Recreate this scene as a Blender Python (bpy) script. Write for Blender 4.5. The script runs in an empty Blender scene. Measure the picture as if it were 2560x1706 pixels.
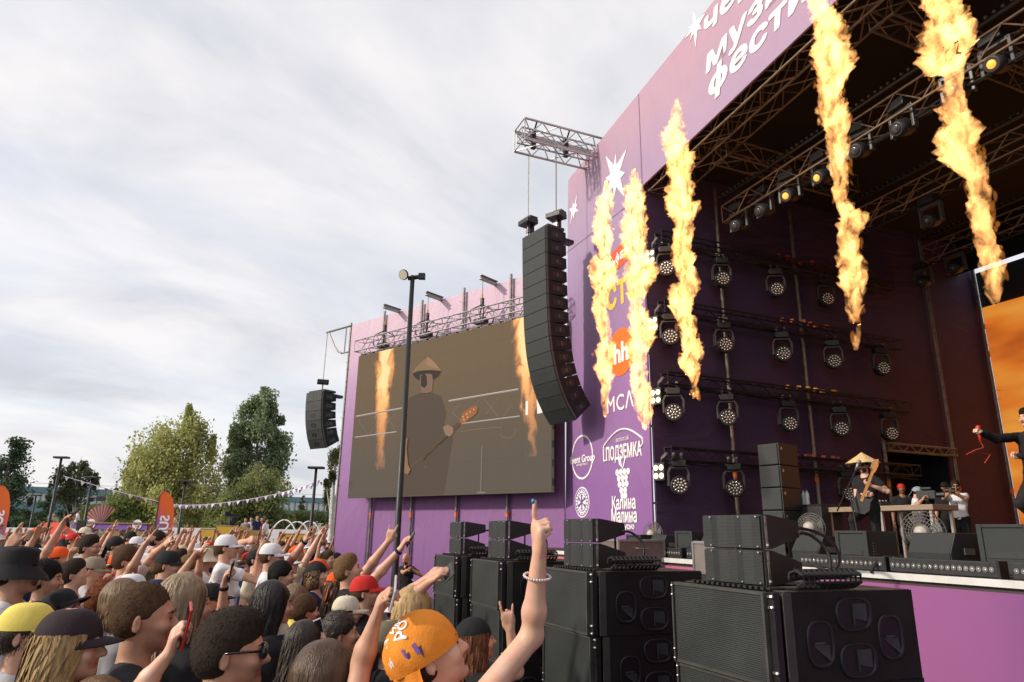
import bpy, math, random
import numpy as np
from mathutils import Vector, Matrix
R = math.radians
sc = bpy.context.scene
C = sc.collection
random.seed(7); rng = np.random.default_rng(7)

# ---------------------------------------------------------------- camera
F = 1707.0; PITCH = R(15.7); ROLL = R(0.95); CAM = np.array([0, 0, 2.2])
cd = bpy.data.cameras.new('camera'); cam = bpy.data.objects.new('camera', cd); C.objects.link(cam)
cd.sensor_width = 36; cd.lens = 24.0; cd.clip_start = 0.05; cd.clip_end = 3000
cam.matrix_world = Matrix.Translation(CAM) @ Matrix.Rotation(R(90) + PITCH, 4, 'X') @ Matrix.Rotation(ROLL, 4, 'Z')
sc.camera = cam
# ---------------------------------------------------------------- sky and sun
SUN_AZ = R(71); SUN_EL = R(26)          # the light travels towards heading SUN_AZ (clockwise from +Y)
sun_to = np.array([-math.sin(SUN_AZ) * math.cos(SUN_EL), -math.cos(SUN_AZ) * math.cos(SUN_EL), math.sin(SUN_EL)])
w = bpy.data.worlds.new('World'); sc.world = w; w.use_nodes = True
nt = w.node_tree; nt.nodes.clear()
def wn(t, **k):
    n = nt.nodes.new(t)
    for a, b in k.items(): setattr(n, a, b)
    return n
out = wn('ShaderNodeOutputWorld'); bg1 = wn('ShaderNodeBackground'); bg2 = wn('ShaderNodeBackground'); mx = wn('ShaderNodeMixShader')
sky = wn('ShaderNodeTexSky', sky_type='NISHITA', sun_disc=False)
sky.sun_elevation = SUN_EL; sky.sun_rotation = SUN_AZ + R(180); sky.air_density = 1.0; sky.dust_density = 2.5; sky.ozone_density = 1.0
bg1.inputs[1].default_value = 0.26
hsv = wn('ShaderNodeHueSaturation'); hsv.inputs['Saturation'].default_value = 0.55; nt.links.new(sky.outputs[0], hsv.inputs['Color']); nt.links.new(hsv.outputs[0], bg1.inputs[0])
n2 = wn('ShaderNodeTexNoise'); n2.inputs['Scale'].default_value = 1.7; n2.inputs['Detail'].default_value = 6; n2.inputs['Roughness'].default_value = 0.55; n2.inputs['Distortion'].default_value = 0.35; r2 = wn('ShaderNodeValToRGB'); r2.color_ramp.elements[0].position = 0.33; r2.color_ramp.elements[1].position = 0.58; r2.color_ramp.elements[0].color = (0.67, 0.69, 0.76, 1); r2.color_ramp.elements[1].color = (0.97, 0.94, 0.945, 1); nt.links.new(n2.outputs[0], r2.inputs[0]); nt.links.new(r2.outputs[0], bg2.inputs[0]); bg2.inputs[1].default_value = 1.0
tc = wn('ShaderNodeTexCoord'); sep = wn('ShaderNodeSeparateXYZ'); nt.links.new(tc.outputs['Generated'], sep.inputs[0])
den = wn('ShaderNodeMath', operation='ADD'); nt.links.new(sep.outputs[2], den.inputs[0]); den.inputs[1].default_value = 0.22
dmx = wn('ShaderNodeMath', operation='MAXIMUM'); nt.links.new(den.outputs[0], dmx.inputs[0]); dmx.inputs[1].default_value = 0.1
dx = wn('ShaderNodeMath', operation='DIVIDE'); dy = wn('ShaderNodeMath', operation='DIVIDE')
nt.links.new(sep.outputs[0], dx.inputs[0]); nt.links.new(dmx.outputs[0], dx.inputs[1])
nt.links.new(sep.outputs[1], dy.inputs[0]); nt.links.new(dmx.outputs[0], dy.inputs[1])
cmb = wn('ShaderNodeCombineXYZ'); nt.links.new(dx.outputs[0], cmb.inputs[0]); nt.links.new(dy.outputs[0], cmb.inputs[1])
mp = wn('ShaderNodeMapping'); mp.vector_type = 'TEXTURE'; mp.inputs['Rotation'].default_value = (0, 0, R(48)); mp.inputs['Scale'].default_value = (1.25, 0.8, 1); mp.inputs['Location'].default_value = (0.55, 0.35, 0)
nt.links.new(cmb.outputs[0], mp.inputs[0])
n1 = wn('ShaderNodeTexNoise'); n1.inputs['Scale'].default_value = 1.15; n1.inputs['Detail'].default_value = 7; n1.inputs['Roughness'].default_value = 0.5; n1.inputs['Distortion'].default_value = 0.3
nt.links.new(mp.outputs[0], n1.inputs[0]); nt.links.new(mp.outputs[0], n2.inputs[0])
rp = wn('ShaderNodeValToRGB'); rp.color_ramp.elements[0].position = 0.34; rp.color_ramp.elements[0].color = (0.46, 0.46, 0.46, 1); rp.color_ramp.elements[1].position = 0.57; rp.color_ramp.elements[1].color = (1, 1, 1, 1)
nt.links.new(n1.outputs[0], rp.inputs[0])
# thick pale air near the horizon hides the gaps between the clouds
hz = wn('ShaderNodeMapRange'); nt.links.new(sep.outputs[2], hz.inputs[0]); hz.inputs[1].default_value = 0.02; hz.inputs[2].default_value = 0.42; hz.inputs[3].default_value = 0.9; hz.inputs[4].default_value = 0.0
fx = wn('ShaderNodeMath', operation='MAXIMUM'); nt.links.new(rp.outputs[0], fx.inputs[0]); nt.links.new(hz.outputs[0], fx.inputs[1])
nt.links.new(fx.outputs[0], mx.inputs[0]); nt.links.new(bg1.outputs[0], mx.inputs[1]); nt.links.new(bg2.outputs[0], mx.inputs[2])
nt.links.new(mx.outputs[0], out.inputs[0])
sl = bpy.data.lights.new('sun', 'SUN'); so = bpy.data.objects.new('sun', sl); C.objects.link(so)
sl.energy = 3.3; sl.angle = R(3.0); sl.color = (1.0, 0.90, 0.75)
so.rotation_euler = Vector(sun_to).to_track_quat('Z', 'Y').to_euler()
sc.view_settings.view_transform = 'Standard'; sc.view_settings.look = 'None'; sc.view_settings.exposure = 0.0; sc.view_settings.gamma = 1
sc.render.engine = 'CYCLES'
sc.cycles.max_bounces = 6; sc.cycles.transparent_max_bounces = 12; sc.cycles.use_denoising = True; sc.cycles.sample_clamp_indirect = 4

# ---------------------------------------------------------------- where things stand
_u0 = np.array([0, -math.sin(PITCH), math.cos(PITCH)]); _fw = np.array([0, math.cos(PITCH), math.sin(PITCH)]); _r0 = np.array([1., 0, 0])
_rt = math.cos(ROLL) * _r0 + math.sin(ROLL) * _u0; _up = -math.sin(ROLL) * _r0 + math.cos(ROLL) * _u0
def ray(x, y): return _fw + (x - 1280) / F * _rt + (853 - y) / F * _up
def at(x, y, z): return CAM + z * ray(x, y)                          # survey point: photo pixel (2560 wide) at a depth in metres
SA = R(-22.9); SD = np.array([math.sin(SA), math.cos(SA), 0]); SN = np.array([math.cos(SA), -math.sin(SA), 0])
def S(sx, w, z): return -sx * SD + w * SN + np.array([0, 0, z])      # stage frame: along the edge, into the stage, up
SROT = math.atan2(-SD[1], -SD[0])
WA = R(-49.6); WD = np.array([math.sin(WA), math.cos(WA), 0]); WN = np.array([math.cos(WA), -math.sin(WA), 0])
def W(wx, w, z): return -wx * WD + w * WN + np.array([0, 0, z])      # screen wall frame
WROT = math.atan2(-WD[1], -WD[0])
def front(x, y, w):
    dd = ray(x, y); t = (w - CAM @ SN) / (dd @ SN); p = CAM + t * dd; return np.array([-(p @ SD), p @ SN, p[2]])
def wallp(x, y, w):
    dd = ray(x, y); t = (w - CAM @ WN) / (dd @ WN); p = CAM + t * dd; return np.array([-(p @ WD), p @ WN, p[2]])
def vz(xy, py):
    """Height at which the upright line over a ground point crosses picture row py."""
    a = np.array([xy[0], xy[1], 0.0]) - CAM; c = 853 - py; return (c * (a @ _fw) - F * (a @ _up)) / (F * _up[2] - c * _fw[2])
# ---------------------------------------------------------------- helpers
def lin(v): v /= 255.0; return v / 12.92 if v <= 0.04045 else ((v + 0.055) / 1.055) ** 2.4
def sr(h): h = h.lstrip('#'); return tuple(lin(int(h[i:i + 2], 16)) for i in (0, 2, 4))
class NT:
    def __init__(s, t): s.t = t
    def n(s, t, **k):
        n = s.t.nodes.new(t)
        for a, b in k.items(): setattr(n, a, b)
        return n
    def l(s, a, b): s.t.links.new(a, b)
def newmat(name):
    m = bpy.data.materials.new(name); m.use_nodes = True; N = NT(m.node_tree); m.node_tree.nodes.clear()
    o = N.n('ShaderNodeOutputMaterial'); p = N.n('ShaderNodeBsdfPrincipled'); N.l(p.outputs[0], o.inputs[0])
    return m, N, p, o
def pm(name, col=None, rough=0.6, metal=0.0, var=0.15, scale=8.0, bump=0.0, bscale=60.0, obcol=False, spec=0.5, rvar=0.1, stretch=None, detail=4):
    """A procedural material: base colour (or the object's own colour) broken up by noise, uneven gloss, fine bump."""
    m, N, p, o = newmat(name)
    tc = N.n('ShaderNodeTexCoord'); nz = N.n('ShaderNodeTexNoise'); nz.inputs['Scale'].default_value = scale; nz.inputs['Detail'].default_value = detail
    src = tc.outputs['Object']
    if stretch:
        mp = N.n('ShaderNodeMapping'); mp.inputs['Scale'].default_value = stretch; N.l(src, mp.inputs[0]); src = mp.outputs[0]
    N.l(src, nz.inputs[0])
    hs = N.n('ShaderNodeHueSaturation')
    mr = N.n('ShaderNodeMapRange'); mr.inputs[1].default_value = 0.25; mr.inputs[2].default_value = 0.75; mr.inputs[3].default_value = 1 - var; mr.inputs[4].default_value = 1 + var
    N.l(nz.outputs[0], mr.inputs[0]); N.l(mr.outputs[0], hs.inputs['Value'])
    if obcol:
        oi = N.n('ShaderNodeObjectInfo'); N.l(oi.outputs['Color'], hs.inputs['Color'])
    else: hs.inputs['Color'].default_value = (*col, 1)
    N.l(hs.outputs[0], p.inputs['Base Color'])
    rr = N.n('ShaderNodeMapRange'); rr.inputs[3].default_value = rough - rvar; rr.inputs[4].default_value = rough + rvar; N.l(nz.outputs[0], rr.inputs[0]); N.l(rr.outputs[0], p.inputs['Roughness'])
    p.inputs['Metallic'].default_value = metal; p.inputs['Specular IOR Level'].default_value = spec
    if bump:
        b = N.n('ShaderNodeTexNoise'); b.inputs['Scale'].default_value = bscale; b.inputs['Detail'].default_value = 3; N.l(src, b.inputs[0])
        bp = N.n('ShaderNodeBump'); bp.inputs['Strength'].default_value = bump; bp.inputs['Distance'].default_value = 0.01; N.l(b.outputs[0], bp.inputs['Height']); N.l(bp.outputs[0], p.inputs['Normal'])
    return m
def emat(name, col, s):
    m, N, p, o = newmat(name); p.inputs['Base Color'].default_value = (*col, 1); p.inputs['Emission Color'].default_value = (*col, 1); p.inputs['Emission Strength'].default_value = s
    return m
class MB:
    def __init__(s): s.v = []; s.f = []; s.n = 0
    def add(s, v, f):
        v = np.asarray(v, float); s.v.append(v)
        for q in f: s.f.append(tuple(int(i) + s.n for i in q))
        s.n += len(v); return s
    def box(s, c, d, rz=0.0, M=None):
        x, y, z = (np.array(d) / 2)
        v = np.array([[-x, -y, -z], [x, -y, -z], [x, y, -z], [-x, y, -z], [-x, -y, z], [x, -y, z], [x, y, z], [-x, y, z]])
        if rz: cs, sn = math.cos(rz), math.sin(rz); v = v @ np.array([[cs, sn, 0], [-sn, cs, 0], [0, 0, 1]])
        if M is not None: v = v @ np.array(M.to_3x3()).T if hasattr(M, 'to_3x3') else v @ np.array(M).T
        return s.add(v + np.array(c), [(0, 3, 2, 1), (4, 5, 6, 7), (0, 1, 5, 4), (1, 2, 6, 5), (2, 3, 7, 6), (3, 0, 4, 7)])
    def tube(s, pts, rad, n=8, cap=True, flat=1.0):
        pts = np.asarray(pts, float); m = len(pts); rad = np.broadcast_to(np.asarray(rad, float), (m,))
        tg = np.gradient(pts, axis=0); tg /= np.linalg.norm(tg, axis=1)[:, None] + 1e-9
        ref = np.array([0, 0, 1.]) if abs(tg[0][2]) < 0.9 else np.array([1., 0, 0])
        vs = []
        for i in range(m):
            a = np.cross(tg[i], ref); a /= np.linalg.norm(a) + 1e-9; b = np.cross(tg[i], a); ref = -np.cross(tg[i], a) if False else ref
            an = np.arange(n) * 2 * math.pi / n
            vs.append(pts[i] + rad[i] * (np.cos(an)[:, None] * a + flat * np.sin(an)[:, None] * b))
        f = []
        for i in range(m - 1):
            for j in range(n): f.append((i * n + j, i * n + (j + 1) % n, (i + 1) * n + (j + 1) % n, (i + 1) * n + j))
        if cap: f.append(tuple(range(n - 1, -1, -1))); f.append(tuple((m - 1) * n + j for j in range(n)))
        return s.add(np.concatenate(vs), f)
    def bar(s, a, b, r, n=6, r2=None): return s.tube([a, b], [r, r if r2 is None else r2], n)
    def lathe(s, prof, n=24, c=(0, 0, 0), axis='z', cap=True):
        an = np.arange(n) * 2 * math.pi / n; vs = []
        for r, z in prof: vs.append(np.stack([r * np.cos(an), r * np.sin(an), np.full(n, z)], 1))
        v = np.concatenate(vs); m = len(prof)
        if axis == 'y': v = v[:, [0, 2, 1]] * np.array([1, -1, 1])
        if axis == 'x': v = v[:, [2, 0, 1]]
        f = []
        for i in range(m - 1):
            for j in range(n): f.append((i * n + j, i * n + (j + 1) % n, (i + 1) * n + (j + 1) % n, (i + 1) * n + j))
        if cap: f.append(tuple(range(n - 1, -1, -1))); f.append(tuple((m - 1) * n + j for j in range(n)))
        return s.add(v + np.array(c), f)
    def prism(s, poly, y0, y1):
        """Polygon in the x-z plane, thickened along y."""
        n = len(poly); v = [(x, y0, z) for x, z in poly] + [(x, y1, z) for x, z in poly]
        f = [tuple(range(n)), tuple(range(2 * n - 1, n - 1, -1))] + [(i, n + i, n + (i + 1) % n, (i + 1) % n) for i in range(n)]
        return s.add(v, f)
    def ball(s, c, r, n=12, m=8):
        r = np.broadcast_to(np.asarray(r, float), (3,)); v = []
        for i in range(m + 1):
            t = math.pi * i / m
            for j in range(n): p = 2 * math.pi * j / n; v.append((math.sin(t) * math.cos(p), math.sin(t) * math.sin(p), math.cos(t)))
        f = [(i * n + j, i * n + (j + 1) % n, (i + 1) * n + (j + 1) % n, (i + 1) * n + j)[::-1] for i in range(m) for j in range(n)]
        return s.add(np.array(v) * r + np.array(c), f)
    def verts(s): return np.concatenate(s.v) if s.v else np.zeros((0, 3))
    def mesh(s, name, smooth=False):
        me = bpy.data.meshes.new(name); me.from_pydata(s.verts().tolist(), [], s.f); me.validate()
        if smooth: me.shade_smooth()
        return me
def tri_mesh(name, v, f, smooth=True):
    """Fast mesh from numpy arrays (all faces with the same number of corners)."""
    me = bpy.data.meshes.new(name); v = np.asarray(v, np.float32); f = np.asarray(f, np.int32); k = f.shape[1]
    me.vertices.add(len(v)); me.vertices.foreach_set('co', v.ravel()); me.loops.add(f.size); me.loops.foreach_set('vertex_index', f.ravel())
    me.polygons.add(len(f)); me.polygons.foreach_set('loop_start', np.arange(0, f.size, k, dtype=np.int32)); me.polygons.foreach_set('loop_total', np.full(len(f), k, np.int32))
    if smooth: me.polygons.foreach_set('use_smooth', np.ones(len(f), bool))
    me.update(calc_edges=True); return me
def bevel(o, w=0.01, seg=2):
    b = o.modifiers.new('bevel', 'BEVEL'); b.width = w; b.segments = seg; b.limit_method = 'ANGLE'; b.angle_limit = R(40); return o
def tag(o, label=None, cat=None, group=None, kind=None):
    if label: o['label'] = label
    if cat: o['category'] = cat
    if group: o['group'] = group
    if kind: o['kind'] = kind
    return o
def thing(name, label, cat, loc=(0, 0, 0), rz=0.0, group=None):
    o = bpy.data.objects.new(name, None); C.objects.link(o); o.empty_display_size = 0.2
    o.location = [float(x) for x in loc]; o.rotation_euler = (0, 0, rz); return tag(o, label, cat, group)
def obj(name, mb, mat, parent=None, smooth=False, color=None, bv=0.0):
    me = mb if isinstance(mb, bpy.types.Mesh) else mb.mesh(name, smooth)
    o = bpy.data.objects.new(name, me); C.objects.link(o)
    if mat is not None and not me.materials: me.materials.append(mat)
    if parent is not None: o.parent = parent
    if color is not None: o.color = (*color, 1)
    if bv: bevel(o, bv)
    return o
def kids(o): return [c for c in bpy.data.objects if c.parent is o]
def copy_tree(o, loc=None, rz=None, label=None, _top=True, parent=None):
    c = o.copy(); C.objects.link(c)
    if parent is not None: c.parent = parent
    if loc is not None: c.location = [float(x) for x in loc]
    if rz is not None: c.rotation_euler = (0, 0, rz)
    if label: c['label'] = label
    for ch in list(o.children): copy_tree(ch, parent=c)
    return c
def text_mb(body, size, offset=0.0, shear=0.0, align='CENTER', extrude=0.004, spacing=1.0, line=1.0):
    """Lettering as a solid in the x-z plane, its face towards -y, baseline at z=0."""
    cu = bpy.data.curves.new('lettering', 'FONT'); cu.body = body; cu.size = size; cu.align_x = align; cu.offset = 0.0; cu.shear = shear; cu.extrude = extrude; cu.space_character = spacing; cu.space_line = line; cu.resolution_u = 4
    o = bpy.data.objects.new('lettering', cu); C.objects.link(o)
    dg = bpy.context.evaluated_depsgraph_get(); me = bpy.data.meshes.new_from_object(o.evaluated_get(dg))
    v = np.zeros(len(me.vertices) * 3); me.vertices.foreach_get('co', v); v = v.reshape(-1, 3)[:, [0, 2, 1]] * np.array([1, -1, 1])
    fs = [tuple(p.vertices) for p in me.polygons]
    bpy.data.objects.remove(o); bpy.data.curves.remove(cu); bpy.data.meshes.remove(me)
    mb = MB(); mb.add(v, fs)
    if offset > 0:                                   # a heavier weight: the same outline laid down again in a small circle, each a hair behind the last
        for i in range(8): a = i * math.pi / 4; mb.add(v + np.array([math.cos(a) * offset * 1.4, 0.0004 * (i + 1), math.sin(a) * offset * 1.4]), fs)
    return mb
def move(mb, d, sc_=(1, 1, 1)): mb.v = [a * np.array(sc_) + np.array(d) for a in mb.v]; return mb
def truss_mb(L, h=0.4, d=0.4, bay=0.5, r=0.025, r2=0.013, sag=None):
    """Box truss along +x from 0 to L, centred on the axis."""
    m = MB(); k = max(1, int(round(L / bay))); st = L / k
    cs = [(-d / 2, -h / 2), (d / 2, -h / 2), (d / 2, h / 2), (-d / 2, h / 2)]
    for y, z in cs: m.bar((0, y, z), (L, y, z), r, 8)
    for i in range(k):
        a, b = i * st, (i + 1) * st
        for q in range(4):
            y0, z0 = cs[q]; y1, z1 = cs[(q + 1) % 4]
            p, t = ((y0, z0), (y1, z1)) if i % 2 == 0 else ((y1, z1), (y0, z0))
            m.bar((a, *p), (b, *t), r2, 5)
    for x in [0, L]:
        for q in range(4): m.bar((x, *cs[q]), (x, *cs[(q + 1) % 4]), r2, 5)
    return m
# shared materials
ALU = pm('aluminium', sr('#b9b6b4'), 0.38, 0.85, 0.12, 5)
STEEL = pm('galvanised_steel', sr('#8f8c88'), 0.5, 0.7, 0.2, 12)
BLACKP = pm('black_paint', (0.022, 0.024, 0.025), 0.5, 0, 0.25, 14, 0.15, 90)
BLACKM = pm('black_metal', (0.018, 0.018, 0.019), 0.42, 0.2, 0.2, 10)
CABLE = pm('black_rubber', (0.012, 0.012, 0.013), 0.6, 0, 0.2, 30)
WHITE = pm('white_print', (0.82, 0.80, 0.80), 0.6, 0, 0.03, 4)
# ================================================================ THE SETTING
def asphalt():
    m, N, p, o = newmat('asphalt'); tc = N.n('ShaderNodeTexCoord')
    a = N.n('ShaderNodeTexNoise'); a.inputs['Scale'].default_value = 0.25; a.inputs['Detail'].default_value = 6; N.l(tc.outputs['Object'], a.inputs[0])
    r = N.n('ShaderNodeValToRGB'); r.color_ramp.elements[0].color = (0.045, 0.045, 0.046, 1); r.color_ramp.elements[1].color = (0.085, 0.082, 0.078, 1); N.l(a.outputs[0], r.inputs[0]); N.l(r.outputs[0], p.inputs[0])
    b = N.n('ShaderNodeTexNoise'); b.inputs['Scale'].default_value = 40; N.l(tc.outputs['Object'], b.inputs[0]); bp = N.n('ShaderNodeBump'); bp.inputs['Strength'].default_value = 0.4; N.l(b.outputs[0], bp.inputs['Height']); N.l(bp.outputs[0], p.inputs['Normal'])
    p.inputs['Roughness'].default_value = 0.9; return m
g = MB(); g.add([(-1500, -1500, 0), (1500, -1500, 0), (1500, 1500, 0), (-1500, 1500, 0)], [(0, 1, 2, 3)])
ground = obj('ground', g, asphalt()); tag(ground, 'grey asphalt square under the crowd and stage', 'ground', kind='structure')

# ================================================================ STAGE (local axes: along the edge, into the stage, up)
def sth(name, label, cat, sx=0, w=0, z=0, group=None, rz=0.0): return thing(name, label, cat, S(sx, w, z), SROT + rz, group)
def ramp_mat(name, axis, stops, rough=0.62, var=0.06, bump=0.25, bscale=1.2, second=None):
    """Printed fabric whose ink runs from colour to colour along one of the banner's own axes."""
    m, N, p, o = newmat(name); tc = N.n('ShaderNodeTexCoord'); sp = N.n('ShaderNodeSeparateXYZ'); N.l(tc.outputs['Object'], sp.inputs[0])
    nz = N.n('ShaderNodeTexNoise'); nz.inputs['Scale'].default_value = 0.35; nz.inputs['Detail'].default_value = 2; N.l(tc.outputs['Object'], nz.inputs[0])
    lo, hi = stops[0][0], stops[-1][0]
    ad = N.n('ShaderNodeMath', operation='MULTIPLY_ADD'); N.l(nz.outputs[0], ad.inputs[0]); ad.inputs[1].default_value = (hi - lo) * 0.12; N.l(sp.outputs[axis], ad.inputs[2])
    mr = N.n('ShaderNodeMapRange'); N.l(ad.outputs[0], mr.inputs[0]); mr.inputs[1].default_value = lo + (hi - lo) * 0.06; mr.inputs[2].default_value = hi + (hi - lo) * 0.06
    r = N.n('ShaderNodeValToRGB'); e = r.color_ramp.elements
    while len(e) < len(stops): e.new(0.5)
    for i, (t, c) in enumerate(stops): e[i].position = (t - lo) / (hi - lo); e[i].color = (*c, 1)
    N.l(mr.outputs[0], r.inputs[0]); N.l(r.outputs[0], p.inputs[0]); p.inputs['Roughness'].default_value = rough; p.inputs['Specular IOR Level'].default_value = 0.25
    mp = N.n('ShaderNodeMapping'); mp.inputs['Scale'].default_value = (1.6, 1.6, 0.5); N.l(tc.outputs['Object'], mp.inputs[0])
    b = N.n('ShaderNodeTexNoise'); b.inputs['Scale'].default_value = bscale; b.inputs['Detail'].default_value = 3; b.inputs['Distortion'].default_value = 0.8; N.l(mp.outputs[0], b.inputs[0])
    f = N.n('ShaderNodeTexNoise'); f.inputs['Scale'].default_value = 220; N.l(tc.outputs['Object'], f.inputs[0]); mi = N.n('ShaderNodeMath', operation='MULTIPLY_ADD'); N.l(f.outputs[0], mi.inputs[0]); mi.inputs[1].default_value = 0.015; N.l(b.outputs[0], mi.inputs[2])
    bp = N.n('ShaderNodeBump'); bp.inputs['Strength'].default_value = bump; bp.inputs['Distance'].default_value = 0.12; N.l(mi.outputs[0], bp.inputs['Height']); N.l(bp.outputs[0], p.inputs['Normal'])
    return m
DECK = pm('stage_deck_board', (0.05, 0.035, 0.03), 0.6, 0, 0.3, 3, 0.2, 40)
SKIRT = ramp_mat('skirt_print', 0, [(-20, (0.62, 0.16, 0.16)), (-14.5, (0.62, 0.13, 0.17)), (-11, (0.46, 0.12, 0.23)), (-7.5, (0.33, 0.105, 0.27)), (-5.5, (0.27, 0.09, 0.245)), (-3.6, (0.14, 0.055, 0.18)), (0, (0.2, 0.07, 0.21)), (10, (0.15, 0.05, 0.18))], bump=0.1)
st = sth('stage_deck', 'raised concert stage floor with pink and purple printed front skirt and pale edge strip', 'stage')
obj('deck', MB().box((-4.5, 16.1, 1.72), (30, 16.2, 0.14)), DECK, st)
obj('skirt', MB().box((-4.5, 7.98, 0.86), (30, 0.05, 1.60)), SKIRT, st)
obj('edge_trim', MB().box((-4.5, 7.955, 1.757), (30.02, 0.04, 0.08)), pm('white_edge', (0.62, 0.6, 0.58), 0.6, 0, 0.12, 6), st)
lg = MB()
for i in range(11):
    for ww in (9, 13, 17, 21): lg.bar((-18.5 + 2.8 * i, ww, 0), (-18.5 + 2.8 * i, ww, 1.65), 0.04)
obj('understructure_frame', lg, STEEL, st)

# ---- portal: left tower, gabled fascia, right tower
BAN = ramp_mat('portal_print', 2, [(0, (0.20, 0.09, 0.27)), (3.5, (0.235, 0.11, 0.30)), (6.5, (0.29, 0.16, 0.36)), (9.5, (0.31, 0.215, 0.37)), (12, (0.365, 0.265, 0.40)), (14.2, (0.46, 0.30, 0.39)), (16.2, (0.52, 0.29, 0.36))], bump=0.5)
po = sth('stage_portal', 'lavender printed stage portal with side tower, sponsor emblems and gabled lettered fascia', 'stage front', 0, 10)
PX = lambda x: -9.0 - x
poly = [(-19.3, 0.3), (-14.62, 0.3), (-14.52, 11.62), (-4.5, 12.62), (PX(-14.52), 11.62), (PX(-14.62), 0.3), (PX(-19.3), 0.3), (PX(-18.9), 14.03), (-4.5, 15.95), (-18.9, 14.03)]
def strip_banner(outer_in):
    m = MB()
    # three convex pieces so that no n-gon is concave
    for pl in ([(-19.3, 0.3), (-14.62, 0.3), (-14.52, 11.62), (-14.52, 14.617), (-18.9, 14.03)], [(-14.515, 11.62), (-4.5, 12.62), (-4.5, 15.95), (-14.515, 14.617)],
               [(-4.495, 12.62), (PX(-14.52), 11.62), (PX(-14.52), 14.617), (-4.495, 15.95)], [(PX(-14.515), 11.62), (PX(-14.62), 0.3), (PX(-19.3), 0.3), (PX(-18.9), 14.03), (PX(-14.515), 14.617)]): m.prism(pl, 0, 0.05)
    return m
obj('banner', strip_banner(poly), BAN, po)
SEAM = pm('banner_seam', (0.10, 0.04, 0.12), 0.8)
sm = MB().box((-14.47, -0.004, 13.1), (0.018, 0.006, 2.95)).box((-16.9, -0.004, 11.36), (4.7, 0.006, 0.014))
obj('seam', sm, SEAM, po)
fr = MB()
for x in (-19.0, -17.2, -15.2, 6.2, 8.2, 10.0):
    for y in (0.15, 1.2): fr.bar((x, y, 0), (x, y, 13.6), 0.05)
    for z in range(1, 14, 2): fr.bar((x, 0.15, z), (x, 1.2, z), 0.03)
for z in range(2, 14, 2):
    fr.bar((-19, 1.2, z), (-15.2, 1.2, z), 0.03); fr.bar((6.2, 1.2, z), (10, 1.2, z), 0.03)
obj('scaffold_frame', fr, STEEL, po)
def fpx(x, y): a = front(x, y, 10); return a[0], a[2]
def emblem(name, mb, mat, dy=-0.014): move(mb, (0, dy, 0)); return obj(name, mb, mat, po)
def fpoly(pts, s, ox, oy): return [fpx(ox + x / s, oy + y / s) for x, y in pts]
def starfan(pl, c):
    m = MB(); n = len(pl); v = [(x, 0, z) for x, z in pl] + [(c[0], 0, c[1])]; v2 = [(x, 0.008, z) for x, z in pl] + [(c[0], 0.008, c[1])]
    f = [(i, n, (i + 1) % n) for i in range(n)] + [(n + 1 + i, n + 1 + (i + 1) % n, 2 * n + 1) for i in range(n)] + [(i, (i + 1) % n, n + 1 + (i + 1) % n, n + 1 + i) for i in range(n)]
    return m.add(v + v2, f)
for pts, s, ox, oy, c in (([(935, 345), (885, 505), (922, 520), (888, 560), (920, 695), (860, 620), (843, 700), (838, 620), (780, 700), (815, 580), (782, 560), (818, 530), (783, 398), (842, 465), (855, 380), (862, 465)], 2.85, 1240, 250, (852, 545)),
                       ([(582, 660), (570, 750), (585, 738), (570, 772), (592, 792), (564, 803), (553, 850), (549, 815), (528, 905), (542, 808), (524, 779), (547, 768), (551, 728), (560, 755)], 2.85, 1240, 250, (556, 785)),
                       ([(405, 65), (424, 140), (484, 86), (442, 160), (458, 190), (430, 197), (418, 312), (405, 215), (380, 275), (395, 207), (342, 262), (393, 182), (366, 188), (400, 160)], 2.614, 1580, 0, (418, 175))):
    emblem('star_emblem', starfan(fpoly(pts, s, ox, oy), fpoly([c], s, ox, oy)[0]), WHITE)
def ptext(name, body, px, py, size, mat, off=0.0, shear=0.0, rot=0.0, sx=1.0, dy=-0.014, spacing=1.0):
    m = text_mb(body, size, off, shear, spacing=spacing); x, z = fpx(px, py); move(m, (0, 0, 0), (sx, 1, 1))
    c, s = math.cos(rot), math.sin(rot); m.v = [a @ np.array([[c, 0, s], [0, 1, 0], [-s, 0, c]]) for a in m.v]; move(m, (x, dy, z)); return obj(name, m, mat, po)
# gabled fascia: three lines of slanted white capitals, running on behind the flames
for body, px, py, size, sx_ in (('чер', 1818, 36, 1.15, 1.25), ('музы', 1879, 92, 1.15, 1.25), ('фести', 1912, 132, 1.15, 1.25)):
    pass
def fasc(body, px, py, size=.82, sx_=1.36):
    x, z = fpx(px, py); a = math.atan(0.115); c, s = math.cos(a), math.sin(a); adv = 0.0; off = .026 * size
    m = MB()
    if body[0] == 'ф':                                # a round bowl with a stem through it
        q = text_mb('о', size, off, align='LEFT'); w0 = q.verts()[:, 0].max() * 1.12; move(q, (0, 0, 0), (1.12, 1, 1)); m.add(q.verts(), q.f); cx = w0 / 2 + .02; b = .055 * size + off
        m.prism([(cx - b, -.24 * size), (cx + b, -.24 * size), (cx + b, .80 * size), (cx - b, .80 * size)], -.006, -.003); m.v[-1][:, 0] += .0; adv = w0 + .05 * size; body = body[1:]
    q = text_mb(body, size, off, 0.0, align='LEFT', spacing=1.04); move(q, (adv, 0, 0)); m.add(q.verts(), q.f)
    m.v = [np.stack([(v[:, 0] + .24 * v[:, 2]) * sx_, v[:, 1], v[:, 2]], 1) @ np.array([[c, 0, s], [0, 1, 0], [-s, 0, c]]) for v in m.v]; move(m, (x, -0.014, z)); return obj('lettering', m, WHITE, po)
fasc('черн', 1756, 98); fasc('музы', 1763, 188); fasc('фести', 1770, 249)
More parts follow.
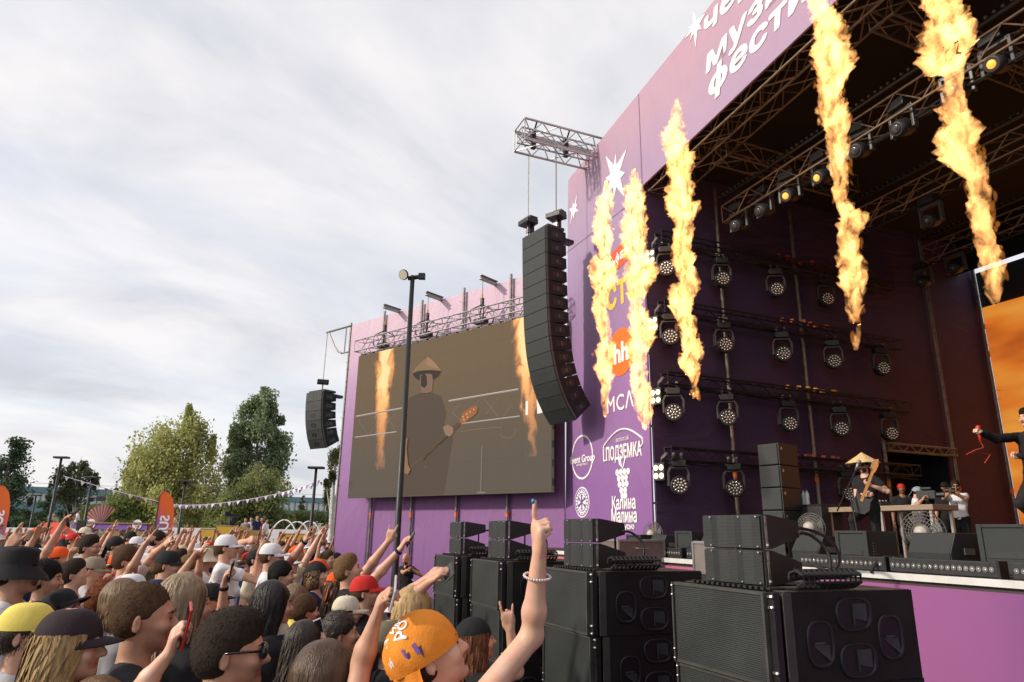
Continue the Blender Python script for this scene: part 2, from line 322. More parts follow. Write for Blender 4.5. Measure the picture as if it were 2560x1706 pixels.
# sponsor emblems on the tower
def ring(cx, cz, r, t, n=48):
    m = MB(); a = np.arange(n) * 2 * math.pi / n; v = []
    for rr in (r, r - t):
        for y in (0, 0.008): v.append(np.stack([cx + rr * np.cos(a), np.full(n, y), cz + rr * np.sin(a)], 1))
    f = []
    for j in range(n):
        k = (j + 1) % n; f += [(j, k, 2 * n + k, 2 * n + j), (j, n + j, n + k, k), (n + j, 3 * n + j, 3 * n + k, n + k), (2 * n + j, 2 * n + k, 3 * n + k, 3 * n + j)]
    return m.add(np.concatenate(v), f)
def disc(m, cx, cz, r, n=32, rz=None, y0=0.0, y1=0.008):
    rz = rz or r; m.prism([(cx + r * math.cos(2 * math.pi * j / n), cz + rz * math.sin(2 * math.pi * j / n)) for j in range(n)], y0, y1); return m
ORANGE = pm('orange_print', (0.80, 0.16, 0.02), 0.6, 0, 0.03); REDP = pm('red_print', (0.78, 0.10, 0.03), 0.6, 0, 0.03); YEL = pm('yellow_print', (0.85, 0.52, 0.08), 0.6, 0, 0.03); PURP = pm('purple_print', (0.2, 0.1, 0.34), 0.6, 0, 0.03)
x, z = fpx(1456, 1143); emblem('emblem_ring', ring(x, z, 0.66, 0.055), WHITE)
ptext('lettering', 'Event Group', 1456, 1156, 0.30, WHITE, 0.006, sx=0.98); ptext('lettering', 'eventgroup.ru', 1456, 1164, 0.12, WHITE)
x, z = fpx(1557, 1118)
arch = MB(); pts = [(x - 0.98, z - 0.30), (x - 0.98, z + 0.12)] + [(x - 0.98 + 1.96 * t, z + 0.12 + 0.36 * math.sin(math.pi * t)) for t in np.linspace(0, 1, 15)] + [(x + 0.98, z - 0.02), (x + 0.86, z - 0.10)]
for a, b in zip(pts, pts[1:]): arch.bar((a[0], 0, a[1]), (b[0], 0, b[1]), 0.026, 6)
arch.bar((x - 0.98, 0, z - 0.30), (x - 0.78, 0, z - 0.28), 0.024, 6)
emblem('emblem_arch', arch, WHITE)
m = text_mb('ПОДЗЕМКА', 0.50, 0.010); move(m, (x + 0.02, -0.014, z - 0.30), (0.62, 1, 1)); obj('lettering', m, WHITE, po)
m = text_mb('ЗОЛОТОЙ', 0.13); move(m, (x, -0.014, z + 0.16)); obj('lettering', m, WHITE, po)
x, z = fpx(1529, 1030); m = text_mb('MCΛ', 0.62, 0.004, align='LEFT', spacing=1.1); move(m, (x - 0.25, -0.014, z - 0.02)); obj('lettering', m, WHITE, po)
for i, s in enumerate(('music', 'concert', 'agency')): m = text_mb(s, 0.17, align='LEFT'); move(m, (x + 1.30, -0.014, z + 0.34 - 0.16 * i)); obj('lettering', m, WHITE, po)
x, z = fpx(1553, 880); hm = disc(MB(), x, z, 0.68, 48); emblem('emblem_disc', hm, ORANGE)
m = text_mb('hh', 0.78, 0.022); move(m, (x + 0.02, -0.024, z - 0.28), (1.0, 1, 1)); obj('lettering', m, WHITE, po)
x, z = fpx(1536, 768); m = text_mb('СТС', 0.95, 0.03, align='LEFT', spacing=1.05); move(m, (x - 0.42, -0.014, z), (0.86, 1, 1)); obj('lettering', m, YEL, po)
x, z = fpx(1556, 632); a = math.atan(0.16); pl = [(x - 1.15, z - 0.62), (x - 0.75, z - 0.52), (x + 0.5, z - 0.28), (x + 0.95, z - 0.12), (x + 1.1, z + 0.5), (x + 0.7, z + 0.42), (x - 0.5, z + 0.2), (x - 1.0, z + 0.02)]
emblem('emblem_panel', MB().prism(pl, 0, 0.008), REDP)
m = text_mb('Альфа Банк', 0.40, 0.008, 0.1); c, s = math.cos(a), math.sin(a); m.v = [q @ np.array([[c, 0, s], [0, 1, 0], [-s, 0, c]]) for q in m.v]; move(m, (x, -0.024, z - 0.17), (0.85, 1, 1)); obj('lettering', m, WHITE, po)
x, z = fpx(1558, 1203); gm = MB(); dz = 0.2
for r_, k in enumerate((4, 3, 4, 3, 2)):
    pass
for zz, xs in ((0.24, (-.27, -.09, .09, .27)), (0.08, (-.20, -.02, .16)), (-0.08, (-.17, 0.01, .19)), (-0.24, (-.09, .10)), (-0.38, (-.04, .11))):
    for xx in xs: disc(gm, x + xx, z + zz, 0.086, 16)
gm.prism([(x - 0.03, z + 0.32), (x + 0.12, z + 0.58), (x + 0.18, z + 0.60), (x + 0.02, z + 0.31)], 0, 0.008); gm.prism([(x - 0.02, z + 0.35), (x - 0.17, z + 0.46), (x - 0.20, z + 0.68), (x - 0.07, z + 0.60)], 0, 0.008)
emblem('berry_emblem', gm, WHITE)
ptext('lettering', 'Калина', 1560, 1273, 0.47, WHITE, 0.008, sx=0.72); ptext('lettering', 'Малина', 1561, 1306, 0.47, WHITE, 0.008, sx=0.72); ptext('lettering', 'пиццы·вкусно', 1552, 1323, 0.2, WHITE, 0.004)
x, z = fpx(1456, 1256); sm = disc(MB(), x, z, 0.44, 40); emblem('emblem_disc', sm, WHITE)
sn = ring(x, z, 0.40, 0.025); sn2 = ring(x, z, 0.27, 0.02); sn.add(sn2.verts(), sn2.f)
for k in range(6):
    a = math.pi * k / 6 * 2 + math.pi / 6; sn.bar((x, 0, z), (x + 0.22 * math.cos(a), 0, z + 0.22 * math.sin(a)), 0.02, 5)
    for d in (-.5, .5): sn.bar((x + 0.13 * math.cos(a), 0, z + 0.13 * math.sin(a)), (x + 0.13 * math.cos(a) + 0.08 * math.cos(a + d), 0, z + 0.13 * math.sin(a) + 0.08 * math.sin(a + d)), 0.014, 5)
for k in range(22):
    a = 2 * math.pi * k / 22; sn.bar((x + 0.31 * math.cos(a), 0, z + 0.31 * math.sin(a)), (x + 0.36 * math.cos(a + .04), 0, z + 0.36 * math.sin(a + .04)), 0.012, 4)
emblem('snowflake_emblem', sn, PURP, -0.026)

# ---- roof, back and side walls
CEIL = pm('black_roof_cloth', (0.016, 0.012, 0.010), 0.85, 0, 0.3, 1.0, 0.3, 3)
ro = sth('stage_roof', 'dark cloth canopy over the stage behind the fascia', 'stage roof', 0, 10)
rm = MB()
for sgn in (0, 1):
    f = (lambda x: x) if not sgn else PX
    pl = [(f(-14.7), 12.35), (f(-4.5), 13.4), (f(-4.5), 13.5), (f(-14.7), 12.45)]
    if sgn: pl = pl[::-1]
    rm.prism(pl, 0.1, 13.2)
obj('canopy', rm, CEIL, ro); zv = front(2520, 645, 23.1)[2]; obj('valance', MB().box((-4.5, 13.1, (zv + 12.9) / 2), (20.2, .04, 12.9 - zv)), CEIL, ro)
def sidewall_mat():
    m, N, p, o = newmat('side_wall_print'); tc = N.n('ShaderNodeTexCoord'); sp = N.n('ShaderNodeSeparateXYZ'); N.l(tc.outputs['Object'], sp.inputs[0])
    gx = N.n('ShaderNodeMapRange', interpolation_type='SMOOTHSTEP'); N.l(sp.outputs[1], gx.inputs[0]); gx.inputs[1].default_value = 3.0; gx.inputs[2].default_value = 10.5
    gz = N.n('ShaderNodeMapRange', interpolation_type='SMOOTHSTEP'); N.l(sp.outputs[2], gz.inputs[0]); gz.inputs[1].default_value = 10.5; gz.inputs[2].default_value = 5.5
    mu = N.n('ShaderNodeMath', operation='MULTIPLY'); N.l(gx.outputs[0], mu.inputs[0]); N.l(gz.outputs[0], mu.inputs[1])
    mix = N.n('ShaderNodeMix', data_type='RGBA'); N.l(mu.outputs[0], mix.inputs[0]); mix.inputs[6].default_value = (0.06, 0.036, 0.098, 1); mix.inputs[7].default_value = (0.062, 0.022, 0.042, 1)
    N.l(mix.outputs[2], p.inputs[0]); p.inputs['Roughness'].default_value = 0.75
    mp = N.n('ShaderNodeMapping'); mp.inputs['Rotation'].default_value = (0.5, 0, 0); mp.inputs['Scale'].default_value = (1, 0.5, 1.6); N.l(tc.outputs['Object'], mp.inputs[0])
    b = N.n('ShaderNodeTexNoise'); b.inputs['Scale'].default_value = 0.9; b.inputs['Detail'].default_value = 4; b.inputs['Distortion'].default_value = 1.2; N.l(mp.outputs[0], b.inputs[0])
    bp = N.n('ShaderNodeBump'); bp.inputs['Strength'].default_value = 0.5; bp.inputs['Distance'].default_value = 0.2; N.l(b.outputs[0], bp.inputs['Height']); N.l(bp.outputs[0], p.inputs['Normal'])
    return m
SWM = sidewall_mat()
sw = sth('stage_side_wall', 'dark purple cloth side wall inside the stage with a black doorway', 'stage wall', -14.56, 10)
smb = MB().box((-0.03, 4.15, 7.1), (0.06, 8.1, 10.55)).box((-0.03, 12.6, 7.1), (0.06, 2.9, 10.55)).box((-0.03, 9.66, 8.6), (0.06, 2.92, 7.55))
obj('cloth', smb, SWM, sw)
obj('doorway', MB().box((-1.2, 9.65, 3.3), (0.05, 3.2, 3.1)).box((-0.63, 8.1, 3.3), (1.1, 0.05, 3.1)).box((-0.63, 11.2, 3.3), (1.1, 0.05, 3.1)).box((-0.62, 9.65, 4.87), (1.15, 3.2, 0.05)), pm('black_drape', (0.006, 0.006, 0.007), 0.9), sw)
dt = truss_mb(3.0, 0.22, 0.22, 0.3, 0.018, 0.010); dt.v = [a[:, [1, 0, 2]] + np.array([0.16, 8.2, 4.85]) for a in dt.v]
obj('lintel_truss', dt, STEEL, sw)
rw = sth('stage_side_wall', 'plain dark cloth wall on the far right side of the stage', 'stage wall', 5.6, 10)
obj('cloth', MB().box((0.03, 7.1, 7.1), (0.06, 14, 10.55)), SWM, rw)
bw = sth('stage_back_wall', 'black cloth wall at the very back of the stage, beneath and beside the orange screen', 'stage wall', -4.5, 24.2)
obj('cloth', MB().box((0, 0, front(2530, 655, 24.2)[2] / 2 + .9), (20.2, 0.06, front(2530, 655, 24.2)[2] - 1.8)), pm('black_backcloth', (0.012, 0.010, 0.012), 0.9), bw)
# ---- back screen, orange picture
def screen_orange():
    m, N, p, o = newmat('orange_screen_picture'); tc = N.n('ShaderNodeTexCoord'); mp = N.n('ShaderNodeMapping'); mp.inputs['Rotation'].default_value = (0, R(25), 0); mp.inputs['Scale'].default_value = (0.12, 1, 0.36); N.l(tc.outputs['Object'], mp.inputs[0])
    nz = N.n('ShaderNodeTexNoise'); nz.inputs['Scale'].default_value = 1.6; nz.inputs['Detail'].default_value = 3; N.l(mp.outputs[0], nz.inputs[0])
    r = N.n('ShaderNodeValToRGB'); e = r.color_ramp.elements; e[0].position = 0.34; e[0].color = (0.30, 0.035, 0.01, 1); e[1].position = 0.66; e[1].color = (0.95, 0.42, 0.06, 1); k = e.new(0.5); k.color = (0.80, 0.20, 0.02, 1); N.l(nz.outputs[0], r.inputs[0])
    N.l(r.outputs[0], p.inputs['Emission Color']); p.inputs['Emission Strength'].default_value = 0.8; p.inputs['Base Color'].default_value = (0.02, 0.02, 0.02, 1); return m
bs = sth('stage_screen', 'glowing orange video screen at the back of the stage', 'video screen', -4.5, 24)
obj('picture_panel', MB().box((-0.1, -0.05, (front(2510, 757, 24)[2] + 1.2) / 2), (19.66, 0.1, front(2510, 757, 24)[2] - 1.2)), screen_orange(), bs)
obj('picture_ring', move(ring(0, 0, 0.74, 0.14), (front(2496, 843, 23.9)[0] + 4.5, -0.068, front(2496, 843, 23.9)[2]), (0.9, 1, 1)), emat('screen_dark_red', (0.12, 0.015, 0.01), 0.6), bs)
# ---- scaffold poles with cable ties along the side wall
PIPE = pm('weathered_pipe', sr('#7d7770'), 0.45, 0.7, 0.35, 6)
def pole_mb(h, r=0.05, ties=True, seed=0):
    q = random.Random(seed); m = MB(); m.tube([(0, 0, 0), (0, 0, h)], r, 10); z = 0.3
    while z < h - 0.2 and ties:
        a = q.uniform(0, 6.28); l = q.uniform(0.08, 0.2); m.lathe([(r + .006, z - .008), (r + .006, z + .008)], 10); m.bar((r * math.cos(a), r * math.sin(a), z), ((r + l) * math.cos(a), (r + l) * math.sin(a), z + q.uniform(-.08, .08)), 0.006, 4); z += q.uniform(0.3, 0.55)
    return m
for i, (ww, lab) in enumerate(((12.5, 'scaffold pole against the side wall, first past the portal edge'), (15.35, 'scaffold pole against the side wall, second past the portal edge'), (18.15, 'short scaffold pole at the near jamb of the stage doorway'), (21.2, 'tall scaffold pole at the far jamb of the stage doorway'), (23.75, 'scaffold pole in the corner beside the orange screen'))):
    o = sth('scaffold_pole', lab, 'pole', -14.42, ww, 1.79, 'scaffold poles along the side wall')
    obj('pipe', pole_mb(3.3 if ww == 18.15 else 10.3, 0.055, True, i), PIPE, o)
    obj('marker_band', MB().lathe([(0.06, 1.9), (0.06, 2.05)], 10), ORANGE, o)
# ---- light trusses along the side wall
BT = pm('black_truss_paint', (0.02, 0.02, 0.022), 0.5, 0.3, 0.2, 10)
for i, z in enumerate((9.95, 8.0, 6.05, 4.15)):
    o = sth('lighting_truss', ('top', 'second', 'third', 'lowest')[i] + ' black truss carrying wash lights along the stage side wall', 'truss', -14.12, 10.2, z, 'black trusses along the side wall')
    m = truss_mb(8.8, 0.3, 0.28, 0.42, 0.026, 0.012); m.v = [a[:, [1, 0, 2]] for a in m.v]; obj('lattice', m, BT, o)
    cb = MB()
    for k in range(4): cb.tube([(0.05 * math.sin(t * 9 + k), 8.8 * t, -0.15 - 0.10 * abs(math.sin(t * 11 + k * 1.7))) for t in np.linspace(0, 1, 40)], 0.012, 5)
    obj('cable', cb, CABLE, o)
    cm_ = pm('connector_red' + str(i), ((0.5, 0.03, 0.02), (0.55, 0.12, 0.02), (0.6, 0.3, 0.03), (0.3, 0.05, 0.04))[i], 0.5)
    for k in range(6): obj('connector', MB().box((rng.uniform(-.1, .1), 4.2 + 0.32 * k, 0.2), (0.1, 0.14, 0.09), rng.uniform(0, 1)), cm_, o)
# wash light: base, yoke, round head with a cluster of lenses
LENS = pm('glass_lens', (0.8, 0.78, 0.72), 0.12, 0.85, 0.15, 40); LBODY = pm('lamp_body', (0.028, 0.028, 0.03), 0.45, 0.1, 0.2, 9, 0.1, 60)
YOKEM = pm('lamp_yoke', (0.075, 0.075, 0.075), 0.45, 0.2, 0.15, 9)
def wash_light(label):
    o = thing('wash_light', label, 'stage light', group='round wash lights on the side wall')
    b = MB().box((0, 0, -0.02), (0.34, 0.30, 0.16)).box((-0.10, 0, 0.11), (0.06, 0.10, 0.12)).box((0.10, 0, 0.11), (0.06, 0.10, 0.12)).box((-0.16, -0.02, 0.0), (0.08, 0.2, 0.1)); obj('base', b, LBODY, o, bv=0.012)
    for s in (-0.1, 0.1): obj('clamp', MB().lathe([(0.045, -0.03), (0.05, 0), (0.045, 0.03)], 10, (s, 0, 0.2), 'x'), STEEL, o)
    y = MB(); pts = [(-0.245, 0, -0.56), (-0.25, 0, -0.25), (-0.19, 0, -0.13), (0.19, 0, -0.13), (0.25, 0, -0.25), (0.245, 0, -0.56)]
    for a, c in zip(pts, pts[1:]):
        a = np.array(a); c = np.array(c); L = np.linalg.norm(c - a); an = math.atan2(c[2] - a[2], c[0] - a[0]); y.box((a + c) / 2, (L + 0.03, 0.13, 0.05), M=np.array([[math.cos(an), 0, -math.sin(an)], [0, 1, 0], [math.sin(an), 0, math.cos(an)]]))
    obj('yoke', y, YOKEM, o, bv=0.01)
    h = MB().lathe([(0.04, -0.24), (0.15, -0.22), (0.20, -0.12), (0.215, 0.0), (0.225, 0.1), (0.215, 0.13), (0.195, 0.12)], 28, (0, 0, -0.56), 'y'); hd = obj('head', h, LBODY, o, True)
    le = MB(); cs = [(0, 0)] + [(0.075 * math.cos(a), 0.075 * math.sin(a)) for a in np.arange(6) * math.pi / 3] + [(0.148 * math.cos(a), 0.148 * math.sin(a)) for a in np.arange(12) * math.pi / 6 + 0.26]
    for x, z in cs: le.ball((x, 0.125 - 0.26, -0.56 + z), (0.031, 0.02, 0.031), 10, 6)
    obj('lens', le, LENS, hd, True)
    return o
proto = wash_light('')
rows = [(9.05, (10.42, 12.25, 14.2, 16.12)), (7.15, (10.43, 12.17, 14.22, 16.14, 18.1)), (5.18, (10.42, 12.12, 14.2, 16.1, 18.07)), (3.38, (10.46, 12.17, 16.1))]
rn = ('top', 'second', 'third', 'bottom'); cn = ('nearest the portal edge', 'second from the portal edge', 'third from the portal edge', 'fourth from the portal edge', 'at the far end')
first = True
for r_, (z, ws) in enumerate(rows):
    for c_, ww in enumerate(ws):
        lab = 'round black wash light in the %s row, %s' % (rn[r_], cn[c_] if not (r_ == 3 and c_ == 2) else 'above the table by the guitarist')
        loc = S(-14.1, ww, z + 0.56); rz = SROT + R(90) + R((-14, 6, -4, 10, -8)[(c_ + r_) % 5])
        rz = SROT + R(62) + R((-9, 6, -4, 8, -6)[(c_ + 2 * r_) % 5])
        if first: o = proto; o.location = [float(q) for q in loc]; o.rotation_euler.z = rz; o['label'] = lab; first = False
        else: o = copy_tree(proto, loc, rz, lab)
# blinder lamps at the portal edge
WARM = emat('warm_lamp', (1.0, 0.84, 0.56), 1.15)
def blinder(lab, loc, rz):
    o = thing('blinder_light', lab, 'stage light', loc, rz, 'four lamp blinders at the portal edge')
    h = obj('housing', MB().box((0, 0, 0), (0.34, 0.16, 0.44)), LBODY, o, bv=0.015)
    for x in (-0.085, 0.085):
        for z in (-0.1, 0.1): obj('lamp', MB().lathe([(0.072, 0.078), (0.07, 0.09)], 16, (x, 0, z), 'y'), WARM, h)
    obj('clamp_handle', MB().tube([(0.0, 0.05, 0.24), (0.14, -0.1, 0.34), (0.36, -0.18, 0.42)], 0.035, 8), ALU, o); return o
b0 = blinder('lit blinder lamp block at the portal edge, topmost', S(-14.40, 10.16, 9.45), SROT + R(15))
for z, k in ((7.55, 'second from the top'), (5.62, 'third from the top'), (3.72, 'lowest, just above the speakers')): copy_tree(b0, S(-14.40, 10.16, z), None, 'lit blinder lamp block at the portal edge, ' + k)
# ---- roof trusses and moving heads
BRT = pm('brown_grey_truss', sr('#8c7a68'), 0.45, 0.6, 0.25, 7)
def roof_truss(lab, sx0, sx1, w, z0, z1, h=0.5, d=0.5, bay=0.55, r=0.028, r2=0.015, cross=None):
    o = sth('roof_truss', lab, 'truss', sx0, w, z0, 'trusses under the stage roof')
    L = math.hypot(sx1 - sx0, z1 - z0); m = truss_mb(L, h, d, bay, r, r2)
    if cross: m.v = [a[:, [1, 0, 2]] for a in m.v]
    else:
        an = math.atan2(z1 - z0, sx1 - sx0); c, s = math.cos(an), math.sin(an); m.v = [a @ np.array([[c, 0, s], [0, 1, 0], [-s, 0, c]]) for a in m.v]
    obj('lattice', m, BRT, o); return o
roof_truss('roof truss running right behind the lower edge of the lettered fascia', -14.5, -4.5, 10.45, 11.75, 12.7)
roof_truss('roof truss behind the fascia, upper of the edge pair', -14.5, -4.5, 11.15, 11.95, 12.95)
t1 = roof_truss('main lighting truss hung under the front of the roof with a row of spotlights', -13.9, 4.9, 12.5, 10.95, 11.3)
t2 = roof_truss('middle lighting truss under the roof behind the spotlights', -12.6, 4.9, 16.0, 10.9, 11.2)
t3 = roof_truss('rearmost lighting truss under the roof towards the orange screen', -13.4, 4.9, 20.0, 10.9, 11.15)
roof_truss('short cross truss bridging front and middle roof trusses', -12.3, -12.3 + 4.6, 10.9, 11.75, 11.75, cross=True)
roof_truss('cross truss along the roof nearer the middle of the stage', -7.5, -7.5 + 8.0, 10.9, 12.2, 12.2, cross=True)
def hookbar(o, L, sl):
    a = MB(); n = int(L / 0.16)
    for i in range(n): t = i * 0.16; a.lathe([(0.0, -0.045), (0.035, -0.03), (0.035, 0.03), (0, 0.045)], 8, (t, -0.28, 0.55 + t * sl), 'y', False)
    tag(obj('hook_chain', a, YOKEM, o, True), kind='stuff'); obj('power_bar', MB().bar((0, -0.2, 0.52), (L, -0.2, 0.52 + L * sl), 0.05, 6), BLACKM, o)
    cb = MB()
    for k in range(3): cb.tube([(L * t, 0.1 * math.sin(k + 7 * t), -0.27 - 0.06 * abs(math.sin(t * 23 + k * 2))) for t in np.linspace(0, 1, 60)], 0.02, 5)
    obj('cable', cb, CABLE, o)
for t in (t1, t2, t3): hookbar(t, 17.0, 0.018)
DLENS = pm('dark_spot_glass', (.05, .05, .055), .15, 0, .1, 6); AMB = emat('amber_lamp', (1.0, 0.36, 0.05), 1.3)
def spot(lab, loc, rz, lit):
    o = thing('spotlight', lab, 'stage light', loc, rz, 'moving spotlights under the roof')
    obj('base', MB().box((0, 0, 0.02), (0.42, 0.36, 0.2)), LBODY, o, bv=0.02)
    y = MB()
    for x in (-0.27, 0.27): y.box((x, 0, -0.36), (0.07, 0.13, 0.55))
    y.box((0, 0, -0.12), (0.6, 0.13, 0.09)); obj('yoke', y, YOKEM, o, bv=0.015)
    h = MB().lathe([(0.05, 0.26), (0.15, 0.24), (0.19, 0.1), (0.19, -0.12), (0.15, -0.25), (0.13, -0.25)], 24)
    a = R(68); c, s = math.cos(a), math.sin(a); Mx = np.array([[1, 0, 0], [0, c, -s], [0, s, c]]).T
    h.v = [q @ Mx + np.array([0, 0, -0.5]) for q in h.v]; hd = obj('head', h, LBODY, o, True)
    l = MB().ball((0, 0, -0.245), (0.085, 0.085, 0.04) if lit else (0.115, 0.115, 0.05), 16, 8); l.v = [q @ Mx + np.array([0, 0, -0.5]) for q in l.v]; obj('lens', l, AMB if lit else DLENS, hd, True)
    return o
for i, (px, py, lit, lab) in enumerate(((1853, 560, 0, 'unlit spotlight on the main roof truss, first from the portal edge'), (1917, 522, 0, 'unlit spotlight on the main roof truss, second from the portal edge'), (1980, 485, 1, 'amber lit spotlight on the main roof truss between two unlit ones'), (2062, 438, 1, 'amber lit spotlight on the main roof truss just left of the tall flame'), (2155, 372, 0, 'unlit spotlight on the main truss just right of the tall flame'), (2263, 315, 0, 'unlit spotlight on the main truss midway between the two tall flames'), (2400, 225, 0, 'unlit spotlight on the main truss half behind the rightmost flame'), (2500, 155, 1, 'amber lit spotlight on the main truss right of the rightmost flame'))):
    a = front(px, py, 12.5); o = spot(lab, S(a[0], 12.45, a[2] + 0.45), SROT + R(180) + R((8, -5, 12, 0)[i % 4]), lit)
for px, py, lab in ((2310, 700, 'dark spotlight on the rear roof truss above the doorway pole'), (2390, 665, 'dark spotlight on the rear roof truss nearest the rightmost flame'), (2330, 545, 'dark spotlight on the middle roof truss with small red glow')):
    ww = 20.0 if py > 600 else 16.0; a = front(px, py, ww); spot(lab, S(a[0], ww, a[2] + 0.45), SROT + R(180), 0)

# ================================================================ ON THE STAGE FLOOR
GRILLE = pm('grey_speaker_grille', (0.024, 0.028, 0.029), 0.65, 0.1, 0.2, 30, 0.3, 300)
def cabinet(lab, sx, w, wid, dep, h, rz, framed):
    o = sth('monitor_cabinet' if framed else 'wedge_monitor', lab, 'stage speaker', sx, w, 1.79, 'stage front monitor speakers', rz)
    if framed:
        obj('cabinet', MB().box((0, dep / 2, h / 2), (wid, dep, h)), BLACKP, o, bv=0.01)
        g = MB().box((0, -0.012, h / 2), (wid - 0.12, 0.02, h - 0.08)); gr = obj('grille', g, GRILLE, o)
        r = MB().box((-wid / 2 + 0.03, -0.02, h / 2), (0.06, 0.04, h)).box((wid / 2 - 0.03, -0.02, h / 2), (0.06, 0.04, h)).box((0, -0.02, h - 0.02), (wid - 0.121, 0.04, 0.04)); obj('rim', r, GRILLE, o, bv=0.006)
        obj('handle_bar', MB().box((0, -0.026, h * 0.42), (wid - 0.2, 0.012, h * 0.12)), BLACKP, o)
        s = MB()
        for k in range(9): s.box((wid / 2 + 0.003, 0.07, h * 0.12 + k * h * 0.07), (0.006, 0.02, 0.016)); s.box((wid / 2 + 0.003, 0.12, h * 0.12 + k * h * 0.07), (0.006, 0.012, 0.012))
        obj('rivet', s, STEEL, o)
    else:
        pl = [(0, 0), (dep, 0), (dep, h * 0.62), (dep * 0.72, h), (0.10, h), (-0.02, h * 0.5)]
        m = MB().prism([(-a, b) for a, b in pl], -wid / 2, wid / 2); m.v = [a[:, [1, 0, 2]] * np.array([1, -1, 1]) for a in m.v]; obj('cabinet', m, BLACKP, o, bv=0.01)
        gm = MB().add([(-wid / 2 + .01, 0.095, h - .01), (wid / 2 - .01, 0.095, h - .01), (wid / 2 - .01, -0.03, h * .5), (-wid / 2 + .01, -0.03, h * .5), (-wid / 2 + .01, -0.012, 0.01), (wid / 2 - .01, -0.012, .01)], [(0, 3, 2, 1), (3, 4, 5, 2)]); obj('grille', gm, GRILLE, o)
        sv = obj('side_socket', MB().box((wid / 2 + 0.004, dep * 0.45, h * 0.55), (0.008, 0.16, 0.08)), STEEL, o)
    return o
spec = ((1640, 1378, 0.62, 0.5, 0.42, 0, 'grey wedge monitor by the portal foot'), (1714, 1385, 0.5, 0.55, 0.50, 1, 'framed monitor cabinet left of the small front fill speakers on the near subwoofers'), (1770, 1386, 0.6, 0.5, 0.42, 0, 'grey wedge monitor half hidden behind the near front fill speakers'),
        (2017, 1398, 0.62, 0.5, 0.44, 0, 'grey wedge monitor right of the near front fill speakers'), (2138, 1408, 0.52, 0.62, 0.52, 1, 'framed monitor cabinet in front of the guitarist'), (2330, 1420, 0.66, 0.62, 0.50, 0, 'large grey wedge monitor in front of the camera crew'), (2530, 1446, 0.58, 0.62, 0.6, 1, 'framed monitor cabinet at the right edge of the picture'))
for px, py, wd, dp, h, fm, lab in spec:
    a = front(px, py, 8.55); cabinet(lab, a[0], 8.55, wd, dp, h, R(-8 if not fm else 4), fm)
a = front(1575, 1372, 8.9); cabinet('small framed monitor cabinet behind the brown flight case', a[0] + 0.2, 8.9, 0.6, 0.5, 0.42, 0, 1)
# light bars along the edge
CHROME = pm('chrome_reflector', (0.85, 0.84, 0.82), 0.15, 0.9, 0.1, 30)
def light_bar(lab, x0, x1, loc=None):
    o = sth('light_bar', lab, 'stage light', (x0 + x1) / 2, 8.12, 1.79, 'light bars along the stage edge'); L = abs(x1 - x0)
    obj('housing', MB().box((0, 0, 0.10), (L, 0.14, 0.17)), LBODY, o, bv=0.008)
    n = max(2, int(L / 0.074)); l = MB(); k = MB()
    for i in range(n): x = -L / 2 + 0.05 + (L - 0.1) * i / (n - 1); l.lathe([(0.012, 0.0725), (0.030, 0.078)], 14, (x, 0, 0.10), 'y'); k.ball((x, -0.074, 0.10), (0.012, 0.010, 0.012), 8, 5)
    obj('reflector', l, CHROME, o); obj('bulb', k, LENS, o, True)
    if L > 0.5: obj('end_plate', MB().box((L / 2 + 0.02, 0, 0.1), (0.035, 0.15, 0.19)), BLACKM, o)
    return o
for x0, x1, y, lab in ((1560, 1615, 1383, 'short light bar by the portal foot'), (1622, 1708, 1385, 'light bar left of the grey flight case'), (1722, 1790, 1390, 'light bar half hidden behind the near front fill speakers'), (2008, 2217, 1415, 'long light bar in front of the guitarist cabinet'), (2233, 2500, 1430, 'long light bar under the large grey wedge monitor'), (2541, 2680, 1446, 'light bar at the right edge of the picture')):
    light_bar(lab, front(x0, y, 8.1)[0], front(x1, y, 8.1)[0])
# flight cases in front of the stage edge (on a low step)
CASE = pm('brown_case_board', (0.16, 0.115, 0.10), 0.6, 0, 0.15, 8); CASEB = pm('black_case_board', (0.025, 0.024, 0.024), 0.55)
def flight_case(lab, px0, px1, py_top, py_bot, w, front_mat, dep=0.6):
    a = front(px0, py_bot, w); b = front(px1, py_bot, w); t = front(px0, py_top, w); wd = abs(b[0] - a[0]); h = t[2] - a[2]; z0 = a[2]
    o = sth('flight_case', lab, 'flight case', (a[0] + b[0]) / 2, w, z0, 'flight cases by the stage edge')
    obj('board', MB().box((0, dep / 2, h / 2), (wd, dep, h)), front_mat, o); e = MB()
    for x in (-1, 1):
        for y in (0, dep): e.box((x * wd / 2, y, h / 2), (0.035, 0.035, h + 0.02))
        e.box((x * wd / 2, dep / 2, h), (0.035, dep - 0.04, 0.035)); e.box((x * wd / 2, dep / 2, 0.018), (0.035, dep - 0.04, 0.035))
    for z in (0.018, h):
        for y in (0, dep): e.box((0, y, z), (wd - 0.04, 0.035, 0.035))
    obj('edging', e, ALU, o); s = 1
    obj('handle', MB().tube([(wd / 2 + 0.01, dep * 0.35, h * 0.7), (wd / 2 + 0.04, dep * 0.4, h * 0.7), (wd / 2 + 0.04, dep * 0.6, h * 0.7), (wd / 2 + 0.01, dep * 0.65, h * 0.7)], 0.012, 6), ALU, o)
    # the stand it rests on reaches the ground
    obj('stand', MB().box((0, dep / 2, -z0 / 2 - 0.003), (wd * 0.96, dep * 0.96, z0 - 0.006)), CASEB, o); return o
flight_case('brown flight case with silver edging behind the second subwoofer stack', 1498, 1548, 1350, 1412, 7.0, CASE, 1.0)
flight_case('grey brown flight case with white edging leaning behind the near front fill speakers', 1737, 1790, 1356, 1434, 6.4, pm('grey_case_board', (0.19, 0.16, 0.15), 0.6, 0, 0.1, 6), 0.35)
